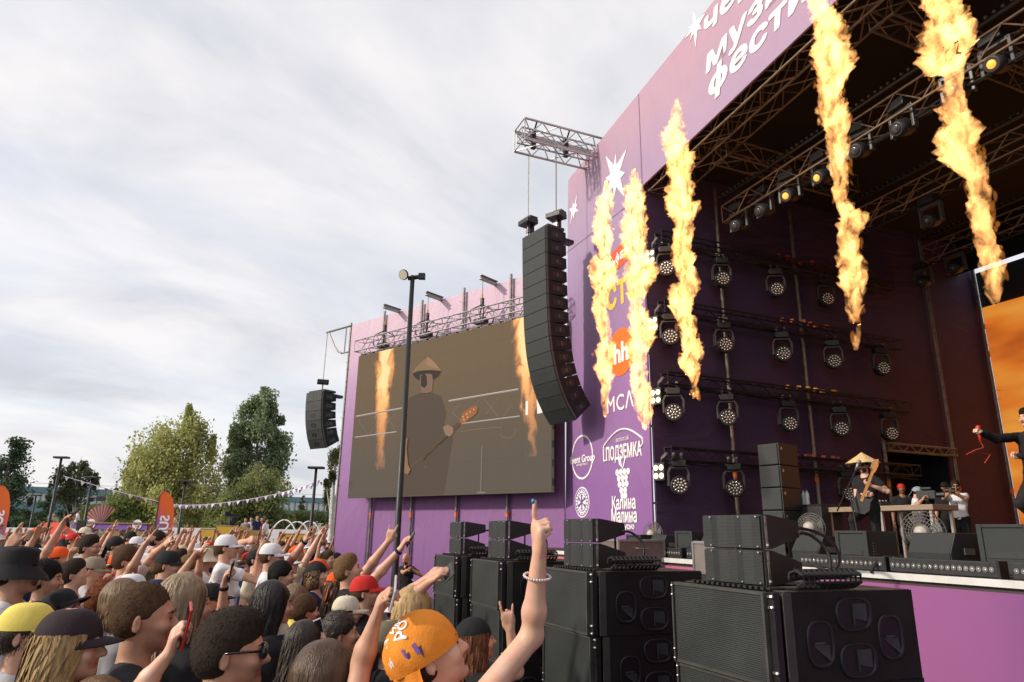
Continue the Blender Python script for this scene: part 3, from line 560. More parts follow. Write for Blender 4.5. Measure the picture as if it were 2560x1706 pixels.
# side fill speaker stack
sfw = 11.3
a = front(1925, 1290, sfw); X0 = a[0]; SFH = (front(1940, 1106, 11.3)[2] - 1.79) / 5
for i in range(5):
    z = 1.79 + 0.0 + 0.62 * i if i else 1.79
    sub = i == 0; lab = 'black side fill speaker cabinet, ' + ('wide bass box at the bottom of the stack' if sub else ('second from the bottom', 'third from the bottom', 'fourth from the bottom', 'topmost of the stack')[i - 1])
    o = sth('side_fill_speaker', lab, 'stage speaker', X0 + 0.1, sfw, 1.79 + SFH * i, 'side fill speaker stack left of the guitarist', R(12))
    wd = 0.60 if sub else 0.54
    obj('cabinet', MB().box((0, 0.36, SFH / 2), (wd, 0.70, SFH - .012)), BLACKP, o, bv=0.012); obj('grille', MB().box((-0.0, -0.004, SFH / 2), (wd - 0.06, 0.024, SFH - .05)), GRILLE, o)
    obj('handle', MB().box((wd / 2 + 0.004, 0.1, SFH * .75), (0.012, 0.05, 0.06)), ALU, o)
# table with gear
TW = pm('table_board', (0.27, 0.20, 0.14), 0.5, 0, 0.15, 4, stretch=(1, 8, 8))
o = sth('stage_table', 'long wooden topped table behind the guitarist', 'table', front(2185, 1275, 12.2)[0], 12.2, 1.79)
xa = front(2050, 1275, 12.2)[0]; xb = front(2320, 1275, 12.2)[0]; Lt = xb - xa; hz_ = front(2185, 1272, 12.2)[2] - 1.79
obj('table_top', MB().box((0, 0.35, hz_), (Lt, 0.7, 0.1)), TW, o, bv=0.008)
for x in (-Lt / 2 + 0.1, 0.1, Lt / 2 - 0.1):
    for y in (0.08, 0.62): obj('leg', MB().box((x, y, hz_ / 2 - 0.03), (0.05, 0.05, hz_ - 0.05)), ALU, o)
ztt = 1.79 + hz_ + 0.05; tx = (xa + xb) / 2
o = sth('mixing_desk', 'small black mixer on the table behind the guitarist', 'mixer', tx - 0.1, 12.5, ztt)
obj('body', MB().box((0, 0, 0.05), (0.5, 0.32, 0.1)), BLACKP, o, bv=0.01); kn = MB()
for i in range(8):
    for j in range(3): kn.lathe([(0.012, 0.1), (0.010, 0.125)], 8, (-0.2 + i * 0.057, -0.1 + j * 0.09, 0))
obj('knob', kn, STEEL, o)
# crate with bottles
o = sth('equipment_crate', 'black equipment case behind the side fill stack', 'case', front(2010, 1272, 12.0)[0], 12.0, 1.79); hc = front(2010, 1262, 12.0)[2] - 1.79
obj('body', MB().box((0, 0.3, hc / 2), (0.95, 0.6, hc)), CASEB, o, bv=0.01); obj('edging', MB().box((0, -0.005, hc - .02), (0.96, 0.02, 0.03)).box((0, -0.005, .02), (0.96, 0.02, 0.03)), BLACKM, o)
WATER = pm('clear_plastic', (0.55, 0.62, 0.66), 0.1, 0, 0.05, 5)
for i, px in enumerate((1996, 2011, 2020)):
    o = sth('water_bottle', ('single water bottle left of the pair on the black case', 'left bottle of the pair on the black case', 'right bottle of the pair on the black case')[i], 'bottle', front(px, 1262, 12.2)[0], 12.2, 1.79 + hc, 'water bottles on the black case')
    obj('body', MB().lathe([(0.045, 0), (0.048, 0.02), (0.042, 0.1), (0.047, 0.18), (0.044, 0.24), (0.018, 0.29), (0.018, 0.31)], 14), WATER, o, True); obj('cap', MB().lathe([(0.02, 0.31), (0.02, 0.335)], 12), pm('blue_cap%d' % i, (0.02, 0.1, 0.35), 0.4), o)
# fans
FANB = pm('fan_blade', (.09, .085, .08), .5); FANM = pm('fan_beige', (0.42, 0.38, 0.33), 0.5)
def fan(lab, px, py, w, r):
    a = front(px, py, w); o = sth('floor_fan', lab, 'fan', a[0], w, 1.79, 'floor fans on the stage', R(20)); zc = a[2] - 1.79; c = MB()
    for q in np.linspace(0.25, 1, 6): c.tube([(r * q * math.cos(t), -0.12 * (1 - q * q), zc + r * q * math.sin(t)) for t in np.linspace(0, 2 * math.pi, 30)], 0.005, 4)
    for k in range(26): t = k * 2 * math.pi / 26; c.tube([(r * q * math.cos(t), -0.12 * (1 - q * q), zc + r * q * math.sin(t)) for q in np.linspace(0.1, 1, 6)], 0.003, 4)
    obj('cage', c, STEEL, o); obj('motor', MB().lathe([(0.02, -0.02), (0.09, 0.0), (0.11, 0.12), (0.06, 0.2)], 18, (0, 0.05, zc), 'y'), FANM, o, True)
    b = MB()
    for k in range(4):
        t = k * math.pi / 2 + .4; b.add([(0.06 * math.cos(t - .3), 0, zc + 0.06 * math.sin(t - .3)), (r * .9 * math.cos(t - .35), -0.02, zc + r * .9 * math.sin(t - .35)), (r * .9 * math.cos(t + .35), 0.04, zc + r * .9 * math.sin(t + .35)), (0.06 * math.cos(t + .3), 0.02, zc + 0.06 * math.sin(t + .3))], [(0, 1, 2, 3)])
    obj('blade', b, FANB, o); obj('stand', MB().bar((0, 0.12, 0), (0, 0.12, zc), 0.03, 8).lathe([(0.22, 0), (0.2, 0.04)], 20), FANM, o)
fan('floor fan just right of the near front fill speakers', 2028, 1320, 9.3, 0.24); fan('floor fan behind the large grey wedge monitor', 2308, 1332, 9.5, 0.30); fan('floor fan at the foot of the portal tower', 1632, 1336, 9.3, 0.27)
# microphone on its stand
g0 = S(-8.15, 9.05, 0)
o = sth('microphone_stand', 'thin black microphone stand beside the guitarist', 'microphone stand', front(2096, 1290, 9.0)[0], 9.0, 1.79)
a = front(2140, 1176, 9.0); b = front(2093, 1278, 9.0); bx = front(2096, 1290, 9.0)[0]; e = MB()
e.bar((b[0] - bx, 0, b[2] - 1.79), (a[0] - bx, 0, a[2] - 1.79), 0.012, 8); obj('boom', e, BLACKM, o)
mid = ((a[0] + b[0]) / 2 - bx + 0.05, 0, (a[2] * .55 + b[2] * .45) - 1.79); e = MB().bar(mid, (mid[0] + 0.06, 0.05, 0.05), 0.013, 8)
for t in (0.3, 2.4, 4.5): e.bar((mid[0] + 0.06, 0.05, 0.12), (mid[0] + 0.06 + 0.3 * math.cos(t), 0.05 + 0.3 * math.sin(t), 0.01), 0.01, 6)
obj('tripod', e, BLACKM, o)
mc = MB().tube([(a[0] - bx, 0, a[2] - 1.79), (a[0] - bx + 0.06, 0, a[2] - 1.79 + 0.10)], [0.018, 0.024], 12); mc.ball((a[0] - bx + 0.07, 0, a[2] - 1.79 + 0.12), 0.034, 12, 8); obj('microphone', mc, STEEL, o, True)
# loose cables on the edge
def cable(lab, pts, r=0.016):
    p = np.array(pts); t = np.linspace(0, 1, len(p)); tt = np.linspace(0, 1, 40)
    q = np.stack([np.interp(tt, t, p[:, k]) for k in range(3)], 1)
    for _ in range(12): q[1:-1] = (q[:-2] + q[2:] + 2 * q[1:-1]) / 4
    o = obj('cable', MB().tube(q, r, 8), CABLE, None, True); return tag(o, lab, 'cable')
def sp(px, py, w): a = front(px, py, w); return S(a[0], w, a[2])
cable('grey cable looping over the stage edge beside the near front fill speakers', [sp(1992, 1320, 6.5), sp(2040, 1328, 6.8), sp(2085, 1355, 7.2), sp(2103, 1395, 7.6), sp(2095, 1425, 7.85), sp(2060, 1428, 7.9), sp(2020, 1405, 8.0)], 0.02)
cable('grey cable draped across the long light bar under the wedge monitor', [sp(2268, 1404, 8.2), sp(2240, 1395, 8.2), sp(2210, 1392, 8.15), sp(2190, 1405, 8.05), sp(2178, 1432, 7.9)], 0.017)
# ================================================================ SCREEN WALL LEFT OF THE STAGE (local axes: along the wall, behind it, up)
WWM = ramp_mat('wing_print', 2, [(0, (0.19, 0.085, 0.24)), (3.0, (0.25, 0.12, 0.29)), (6.0, (0.31, 0.17, 0.36)), (8.5, (0.44, 0.28, 0.45)), (10.0, (0.58, 0.41, 0.53)), (11, (0.62, 0.46, 0.56))], bump=0.6)
WW0 = 17.54
def wth(name, label, cat, wx=0, w=WW0, z=0, group=None, rz=0.0): return thing(name, label, cat, W(wx, w, z), WROT + rz, group)
wl = wth('screen_wall', 'purple to pink printed banner wall carrying the video screen left of the stage', 'banner wall')
m = MB(); nx_ = 40
obj('banner', MB().box((-18.5, 0.03, 5.5), (11.6, 0.05, 11.0)), WWM, wl)
for i, px in enumerate((925, 1026, 1139, 1267)):
    x = wallp(px, 1300, WW0 - .1)[0]; q = pole_mb(11.15, 0.05, True, 30 + i); move(q, (x, -0.09, 0)); obj('pole', q, PIPE, wl)
    obj('marker_band', MB().lathe([(0.056, 2.7), (0.056, 2.86)], 10, (x, -0.09, 0)), ORANGE, wl)
q = pole_mb(11.1, 0.05, True, 77); move(q, (-24.35, 0.0, 0)); obj('pole', q, PIPE, wl)
b = MB()
for z in (1, 4, 7, 10): b.bar((-24.3, 0.14, z), (-12.8, 0.14, z), 0.03, 6)
for i in range(6): b.bar((-24 + 2.2 * i, 0.14, 0), (-24 + 2.2 * i, 0.14, 11), 0.03); b.bar((-24 + 2.2 * i, 0.14, 10), (-24 + 2.2 * i, 2.6, 0), 0.03)
obj('rear_scaffold', b, STEEL, wl)
bk = MB(); bk.bar((-24.35, -0.06, 10.95), (-26.1, -0.06, 10.95), 0.045).bar((-24.35, -0.06, 9.75), (-24.75, -0.06, 9.75), 0.03).bar((-24.6, -0.06, 10.95), (-24.62, -0.06, 9.75), 0.03); bk.tube([(-25.9, -0.06, 10.9), (-25.4, -0.06, 10.2), (-25.1, -0.06, 9.9), (-24.8, -0.06, 9.77)], 0.04, 8)
obj('bracket', bk, STEEL, wl)
# ---- the video screen
SW = 16.74
scn = wth('video_screen', 'huge video screen on the purple wall showing a guitarist in a conical hat and flames', 'video screen', 0, SW)
def _vp(x, y): a = wallp(740 + x / 2.45, 640 + y / 2.45, SW - .01); return a[0], a[2]
VFL = [(*_vp(548, 590), *_vp(510, 1300), .62, .16), (*_vp(1390, 395), *_vp(1450, 1220), .52, .14)]
def led_base():
    m, N, p, o = newmat('led_panel'); tc = N.n('ShaderNodeTexCoord'); nz = N.n('ShaderNodeTexNoise'); nz.inputs['Scale'].default_value = 0.3; N.l(tc.outputs['Object'], nz.inputs[0]); sp = N.n('ShaderNodeSeparateXYZ'); N.l(tc.outputs['Object'], sp.inputs[0])
    r = N.n('ShaderNodeValToRGB'); e = r.color_ramp.elements; e[0].position = 0.3; e[0].color = (0.074, 0.058, 0.044, 1); e[1].position = 0.75; e[1].color = (0.120, 0.074, 0.034, 1)
    mr = N.n('ShaderNodeMapRange'); N.l(sp.outputs[2], mr.inputs[0]); mr.inputs[1].default_value = 3; mr.inputs[2].default_value = 11; av = N.n('ShaderNodeMath', operation='MULTIPLY_ADD'); N.l(nz.outputs[0], av.inputs[0]); av.inputs[1].default_value = 0.25; N.l(mr.outputs[0], av.inputs[2]); N.l(av.outputs[0], r.inputs[0])
    N.l(r.outputs[0], p.inputs['Emission Color']); p.inputs['Emission Strength'].default_value = 0.75; p.inputs['Base Color'].default_value = (0.032, 0.028, 0.024, 1); p.inputs['Roughness'].default_value = 0.6; p.inputs['Specular IOR Level'].default_value = 0.08
    # the filmed flames: two soft columns of light whose edges are broken by noise
    def mth(op, a, b=None, c=None):
        n = N.n('ShaderNodeMath', operation=op)
        for k_, v in enumerate((a, b, c)):
            if v is None: continue
            if isinstance(v, (int, float)): n.inputs[k_].default_value = v
            else: N.l(v, n.inputs[k_])
        return n.outputs[0]
    mpn = N.n('ShaderNodeMapping'); mpn.inputs['Scale'].default_value = (1.6, 1, .9); N.l(tc.outputs['Object'], mpn.inputs[0]); fn = N.n('ShaderNodeTexNoise'); fn.inputs['Scale'].default_value = 1.7; fn.inputs['Detail'].default_value = 6; fn.inputs['Distortion'].default_value = .6; N.l(mpn.outputs[0], fn.inputs[0]); tot = None
    for (xt, zt_, xb, zb, wt, wb) in VFL:
        t = N.n('ShaderNodeMapRange'); N.l(sp.outputs[2], t.inputs[0]); t.inputs[1].default_value = zb; t.inputs[2].default_value = zt_
        cx = mth('MULTIPLY_ADD', t.outputs[0], xt - xb, xb); dx = mth('SUBTRACT', sp.outputs[0], cx); dx = mth('MULTIPLY_ADD', mth('SUBTRACT', fn.outputs[0], .5), .9, dx); wd = mth('MULTIPLY_ADD', mth('POWER', t.outputs[0], .8), wt - wb, wb); q = mth('DIVIDE', mth('ABSOLUTE', dx), wd)
        f = N.n('ShaderNodeMapRange', interpolation_type='SMOOTHSTEP'); N.l(q, f.inputs[0]); f.inputs[1].default_value = 1.15; f.inputs[2].default_value = .25; low = N.n('ShaderNodeMapRange'); N.l(sp.outputs[2], low.inputs[0]); low.inputs[1].default_value = zb - .1; low.inputs[2].default_value = zb + (zt_ - zb) * .7; low.inputs[3].default_value = 0.15; low.inputs[4].default_value = 1
        f = mth('MULTIPLY', f.outputs[0], low.outputs[0]); f = mth('MULTIPLY', f, mth('GREATER_THAN', sp.outputs[2], zb - .05)); tot = f if tot is None else mth('MAXIMUM', tot, f)
    fr_ = N.n('ShaderNodeValToRGB'); e = fr_.color_ramp.elements; e[0].color = (0, 0, 0, 1); e[1].color = (.85, .62, .28, 1)
    for t_, c_ in ((.2, (.16, .055, .015, 1)), (.55, (.55, .20, .05, 1)), (.8, (.80, .38, .10, 1))): k = e.new(t_); k.color = c_
    N.l(tot, fr_.inputs[0]); ad = N.n('ShaderNodeMix', data_type='RGBA', blend_type='ADD'); ad.inputs[0].default_value = 1; N.l(r.outputs[0], ad.inputs[6]); N.l(fr_.outputs[0], ad.inputs[7]); N.l(ad.outputs[2], p.inputs['Emission Color'])
    sx_ = mth('LESS_THAN', mth('ABSOLUTE', mth('SUBTRACT', mth('FRACT', mth('MULTIPLY', sp.outputs[0], 2.0)), .5)), .012); sz_ = mth('LESS_THAN', mth('ABSOLUTE', mth('SUBTRACT', mth('FRACT', mth('MULTIPLY', sp.outputs[2], 1.0)), .5)), .008); N.l(mth('MULTIPLY_ADD', mth('MAXIMUM', sx_, sz_), -.22, 1.12), p.inputs['Emission Strength'])
    # fine rows of diodes
    wv = N.n('ShaderNodeTexWave', bands_direction='Z'); wv.inputs['Scale'].default_value = 26; N.l(tc.outputs['Object'], wv.inputs[0]); bp = N.n('ShaderNodeBump'); bp.inputs['Strength'].default_value = 0.15; N.l(wv.outputs[0], bp.inputs['Height']); N.l(bp.outputs[0], p.inputs['Normal'])
    return m
obj('panel', MB().box((-17.57, 0.07, 6.26), (9.94, 0.14, 5.72)), led_base(), scn)
fr = MB()
for i in range(19): fr.box((-22.3 + i * 0.525, 0.07, 9.16), (0.28, 0.12, 0.07))
for i in range(10): fr.box((-12.58, 0.09, 3.7 + i * 0.57), (0.04, 0.1, 0.22))
obj('hanging_clip', fr, BLACKM, scn)
obj('rear_frame', MB().box((-17.57, 0.24, 6.26), (9.8, 0.16, 5.6)), BLACKM, scn)
LAY = [0]
VEIL = (0.032, 0.028, 0.024)                        # what the unlit panel itself reflects; the picture's light comes on top
def picmat(col):
    if LAY[0] < 0: return None
    m, N, p, o = newmat('picture_%d' % LAY[0]); c = sr(col); p.inputs['Base Color'].default_value = (*VEIL, 1); p.inputs['Roughness'].default_value = .6; p.inputs['Specular IOR Level'].default_value = .08; p.inputs['Emission Color'].default_value = (*[max(0, a - b * 1.35) for a, b in zip(c, VEIL)], 1); p.inputs['Emission Strength'].default_value = 1.0; return m
def pic(name, pts, col, s, e=0.9):
    LAY[0] += 1; y = -0.003 * LAY[0]; pl = []
    for x, yy in pts: a = wallp(740 + x / 2.45, 640 + yy / 2.45, SW - 0.01); pl.append((min(max(a[0], -22.52), -12.62), min(max(a[2], 3.42), 9.1)))
    m = MB(); n = len(pl); m.add([(a, y, b) for a, b in pl] + [(a, y + 0.002, b) for a, b in pl], [tuple(range(n))] + [(i, n + i, n + (i + 1) % n, (i + 1) % n) for i in range(n)])
    me = m.mesh(name); import bmesh
    bm = bmesh.new(); bm.from_mesh(me); bmesh.ops.triangulate(bm, faces=bm.faces[:]); bm.to_mesh(me); bm.free()
    return obj(name, me, picmat(col), scn)
def strokes(name, segs, col, s):
    LAY[0] += 1; y = -0.003 * LAY[0]; m = MB()
    for (x0, y0, x1, y1, wpx) in segs:
        a = wallp(740 + x0 / 2.45, 640 + y0 / 2.45, SW - .01); b = wallp(740 + x1 / 2.45, 640 + y1 / 2.45, SW - .01); d = np.array([b[0] - a[0], b[2] - a[2]]); n_ = np.array([-d[1], d[0]]) / (np.linalg.norm(d) + 1e-9) * wpx * 0.0034 
        m.add([(a[0] + n_[0], y, a[2] + n_[1]), (b[0] + n_[0], y, b[2] + n_[1]), (b[0] - n_[0], y, b[2] - n_[1]), (a[0] - n_[0], y, a[2] - n_[1])], [(0, 1, 2, 3)])
    return obj(name, m, picmat(col), scn)
pic('picture_musician', [(690, 870), (750, 842), (830, 838), (890, 860), (920, 960), (905, 1050), (960, 1120), (930, 1300), (905, 1465), (640, 1470), (660, 1250), (672, 1000)], '#5a4e44', 0.8)
strokes('picture_lattice', [(366, 985, 655, 933, 7), (360, 1112, 615, 1078, 6), (935, 890, 1362, 818, 8), (1010, 1028, 1370, 982, 6)], '#9a8f86', 0.8)
strokes('picture_lattice', [(366, 981, 655, 929, 2.5), (360, 1110, 615, 1076, 2), (935, 886, 1362, 814, 3), (1010, 1026, 1370, 980, 2)], '#d6ccc2', 0.95)
strokes('picture_lattice', [(380, 1000, 438, 1095, 2), (520, 975, 455, 1090, 2), (550, 975, 612, 1075, 2), (610, 965, 545, 1040, 2), (1010, 900, 958, 962, 2), (958, 962, 1015, 1012, 2), (1122, 885, 1090, 930, 2), (1155, 880, 1240, 985, 2), (1245, 862, 1165, 970, 2), (1320, 910, 1270, 985, 2), (388, 1085, 425, 1025, 1.5), (470, 980, 500, 1010, 1.5)], '#8f867e', 0.8)
strokes('picture_cable', [(1010, 1078, 1130, 1060, 1.5), (1130, 1060, 1260, 1050, 1.5), (1250, 1085, 1262, 1112, 1.2), (1262, 1112, 1310, 1118, 1.2), (1310, 1118, 1340, 1090, 1.2), (1340, 1090, 1345, 1052, 1.2), (785, 1290, 798, 1300, 1), (700, 1290, 880, 1160, 0.8)], '#a08a78', 0.7)
strokes('picture_bright_fan', [(1140, 1165, 1132, 1445, 6), (1110, 1450, 1160, 1450, 8)], '#8a7c6e', 0.7)
strokes('picture_lamp', [(1415, 890, 1415, 975, 15), (1490, 880, 1495, 965, 30)], '#fff3e2', 1.0)
pic('picture_conical_hat', [(808, 617), (850, 650), (893, 705), (860, 712), (800, 700), (745, 705), (712, 722), (740, 680)], '#8f7355', 0.75)
pic('picture_conical_hat', [(808, 617), (846, 652), (880, 692), (840, 685), (800, 665)], '#a08060', 0.8)
pic('picture_hat_shade', [(714, 722), (760, 706), (830, 700), (892, 706), (872, 738), (842, 760), (760, 768), (732, 748)], '#3a3028', 0.7)
pic('picture_face', [(764, 732), (800, 722), (836, 726), (842, 770), (836, 805), (836, 830), (802, 843), (768, 838), (770, 806), (760, 770)], '#86695a', 0.75)
pic('picture_beard', [(768, 738), (790, 722), (803, 738), (806, 790), (790, 810), (768, 798)], '#2e2824', 0.7)
pic('picture_neck', [(772, 1222), (830, 1165), (985, 1025), (1010, 1022), (1000, 1045), (930, 1105), (800, 1225), (780, 1255)], '#5e4d40', 0.7)
pic('picture_headstock', [(1008, 1010), (1022, 965), (1085, 922), (1118, 925), (1108, 965), (1085, 985), (1040, 1020), (1015, 1030)], '#a5663c', 0.8)
strokes('picture_tuner', [(x, y, x + 6, y + 4, 5) for x, y in ((1024, 985), (1046, 968), (1068, 955), (1090, 940), (1030, 1003), (1052, 987))], '#d8cfc6', 0.9)
pic('picture_hand', [(905, 1050), (935, 1035), (968, 1055), (968, 1085), (945, 1110), (918, 1095)], '#967762', 0.75)
pic('picture_hand', [(664, 1110), (688, 1120), (682, 1180), (690, 1280), (706, 1310), (690, 1340), (665, 1330), (655, 1240)], '#937358', 0.75)
# ---- truss above the screen, hoists and beams
st_ = wth('screen_truss', 'silver box truss from which the video screen hangs', 'truss', -22.7, 16.85, 9.55)
obj('lattice', truss_mb(10.3, 0.46, 0.5, 0.46, 0.03, 0.016), ALU, st_)
for i, (px, py) in enumerate(((972, 782), (1078, 750), (1214, 709))):
    a = wallp(px, py, 17.0); lab = ('leftmost', 'middle', 'rightmost')[i]
    o = wth('beam_arm', 'steel beam jutting out over the top of the screen wall, ' + lab, 'beam', a[0], 17.4, 11.02, 'beams over the screen wall'); e = MB()
    e.box((0, -0.25, 0.07), (0.15, 0.9, 0.025)).box((0, -0.25, 0.0), (0.025, 0.9, 0.14)).box((0, -0.25, -0.07), (0.15, 0.9, 0.025)); obj('girder', e, STEEL, o)
    h = wth('chain_hoist', 'black chain hoist and slings under the %s steel beam' % lab, 'hoist', a[0], 16.85, 9.8, 'hoists over the screen'); e = MB().bar((0, 0, 0.35), (0, 0, 1.12), 0.012, 6); obj('chain', e, STEEL, h)
    e = MB().box((0, 0, 0.32), (0.1, 0.1, 0.26))
    for x in (-0.32, 0.32):
        for y in (-.25, .25): e.tube([(0, 0, 0.2), (x, y, 0.0), (x * 1.05, y * 1.1, -0.3), (x * .8, y, -0.5)], 0.025, 6)
    e.box((-.05, .02, -.4), (0.5, 0.25, 0.18)); obj('sling', e, BLACKM, h)
    obj('hook', MB().bar((0, 0, 0.45), (0, 0, 0.6), 0.03, 8), pm('hoist_yellow%d' % i, (0.5, 0.28, 0.03), 0.5), h)
# ================================================================ LINE ARRAYS
AGR = pm('array_grille', (0.020, 0.024, 0.024), 0.6, 0.1, 0.2, 4, 0.35, 260); ASIDE = pm('array_side', (0.013, 0.0135, 0.014), 0.6, 0, 0.2, 6, spec=.25)
def line_array(lab, loc, rz, n, wd, h, dp, angs, side, cab=True):
    o = thing('line_array', lab, 'speaker array', loc, rz, 'hanging line arrays')
    # local: front towards -y, width along x; hung from the origin downwards
    p = np.array([0.0, 0.0]); a = 0.0
    for i in range(n):
        a += R(angs[i]); c, s = math.cos(a), math.sin(a); M = np.array([[1, 0, 0], [0, c, -s], [0, s, c]]).T
        def T(v): return np.asarray(v, float) @ M + np.array([0, p[0], p[1]])
        e = MB(); y0, y1 = 0.015, dp; t = 0.86
        pr_ = [(y0, 0), (y0, -h + .008), (y0 + dp * 0.12, -h + .008), (y1, -h * t), (y1, -h * (1 - t)), (y0 + dp * 0.12, -.004)]
        v = [(-wd / 2, y, z) for y, z in pr_] + [(wd / 2, y, z) for y, z in pr_]; k = len(pr_)
        e.add(T(v), [tuple(range(k)), tuple(range(2 * k - 1, k - 1, -1))] + [(j, k + j, k + (j + 1) % k, (j + 1) % k) for j in range(k)])
        cb = obj('cabinet', e, ASIDE, o)
        e = MB(); e.add(T([(-wd / 2 + .01, 0, -.006), (wd / 2 - .01, 0, -.006), (wd / 2 - .01, 0, -h + .012), (-wd / 2 + .01, 0, -h + .012), (-wd / 2 + .01, .016, -.006), (wd / 2 - .01, .016, -.006), (wd / 2 - .01, .016, -h + .012), (-wd / 2 + .01, .016, -h + .012)]), [(0, 3, 2, 1), (4, 5, 6, 7), (0, 1, 5, 4), (1, 2, 6, 5), (2, 3, 7, 6), (3, 0, 4, 7)]); obj('grille', e, AGR, cb)
        e = MB()
        for sx in (-1, 1):
            x = sx * (wd / 2 + 0.004)
            for (yy, ww_) in ((dp * 0.42, 0.085), (dp * 0.66, 0.085)):
                e.add(T([(x, yy - ww_, -h * .28), (x, yy + ww_, -h * .34), (x, yy + ww_, -h * .66), (x, yy - ww_, -h * .74)]), [(0, 1, 2, 3)])
        obj('port', e, pm('port_black', (0.004, 0.004, 0.004), 0.4) if 'port_black' not in bpy.data.materials else bpy.data.materials['port_black'], cb)
        if side < 0:
            e = MB()
            for sx in (-1, 1): e.add(T([(sx * .03, -.004, -h * .25), (sx * .17, -.004, -h * .36), (sx * .17, -.004, -h * .64), (sx * .03, -.004, -h * .75)]), [(0, 1, 2, 3) if sx > 0 else (3, 2, 1, 0)])
            obj('slot', e, bpy.data.materials['port_black'], cb)
        e = MB()
        for sx in (-1, 1):
            x = sx * (wd / 2 + 0.006); e.add(T([(x + sx * .012, dp * .50, -h * .36), (x + sx * .012, dp * .58, -h * .36), (x, dp * .60, -h * .58), (x, dp * .52, -h * .66)]), [(0, 1, 2, 3)]); e.box(T([(x, 0.05, -h / 2)])[0], (0.02, 0.05, h * 0.96), M=M.T)
        obj('port_vane', e, YOKEM, cb)
        p = p + np.array([-s * -h, -c * h])  # next box hangs from this one's lower front corner
    e = MB(); e.box((0, dp * .55, 0.05), (wd * .98, dp * .8, 0.09)); e.box((0, dp * 1.25, 0.0), (0.25, dp * 1.3, 0.12))
    obj('rigging_frame', e, BLACKM, o)
    return o
angs = [1.0, 0.3, 0.3, 0.3, 0.4, 0.5, 1, 2, 3, 4, 5, 6, 7, 7]
ALOC = S(-17.3, 7.95, 11.0)
line_array('long black line array of fourteen cabinets hung beside the portal tower', ALOC, R(-56), 14, 1.18, 0.425, 0.78, angs, 1)
for i, (dx_, dy_, lab) in enumerate(((-0.45, 0.12, 'chain motor over the left front corner of the long line array'), (0.42, 0.55, 'chain motor over the right rear corner of the long line array'))):
    c, s = math.cos(R(-56)), math.sin(R(-56)); l = ALOC + np.array([c * dx_ - s * dy_, s * dx_ + c * dy_, 0.42])
    o = thing('chain_motor', lab, 'hoist', l, R(-56 + 20 * i), 'chain motors over the long array')
    obj('body', MB().box((0, 0, 0.08), (0.52, 0.42, 0.16)).box((0.1, 0.05, 0.2), (0.3, 0.3, 0.09)), BLACKP, o, bv=0.02); obj('hook', MB().bar((0, 0, -0.36), (0, 0, 0), 0.03, 8).box((0, 0, -.2), (.12, .09, .14)), STEEL, o); obj('chain', MB().bar((0, 0, 0.2), (0, 0, 13.9 - 11.27), 0.018, 6), STEEL, o)
    obj('bracket', MB().box((0.02, 0.14, -0.16), (0.1, 0.1, 0.34)), BLACKM, o)
TL = S(-17.3, 7.45, 14.2)
o = thing('cantilever_truss', 'silver box truss sticking out from the top of the portal tower above the long array', 'truss', TL, SROT)
m = truss_mb(3.0, 0.74, 0.80, 0.62, 0.038, 0.02); m.v = [a[:, [1, 0, 2]] for a in m.v]; obj('lattice', m, ALU, o)
m = truss_mb(3.0, 0.34, 0.40, 0.62, 0.03, 0.016); m.v = [a[:, [1, 0, 2]] for a in m.v]; obj('inner_truss', m, ALU, o)
e = MB()
for y in (0.45, 1.6): e.box((0.05, y, -0.1), (0.12, 0.14, 0.6)).tube([(0.3, y, .4), (0.05, y, .1), (-0.3, y, .4)], 0.03, 6); obj('sling', e, BLACKM, o); e = MB()
HK = W(-26.0, 17.46, 0); SM = HK - np.array([.6, .8, 0]) * .42 + np.array([0, 0, vz(HK, 984)])
line_array('short black line array of six cabinets hung from the bracket left of the screen wall', SM, R(-37), 6, 1.1, 0.425, 0.80, [0.5, 2.5, 4, 5, 6, 8], -1)
o = thing('chain_motor', 'chain motor above the short line array', 'hoist', HK + np.array([0, 0, SM[2] + .42]), R(20)); obj('body', MB().box((0, 0, 0.1), (0.5, 0.3, 0.2)), BLACKP, o, bv=0.02); obj('chain', MB().bar((0, 0, 0.2), (0, 0, 10.95 - SM[2] - .42), 0.018, 6).bar((0, 0, -0.28), (0, 0, 0), 0.03, 8), STEEL, o)
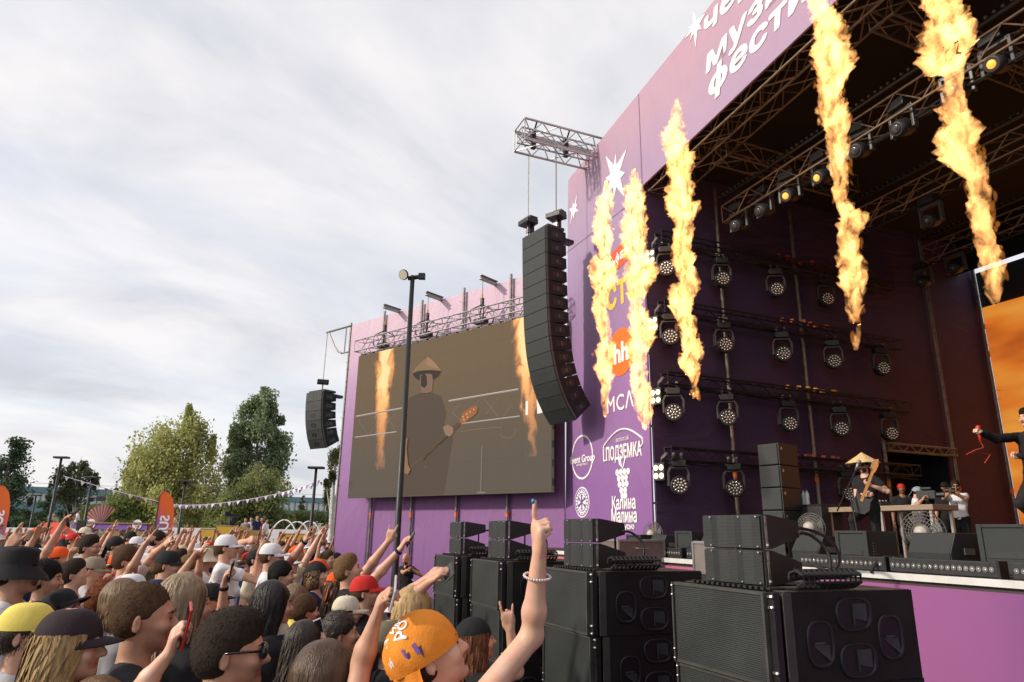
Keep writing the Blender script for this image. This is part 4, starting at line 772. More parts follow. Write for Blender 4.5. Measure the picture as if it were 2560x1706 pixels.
# ================================================================ LAMP POSTS
POST = pm('dark_post_paint', (0.018, 0.02, 0.021), 0.45, 0.2, 0.15, 5)
def lamp_post(lab, base, h, r, kind):
    o = thing('street_lamp', lab, 'lamp post', (base[0], base[1], 0), 0)
    obj('pole', MB().tube([(0, 0, 0), (0, 0, 1.4), (0, 0, 1.45), (0, 0, h)], [r * 1.15, r * 1.1, r, r * 0.72], 16), POST, o, True)
    if kind == 0:
        obj('arm', MB().bar((-0.10, 0, h - 0.06), (0.16, 0, h - 0.02), 0.05, 8).box((0.2, 0, h - 0.01), (0.14, 0.12, 0.12)), POST, o)
        a = np.array([-0.18, -0.06, h + 0.0]); m = MB().lathe([(0.02, -0.07), (0.08, -0.06), (0.115, 0.0), (0.11, 0.03)], 24); d = np.array([[0.35, 0, -0.93], [0, 1, 0], [0.93, 0, 0.35]]); m.v = [q @ np.array(Matrix.Rotation(R(112), 3, 'X').to_3x3()).T @ np.array(Matrix.Rotation(R(-25), 3, 'Z').to_3x3()).T + a for q in m.v]; l = obj('lamp_head', m, POST, o, True)
        m = MB().lathe([(0.0, 0.036), (0.10, 0.035)], 24, cap=False); m.v = [q @ np.array(Matrix.Rotation(R(112), 3, 'X').to_3x3()).T @ np.array(Matrix.Rotation(R(-25), 3, 'Z').to_3x3()).T + a for q in m.v]; obj('lens', m, pm('lamp_glass', (0.6, 0.55, 0.42), 0.25), l)
    else:
        obj('lamp_head', MB().box((0, 0, h + 0.03), (0.62, 0.3, 0.09)), POST, o, bv=0.02)
    if kind == 2:
        obj('speaker_box', MB().box((0.02, -0.12, h * 0.52), (0.4, 0.3, 0.45)), POST, o, bv=0.02); obj('camera_arm', MB().bar((0, 0, h * 0.80), (0.5, -0.1, h * 0.80), 0.04).box((0.6, -0.1, h * 0.79), (0.3, 0.2, 0.2)), POST, o)
    return o
b = at(985, 1480, 13); lamp_post('tall dark lamp post with round floodlight in front of the video screen', b, vz(b, 690), 0.066, 0)
for px, py, bx_, z, k, lab in ((155, 1146, 118, 30, 1, 'dark lamp post leaning over the small birch on the left'), (228, 1196, 207, 30, 2, 'dark post carrying a camera and a black speaker box'), (83, 1240, 72, 46, 1, 'distant lamp post in front of the dark conifers'), (472, 1205, 446, 33, 1, 'lamp post right of the feather flag'), (546, 1230, 530, 46, 1, 'lamp post between the birch and the poplar'), (496, 1262, 486, 60, 1, 'small distant lamp post under the big birch'), (803, 1172, 776, 26, 1, 'lamp post just left of the purple screen wall'), (762, 1276, 757, 70, 1, 'tiny distant lamp post below the bridge')):
    t = at(bx_, 1330, z); o = lamp_post(lab, t, vz(t, py), 0.07, k); o['group'] = 'lamp posts behind the crowd'
# ================================================================ BACKGROUND
def leafmat(name, c1, c2):
    m, N, p, o = newmat(name); tc = N.n('ShaderNodeTexCoord'); nz = N.n('ShaderNodeTexNoise'); nz.inputs['Scale'].default_value = 0.9; nz.inputs['Detail'].default_value = 5; N.l(tc.outputs['Object'], nz.inputs[0])
    r = N.n('ShaderNodeValToRGB'); r.color_ramp.elements[0].position = 0.35; r.color_ramp.elements[1].position = 0.68; r.color_ramp.elements[0].color = (*c1, 1); r.color_ramp.elements[1].color = (*c2, 1); N.l(nz.outputs[0], r.inputs[0]); N.l(r.outputs[0], p.inputs[0])
    p.inputs['Roughness'].default_value = 0.6; p.inputs['Specular IOR Level'].default_value = 0.3
    tr = N.n('ShaderNodeBsdfTranslucent'); N.l(r.outputs[0], tr.inputs[0]); mx = N.n('ShaderNodeMixShader'); mx.inputs[0].default_value = 0.5; N.l(p.outputs[0], mx.inputs[1]); N.l(tr.outputs[0], mx.inputs[2]); N.l(mx.outputs[0], o.inputs[0]); return m
BIRCH = leafmat('birch_leaves', (0.300, 0.316, 0.113), (0.600, 0.593, 0.240)); POPL = leafmat('poplar_leaves', (0.173, 0.226, 0.120), (0.360, 0.420, 0.226)); DARKL = leafmat('dark_leaves', (0.053, 0.090, 0.053), (0.120, 0.173, 0.090)); OLIVE = leafmat('olive_leaves', (0.150, 0.180, 0.067), (0.330, 0.353, 0.134)); BUSHL = leafmat('bush_leaves', (0.108, 0.144, 0.042), (0.240, 0.288, 0.096))  # tree leaf colours lightened, with distance haze put into them
BARK = pm('grey_bark', (0.12, 0.10, 0.085), 0.9, 0, 0.4, 6, 0.5, 20); WBARK = pm('white_birch_bark', (0.55, 0.53, 0.50), 0.8, 0, 0.35, 5, 0.3, 20, stretch=(1, 1, 4))
def tree(lab, base, h, lobes, leaf, bark, nleaf, size, seed, droop=0.0, cat='tree', name='tree', trunk_r=0.16):
    """lobes: (x, y, z, rx, ry, rz) crown masses in tree units; each is filled with leaf clumps on branch ends."""
    nleaf = int(nleaf * 1.7); size *= .60; q = np.random.default_rng(seed); o = thing(name, lab, cat, base, 0)
    tm = MB(); top = max(l[2] + l[5] * .6 for l in lobes)
    tp = [(0.12 * h * 0.1 * math.sin(3 * t + seed), 0.1 * math.cos(4 * t), top * t) for t in np.linspace(0, 1, 9)]
    tm.tube(tp, np.linspace(trunk_r, trunk_r * 0.12, 9), 9)
    V = []; vol = np.array([l[3] * l[4] * l[5] for l in lobes]) ** 0.75; vol = vol / vol.sum()
    nb = max(18, nleaf // 330); ends = []
    for l, v in zip(lobes, vol):
        k = max(3, int(nb * v))
        d = q.normal(size=(k, 3)); d /= np.linalg.norm(d, axis=1)[:, None]; rr = q.uniform(0.45, 1.02, k) ** 0.6
        e = np.array(l[:3]) + d * rr[:, None] * np.array(l[3:]); ends += [(x, min(l[3:])) for x in e]
    for e, sc_ in ends:
        t = np.clip((e[2] / top) * q.uniform(0.55, 0.85), 0.12, 0.95); i = t * 8; a = np.array(tp[int(i)]) ; m_ = (a + e) / 2 + q.normal(size=3) * 0.15 + np.array([0, 0, 0.2])
        if q.random() < 0.5: tm.tube([a, m_, e], [trunk_r * 0.28 * (1 - t * .6), trunk_r * 0.16, 0.012], 5, False)
    per = max(20, nleaf // len(ends)); P = []
    for e, sc_ in ends:
        s_ = sc_ * q.uniform(0.26, 0.62); g_ = np.clip(q.normal(size=(per, 3)), -1.7, 1.7) * np.array([s_, s_, s_ * 0.8]); 
        if droop: g_[:, 2] -= droop * np.abs(q.normal(size=per)) * (0.3 + np.linalg.norm(g_[:, :2], axis=1)); g_[:, :2] *= 0.75
        P.append(e + g_)
    P = np.concatenate(P); P = P[P[:, 2] > 0.25]; n = len(P)
    sz = size * q.uniform(0.55, 1.35, n)[:, None]; u = q.normal(size=(n, 3)); u /= np.linalg.norm(u, axis=1)[:, None]; 
    if droop: u[:, 2] -= 0.9; u /= np.linalg.norm(u, axis=1)[:, None]
    w_ = np.cross(u, q.normal(size=(n, 3))); w_ /= np.linalg.norm(w_, axis=1)[:, None]
    v = np.stack([P - u * sz * .6, P + w_ * sz * .38, P + u * sz * .7, P - w_ * sz * .38], 1).reshape(-1, 3)
    me = tri_mesh('foliage', v, np.arange(4 * n).reshape(-1, 4), False); obj('foliage', me, leaf, o); obj('trunk', tm, bark, o, True); return o
def base_at(px, z): p = at(px, 1300, z); return (p[0], p[1], 0)
def pxm(z): return F / z / 0.963
def pl(px, py, rx, ry, z, cx):            # crown mass from its place in the photo: centre pixel, half sizes in pixels
    k = pxm(z) * .963; p = at(px, py, z); c = at(cx, 1300, z); return (p[0] - c[0], random.uniform(-.5, .5), vz((p[0], c[1]), py), rx / k, rx / k * .9, ry / k)
def ptree(lab, cx, z, masses, leaf, bark, n, size, seed, **k): return tree(lab, base_at(cx, z), 10, [pl(a, b, c, d, z, cx) for a, b, c, d in masses], leaf, bark, n, size, seed, **k)
ptree('big yellow green birch with drooping twigs, largest on the left', 425, 48, [(425, 1065, 55, 50), (370, 1100, 50, 60), (470, 1090, 45, 55), (400, 1170, 75, 60), (460, 1180, 70, 60), (345, 1210, 55, 60), (420, 1255, 100, 50), (505, 1240, 45, 50), (330, 1150, 30, 40), (520, 1090, 18, 35), (440, 1030, 25, 20)], BIRCH, WBARK, 17000, 0.30, 3, droop=1.0, name='birch_tree')
ptree('tall upright green poplar behind the bunting', 625, 50, [(645, 1000, 32, 26), (600, 1010, 22, 22), (620, 1050, 50, 40), (660, 1050, 28, 40), (585, 1075, 28, 50), (640, 1110, 55, 45), (585, 1130, 40, 40), (660, 1130, 30, 30), (560, 1100, 18, 30), (610, 1170, 70, 40), (570, 1190, 30, 30)], POPL, BARK, 14000, 0.30, 4, droop=0.1, name='poplar_tree')
ptree('broad dark olive willow under the tall poplar', 630, 46, [(640, 1190, 45, 40), (590, 1230, 50, 45), (670, 1220, 45, 45), (620, 1275, 80, 50), (700, 1280, 35, 45), (660, 1300, 60, 40), (565, 1290, 35, 35)], OLIVE, BARK, 13000, 0.27, 5, droop=0.9, name='willow_tree')
ptree('dark leafy tree cut off by the left edge of the picture', -10, 52, [(-5, 1120, 22, 30), (-10, 1170, 38, 45), (5, 1200, 30, 30), (-15, 1250, 50, 60)], DARKL, BARK, 6000, 0.3, 6, name='leafy_tree')
ptree('small airy birch behind the left lamp post', 178, 55, [(185, 1155, 28, 22), (160, 1185, 32, 28), (200, 1180, 25, 30), (145, 1215, 20, 20), (215, 1200, 16, 28), (180, 1225, 40, 25)], leafmat('grey_birch_leaves', (0.084, 0.102, 0.048), (0.156, 0.168, 0.090)), WBARK, 3600, 0.27, 7, droop=0.5, name='birch_tree')
ptree('thin sparse young birch left of the big birch', 302, 56, [(308, 1150, 10, 18), (303, 1185, 14, 24), (315, 1215, 12, 20), (298, 1230, 12, 20)], leafmat('pale_birch_leaves', (0.144, 0.156, 0.072), (0.240, 0.240, 0.132)), WBARK, 900, 0.24, 8, droop=0.5, name='birch_tree', trunk_r=0.08)
ptree('slim white trunked birch beside the screen wall', 833, 34, [(842, 1105, 10, 18), (826, 1150, 18, 20), (838, 1130, 14, 24), (815, 1200, 14, 14), (812, 1235, 14, 12), (845, 1190, 10, 25), (822, 1180, 10, 14)], leafmat('slim_birch_leaves', (0.072, 0.090, 0.036), (0.156, 0.168, 0.072)), WBARK, 2600, 0.17, 9, droop=0.4, name='birch_tree', trunk_r=0.2)
def conifer(lab, px, py_top, z, wpx, leaf, n, seed):
    k = F / z; t = vz(base_at(px, z), py_top); wr = wpx / k / 2
    lb = [(0, 0, t * (0.12 + 0.85 * f), wr * (1.02 - f) + 0.08, wr * (1.02 - f) + .08, t * 0.09) for f in np.linspace(0, 1, 9)]
    return tree(lab, base_at(px, z), t, lb, leaf, BARK, n, 0.24, seed, cat='tree', name='conifer_tree', trunk_r=0.12)
for i, (px, py, z, wpx, lab) in enumerate(((62, 1240, 58, 40, 'dark conifer behind the left lamp post, shortest of the dense three'), (110, 1212, 60, 70, 'dark conifer at the middle of the dense dark clump'), (165, 1225, 57, 80, 'dark conifer nearest the post with the speaker box'), (215, 1235, 62, 60, 'dark conifer right of the post with the speaker box'))):
    conifer(lab, px, py, z, wpx, DARKL, 3200, 20 + i)
conifer('small sparse pine in front of the bridge near the screen wall', 752, 1242, 62, 44, leafmat('pine_needles', (0.060, 0.072, 0.042), (0.120, 0.126, 0.072)), 900, 30)
conifer('thin little pine sticking up above the bridge left of the birch', 277, 1206, 66, 22, DARKL, 500, 31)
conifer('scrawny pine right of the olive willow', 700, 1190, 64, 40, leafmat('thin_needles', (0.084, 0.090, 0.060), (0.144, 0.144, 0.096)), 350, 32)
for i, (px, z, masses, lab, lf) in enumerate(((248, 50, [(248, 1275, 34, 26), (230, 1290, 25, 20)], 'light green bush left of the striped fan', BUSHL), (310, 46, [(305, 1270, 30, 30), (330, 1290, 40, 30), (285, 1300, 25, 22)], 'green bush behind the striped fan with reddish tips', BUSHL), (380, 50, [(380, 1280, 40, 36), (360, 1300, 30, 24)], 'green bush behind the feather flag', OLIVE), (470, 54, [(480, 1290, 40, 30), (520, 1300, 30, 22)], 'low green bush right of the feather flag', OLIVE), (770, 50, [(770, 1300, 40, 18), (815, 1290, 20, 25), (735, 1305, 25, 14)], 'low scrub under the bridge beside the screen wall', BUSHL), (25, 50, [(20, 1310, 30, 20), (45, 1315, 25, 15)], 'dark scrub at the left edge behind the white fence', DARKL))):
    ptree(lab, px, z, masses, lf, BARK, 2600, 0.22, 40 + i, cat='bush', name='bush', trunk_r=0.05)
# bridge with a glazed gallery
TEAL = pm('teal_bridge_paint', (0.13, 0.25, 0.28), 0.5, 0, 0.15, 0.2); CONC = pm('pale_concrete', (0.45, 0.44, 0.42), 0.8, 0, 0.12, 0.3)
A_ = at(-120, 1262, 150); B_ = at(900, 1288, 196); L_ = math.hypot(B_[0] - A_[0], B_[1] - A_[1]); br = thing('railway_bridge', 'long teal covered bridge with a band of pale windows behind the trees', 'bridge', (A_[0], A_[1], 0), math.atan2(B_[1] - A_[1], B_[0] - A_[0]))
zb = 6.0
obj('girder', MB().box((L_ / 2, 0, zb), (L_, 5, 2.2)), TEAL, br); obj('roof', MB().box((L_ / 2, 0, zb + 4.0), (L_, 5.4, 1.3)), TEAL, br)
obj('window_band', MB().box((L_ / 2, 0, zb + 2.2), (L_, 4.6, 2.19)), pm('hazy_glazing', (0.62, 0.63, 0.62), 0.3, 0, 0.1, 0.3), br)
mm = MB()
for i in range(int(L_ / 1.6)): mm.box((i * 1.6, -2.4, zb + 2.2), (0.28, 0.3, 2.2))
obj('mullion', mm, TEAL, br)
mm = MB()
for i in range(int(L_ / 9)): mm.bar((i * 9, -2, zb + 4.7), (i * 9, -2, zb + 7.0), 0.06, 5)
mm.bar((0, -2, zb + 5.5), (L_, -2, zb + 5.5), 0.04, 4); obj('roof_rail', mm, STEEL, br)
for i, t in enumerate((0.1, 0.33, 0.56, 0.79, 0.93)): obj('pier', MB().box((L_ * t, 0, zb / 2 - .6), (2.2, 4, zb - 1.2)), CONC, br)
hill = MB(); k = 40; xs = np.linspace(-260, 190, k)
for i, x in enumerate(xs): pass
v = []
for x in xs: hh = 5.5 + 1.5 * math.sin(x * .03) + math.sin(x * .11); v += [(x, 205, -0.2), (x, 222, hh), (x, 300, hh * 1.05)]
hill.add(v, [q for i in range(k - 1) for q in ((3 * i, 3 * i + 3, 3 * i + 4, 3 * i + 1), (3 * i + 1, 3 * i + 4, 3 * i + 5, 3 * i + 2))])
tag(obj('hill', hill, pm('dry_grass_bank', (0.19, 0.16, 0.10), 0.95, 0, 0.4, 0.15)), 'brownish bank behind the bridge', 'hill', kind='structure')
# feather flags
def flagmat():
    m, N, p, o = newmat('feather_flag_print'); tc = N.n('ShaderNodeTexCoord'); sp = N.n('ShaderNodeSeparateXYZ'); N.l(tc.outputs['Object'], sp.inputs[0]); mr = N.n('ShaderNodeMapRange'); N.l(sp.outputs[2], mr.inputs[0]); mr.inputs[1].default_value = 0.5; mr.inputs[2].default_value = 3.6
    ad = N.n('ShaderNodeMath', operation='MULTIPLY_ADD'); N.l(sp.outputs[0], ad.inputs[0]); ad.inputs[1].default_value = 0.35; N.l(mr.outputs[0], ad.inputs[2])
    r = N.n('ShaderNodeValToRGB'); e = r.color_ramp.elements; e[0].position = 0.15; e[0].color = (0.03, 0.2, 0.5, 1); e[1].position = 0.8; e[1].color = (0.85, 0.18, 0.03, 1); k = e.new(0.5); k.color = (0.3, 0.16, 0.42, 1); k = e.new(0.66); k.color = (0.75, 0.15, 0.12, 1); N.l(ad.outputs[0], r.inputs[0]); N.l(r.outputs[0], p.inputs[0]); p.inputs['Roughness'].default_value = 0.7
    tr = N.n('ShaderNodeBsdfTranslucent'); N.l(r.outputs[0], tr.inputs[0]); mx = N.n('ShaderNodeMixShader'); mx.inputs[0].default_value = 0.3; N.l(p.outputs[0], mx.inputs[1]); N.l(tr.outputs[0], mx.inputs[2]); N.l(mx.outputs[0], o.inputs[0]); return m
FLM = flagmat()
def feather_flag(lab, px, z, top_py, rz):
    b = base_at(px, z); k = vz(b, top_py); o = thing('feather_flag', lab, 'flag', b, rz, 'orange and blue feather flags'); s = k / 3.7
    pl_ = [(-.32, 0.5), (.32, 0.55), (.34, 2.6), (.30, 3.0), (.18, 3.4), (0.0, 3.62), (-.22, 3.7), (-.32, 3.66)]
    obj('cloth', MB().prism([(x * s, z_ * s) for x, z_ in pl_], -0.006, 0.006), FLM, o); obj('pole', MB().tube([(-.34 * s, 0, 0), (-.34 * s, 0, 3.5 * s), (-.2 * s, 0, 3.73 * s), (0.02 * s, 0, 3.66 * s)], 0.018, 6), POST, o)
    m = text_mb('SUBXA', 0.50 * s, 0.01); m.v = [np.stack([-a[:, 2] + 0.17 * s, a[:, 1] - 0.012, a[:, 0] * -1 + 1.95 * s], 1) * np.array([1, 1, 1]) for a in m.v]; obj('lettering', m, WHITE, o); return o
feather_flag('orange to blue feather flag with white letters, right of the round signs', 412, 27, 1228, R(8)); feather_flag('orange to blue feather flag cut by the left edge of the picture', -4, 27, 1213, R(8))
# bunting
def bunting(lab, pts, z, sag, n, sz=0.17):
    P = [at(x, y, z_) for (x, y), z_ in zip(pts, z)]; o = thing('bunting_garland', lab, 'bunting', P[0], 0); b0 = np.array(P[0]); C_ = []
    for a, b in zip(P, P[1:]):
        for t in np.linspace(0, 1, n, endpoint=False): q = a * (1 - t) + b * t; q = q - np.array([0, 0, sag * 4 * t * (1 - t)]); C_.append(q - b0)
    C_.append(P[-1] - b0); obj('rope', MB().tube(C_, 0.012, 4), WHITE, o)
    for i in range(len(C_) - 1):
        p = C_[i]; d = C_[i + 1] - C_[i]; d = d / np.linalg.norm(d) * sz * .5; c = p + (C_[i + 1] - C_[i]) / 2; m = MB(); y = np.array([0, 0.006, 0]); t = c - np.array([0, 0, sz * 1.05]) + np.array([0.03, 0.05, 0]) * rng.uniform(-1, 1)
        m.add([c - d - y, c + d - y, t - y, c - d + y, c + d + y, t + y], [(0, 2, 1), (3, 4, 5), (0, 1, 4, 3), (1, 2, 5, 4), (2, 0, 3, 5)]); obj('pennant', m, PURP if i % 2 else WHITE, o)
    return o
bunting('line of white and purple pennants sagging in front of the birch and the poplar', [(157, 1190), (430, 1262), (545, 1259), (705, 1232), (800, 1200)], (30, 31, 31, 31, 30), 0.05, 14)
bunting('short faint line of dark pennants high beside the screen wall', [(700, 1236), (800, 1206), (845, 1185)], (40, 40, 40), 0.1, 7, 0.2)
# counter with wooden panels and round signs, striped fan above it
WOODP = pm('slatted_wood', (0.28, 0.17, 0.08), 0.6, 0, 0.25, 1.5, stretch=(6, 6, 0.6)); FASC = ramp_mat('counter_print', 0, [(-3, (0.25, 0.10, 0.35)), (3, (0.2, 0.12, 0.45))], bump=0.05)
ZC = 30; c0 = at(285, 1330, ZC); k = F / ZC
o = thing('food_counter', 'wooden counter with purple band and two round white signs behind the crowd', 'counter', (c0[0], c0[1], 0), R(-3)); zt = at(285, 1310, ZC)[2]
for x in (-1.0, 0.1, 1.35): obj('panel', MB().box((x * 1.15, 0, zt / 2), (0.62, 0.4, zt)), WOODP, o)
obj('top_band', MB().box((-0.05, -0.22, zt - 0.12), (3.3, 0.05, 0.24)), FASC, o); obj('counter_top', MB().box((0, 0.1, zt + 0.03), (3.6, 0.8, 0.05)), WOODP, o)
for i, px in enumerate((231, 350)):
    x = (px - 285) / k * 1.0; d = obj('round_sign', disc(MB(), x, zt - 0.02, 0.21, 28, None, -0.27, -0.25), WHITE, o); 
    for j in range(3): tm = text_mb(('Вкусная', 'Уличная', 'Еда')[j], 0.085); move(tm, (x, -0.275, zt + 0.04 - 0.085 * j)); obj('lettering', tm, PURP, d)
f0 = at(252, 1312, 30.4); o = thing('striped_fan', 'giant striped orange and purple paper fan standing on the counter', 'decoration', f0, R(-3)); a0 = np.linspace(R(168), R(50), 22)
for par, mt in ((0, pm('fan_orange', (0.62, 0.26, 0.06), 0.7)), (1, pm('fan_purple', (0.16, 0.08, 0.2), 0.7))):
    m = MB()
    for i in range(21):
        if i % 2 == par: r0, r1 = 0.12, 0.86; m.prism([(r * math.cos(t), r * math.sin(t)) for r, t in ((r0, a0[i]), (r1, a0[i]), (r1, a0[i + 1]), (r0, a0[i + 1]))][::-1], -0.01 - .01 * par, 0.01 - .01 * par)
    obj('stripe_set', m, mt, o)
# red canopy, white fence, yellow stands
REDC = pm('red_canopy', (0.75, 0.06, 0.02), 0.6, 0, 0.1, 3)
t0 = at(128, 1345, 33); o = thing('red_tent', 'low red canopy tent half hidden by raised arms', 'tent', (t0[0], t0[1], 0), R(10)); zt = at(128, 1307, 33)[2]
obj('canopy', MB().add([(-0.95, -.8, zt - .55), (.85, -.8, zt - .55), (.85, .9, zt - .55), (-.95, .9, zt - .55), (-.4, 0, zt), (.35, 0, zt)], [(0, 1, 5, 4), (1, 2, 5), (2, 3, 4, 5), (3, 0, 4)]), REDC, o)
e = MB()
for x in (-.9, .8):
    for y in (-.75, .85): e.bar((x, y, 0), (x, y, zt - .55), 0.025, 6)
obj('leg', e, ALU, o)
FENW = pm('white_fence_sheet', (0.72, 0.71, 0.70), 0.7, 0, 0.06, 0.8)
def fence(lab, x0, x1, z0, z1, py0, py1):
    a = at(x0, py0, z0); b = at(x1, py1, z1); L = math.hypot(b[0] - a[0], b[1] - a[1]); o = thing('site_fence', lab, 'fence', (a[0], a[1], 0), math.atan2(b[1] - a[1], b[0] - a[0])); h = (a[2] + b[2]) / 2
    obj('sheet', MB().box((L / 2, 0, h / 2 + .03), (L, 0.04, h)), FENW, o); e = MB()
    for i in range(int(L / 2) + 1): e.bar((min(i * 2, L), 0.06, 0), (min(i * 2, L), 0.06, h + .05), 0.03, 6)
    obj('post', e, STEEL, o); return o
fence('long white sheet fence behind the crowd reaching the screen wall', 400, 850, 38, 38, 1322, 1326); fence('white sheet fence at the far left behind the counter', -60, 215, 37, 37, 1321, 1322)
YELM = pm('yellow_board', (0.56, 0.33, 0.03), 0.6, 0, 0.08, 2)
def stand(lab, x0, x1, z, py):
    a = at(x0, py, z); b = at(x1, py, z); o = thing('camera_platform', lab, 'platform', ((a[0] + b[0]) / 2, a[1], 0), 0, 'yellow platforms behind the crowd'); wd = b[0] - a[0]
    obj('board', MB().box((0, 0, a[2] / 2), (wd, 1.2, a[2])), YELM, o); obj('rail', MB().bar((-wd / 2, -.6, a[2] + .02), (wd / 2, -.6, a[2] + .02), 0.02, 6), STEEL, o); return o
stand('yellow platform block under the television camera', 556, 605, 28, 1316); stand('wide yellow platform block left of the television camera', 521, 556, 28.4, 1324); stand('yellow platform block right of the television camera', 606, 637, 28.2, 1326); stand('separate yellow block near the screen wall', 718, 796, 30, 1336)
tv = at(578, 1318, 27.6); o = thing('television_camera', 'large black television camera on the yellow platform', 'camera', tv, R(-60)); obj('body', MB().box((0, 0, 0.28), (0.62, 0.26, 0.26)).box((-0.1, 0, 0.46), (0.3, 0.2, 0.14)), BLACKP, o, bv=0.02); obj('lens', MB().lathe([(0.1, 0.3), (0.12, 0.7)], 14, (0, 0, .28), 'x'), BLACKM, o); obj('tripod_head', MB().box((0, 0, 0.06), (0.2, 0.2, 0.16)).bar((-.1, 0, .1), (-.7, .1, -.05), 0.02), BLACKM, o); obj('viewfinder', MB().box((-.05, -.2, .5), (.25, .2, .18)), BLACKM, o)
aw = at(720, 1330, 42); o = thing('climbing_arch', 'white arched play frame behind the fence', 'play frame', (aw[0], aw[1], 0), 0); e = MB()
for (x0, x1, hh) in ((-1.2, 0.8, 2.75), (-0.5, 1.6, 2.65), (0.3, 2.2, 2.7)): e.tube([((x0 + x1) / 2 + (x1 - x0) / 2 * math.cos(t), .2 * x0, 0.6 + (hh - .6) * math.sin(t)) for t in np.linspace(math.pi, 0, 20)], 0.045, 6); e.bar((x0, .2 * x0, 0), (x0, .2 * x0, .62), .045, 6).bar((x1, .2 * x0, 0), (x1, .2 * x0, .62), .045, 6)
obj('arch', e, WHITE, o)
# ================================================================ SUBWOOFERS AND FRONT FILLS BY THE STAGE EDGE
def perf(name, col, sc_=72):
    m, N, p, o = newmat(name); tc = N.n('ShaderNodeTexCoord'); mp = N.n('ShaderNodeMapping'); mp.inputs['Scale'].default_value = (sc_, sc_, sc_); N.l(tc.outputs['Object'], mp.inputs[0]); sp = N.n('ShaderNodeSeparateXYZ'); N.l(mp.outputs[0], sp.inputs[0])
    # staggered round holes
    fl = N.n('ShaderNodeMath', operation='FLOOR'); N.l(sp.outputs[2], fl.inputs[0]); hf = N.n('ShaderNodeMath', operation='MULTIPLY_ADD'); N.l(fl.outputs[0], hf.inputs[0]); hf.inputs[1].default_value = 0.5; N.l(sp.outputs[0], hf.inputs[2])
    fx = N.n('ShaderNodeMath', operation='FRACT'); N.l(hf.outputs[0], fx.inputs[0]); fz = N.n('ShaderNodeMath', operation='FRACT'); N.l(sp.outputs[2], fz.inputs[0])
    cm = N.n('ShaderNodeCombineXYZ'); N.l(fx.outputs[0], cm.inputs[0]); N.l(fz.outputs[0], cm.inputs[1]); ds = N.n('ShaderNodeVectorMath', operation='DISTANCE'); N.l(cm.outputs[0], ds.inputs[0]); ds.inputs[1].default_value = (0.5, 0.5, 0)
    st_ = N.n('ShaderNodeMapRange'); N.l(ds.outputs['Value'], st_.inputs[0]); st_.inputs[1].default_value = 0.30; st_.inputs[2].default_value = 0.42
    nz = N.n('ShaderNodeTexNoise'); nz.inputs['Scale'].default_value = 2.2; nz.inputs['Detail'].default_value = 6; N.l(tc.outputs['Object'], nz.inputs[0]); r = N.n('ShaderNodeValToRGB'); r.color_ramp.elements[0].position = .3; r.color_ramp.elements[1].position = .75; r.color_ramp.elements[0].color = (*[c * .75 for c in col], 1); r.color_ramp.elements[1].color = (*[c * 1.5 + .008 for c in col], 1); N.l(nz.outputs[0], r.inputs[0])
    mix = N.n('ShaderNodeMix', data_type='RGBA'); N.l(st_.outputs[0], mix.inputs[0]); mix.inputs[6].default_value = (0.003, 0.003, 0.003, 1); N.l(r.outputs[0], mix.inputs[7]); N.l(mix.outputs[2], p.inputs[0]); p.inputs['Roughness'].default_value = 0.55
    bp = N.n('ShaderNodeBump'); bp.inputs['Strength'].default_value = 0.4; bp.inputs['Distance'].default_value = 0.004; N.l(st_.outputs[0], bp.inputs['Height']); N.l(bp.outputs[0], p.inputs['Normal']); return m
SGR = perf('perforated_sub_grille', (0.026, 0.031, 0.030), 70); FGR = perf('perforated_fill_grille', (0.022, 0.027, 0.0265), 95)
SUBW = pm('black_textured_wood', (0.014, 0.012, 0.0115), 0.6, 0, 0.45, 3, 0.35, 120, rvar=0.15, spec=.22); SUBT = pm('brown_lid', (0.075, 0.055, 0.042), 0.75, 0, 0.45, 5, 0.25, 80); STRIP = pm('worn_grey_strip', (0.048, 0.047, 0.042), 0.6, 0, 0.3, 6)
HW = pm('bright_hardware', (0.6, 0.58, 0.55), 0.3, 0.9, 0.2, 20); HORN = pm('lit_horn_plastic', (0.030, 0.040, 0.040), 0.35, 0, 0.3, 5, rvar=.1)
SWID, SDEP, SHT = 1.13, 1.36, 0.612
SUBS = []
def sub_mesh_parts():
    P = {}
    P['cabinet'] = (MB().box((SWID / 2, SDEP / 2 + 0.06, SHT / 2), (SWID, SDEP - 0.12, SHT - 0.006)), SUBW)
    P['lid'] = (MB().box((SWID / 2, SDEP / 2 + 0.06, SHT - 0.0005), (SWID - .02, SDEP - 0.14, 0.004)), SUBT)  # lid colour is paler and browner than the cabinet
    P['grille'] = (MB().box((SWID / 2 - .03, 0.012, SHT / 2), (SWID - .12, 0.03, SHT - 0.05)), SGR)
    P['grille_rim'] = (MB().box((0.009, 0.02, SHT / 2), (0.018, 0.07, SHT - .01)).box((SWID - .075, 0.02, SHT / 2), (0.022, 0.07, SHT - .01)).box((SWID / 2 - .03, 0.02, SHT - .015), (SWID - .12, .06, .02)).box((SWID / 2 - .03, 0.02, .015), (SWID - .12, .06, .02)), STRIP)
    P['recess'] = (MB().box((SWID - .03, 0.045, SHT / 2), (0.055, 0.05, SHT - .01)), BLACKM)
    P['corner_strip'] = (MB().box((SWID + .003, 0.13, SHT / 2), (0.012, 0.075, SHT - .012)), STRIP)
    h = MB()
    for z in (0.03, 0.10, SHT - .10, SHT - .03):
        h.box((SWID - .03, 0.018, z), (0.045, 0.02, 0.016)); h.ball((SWID - .012, 0.01, z), 0.014, 8, 6); h.ball((0.015, -.018, z), .010, 8, 6)
    P['latch'] = (h, HW)
    return P
PORTS = ((0.74, 0.455, 0.175, 0.115), (0.40, 0.27, 0.125, 0.155), (1.08, 0.29, 0.125, 0.155), (0.74, 0.15, 0.175, 0.115))
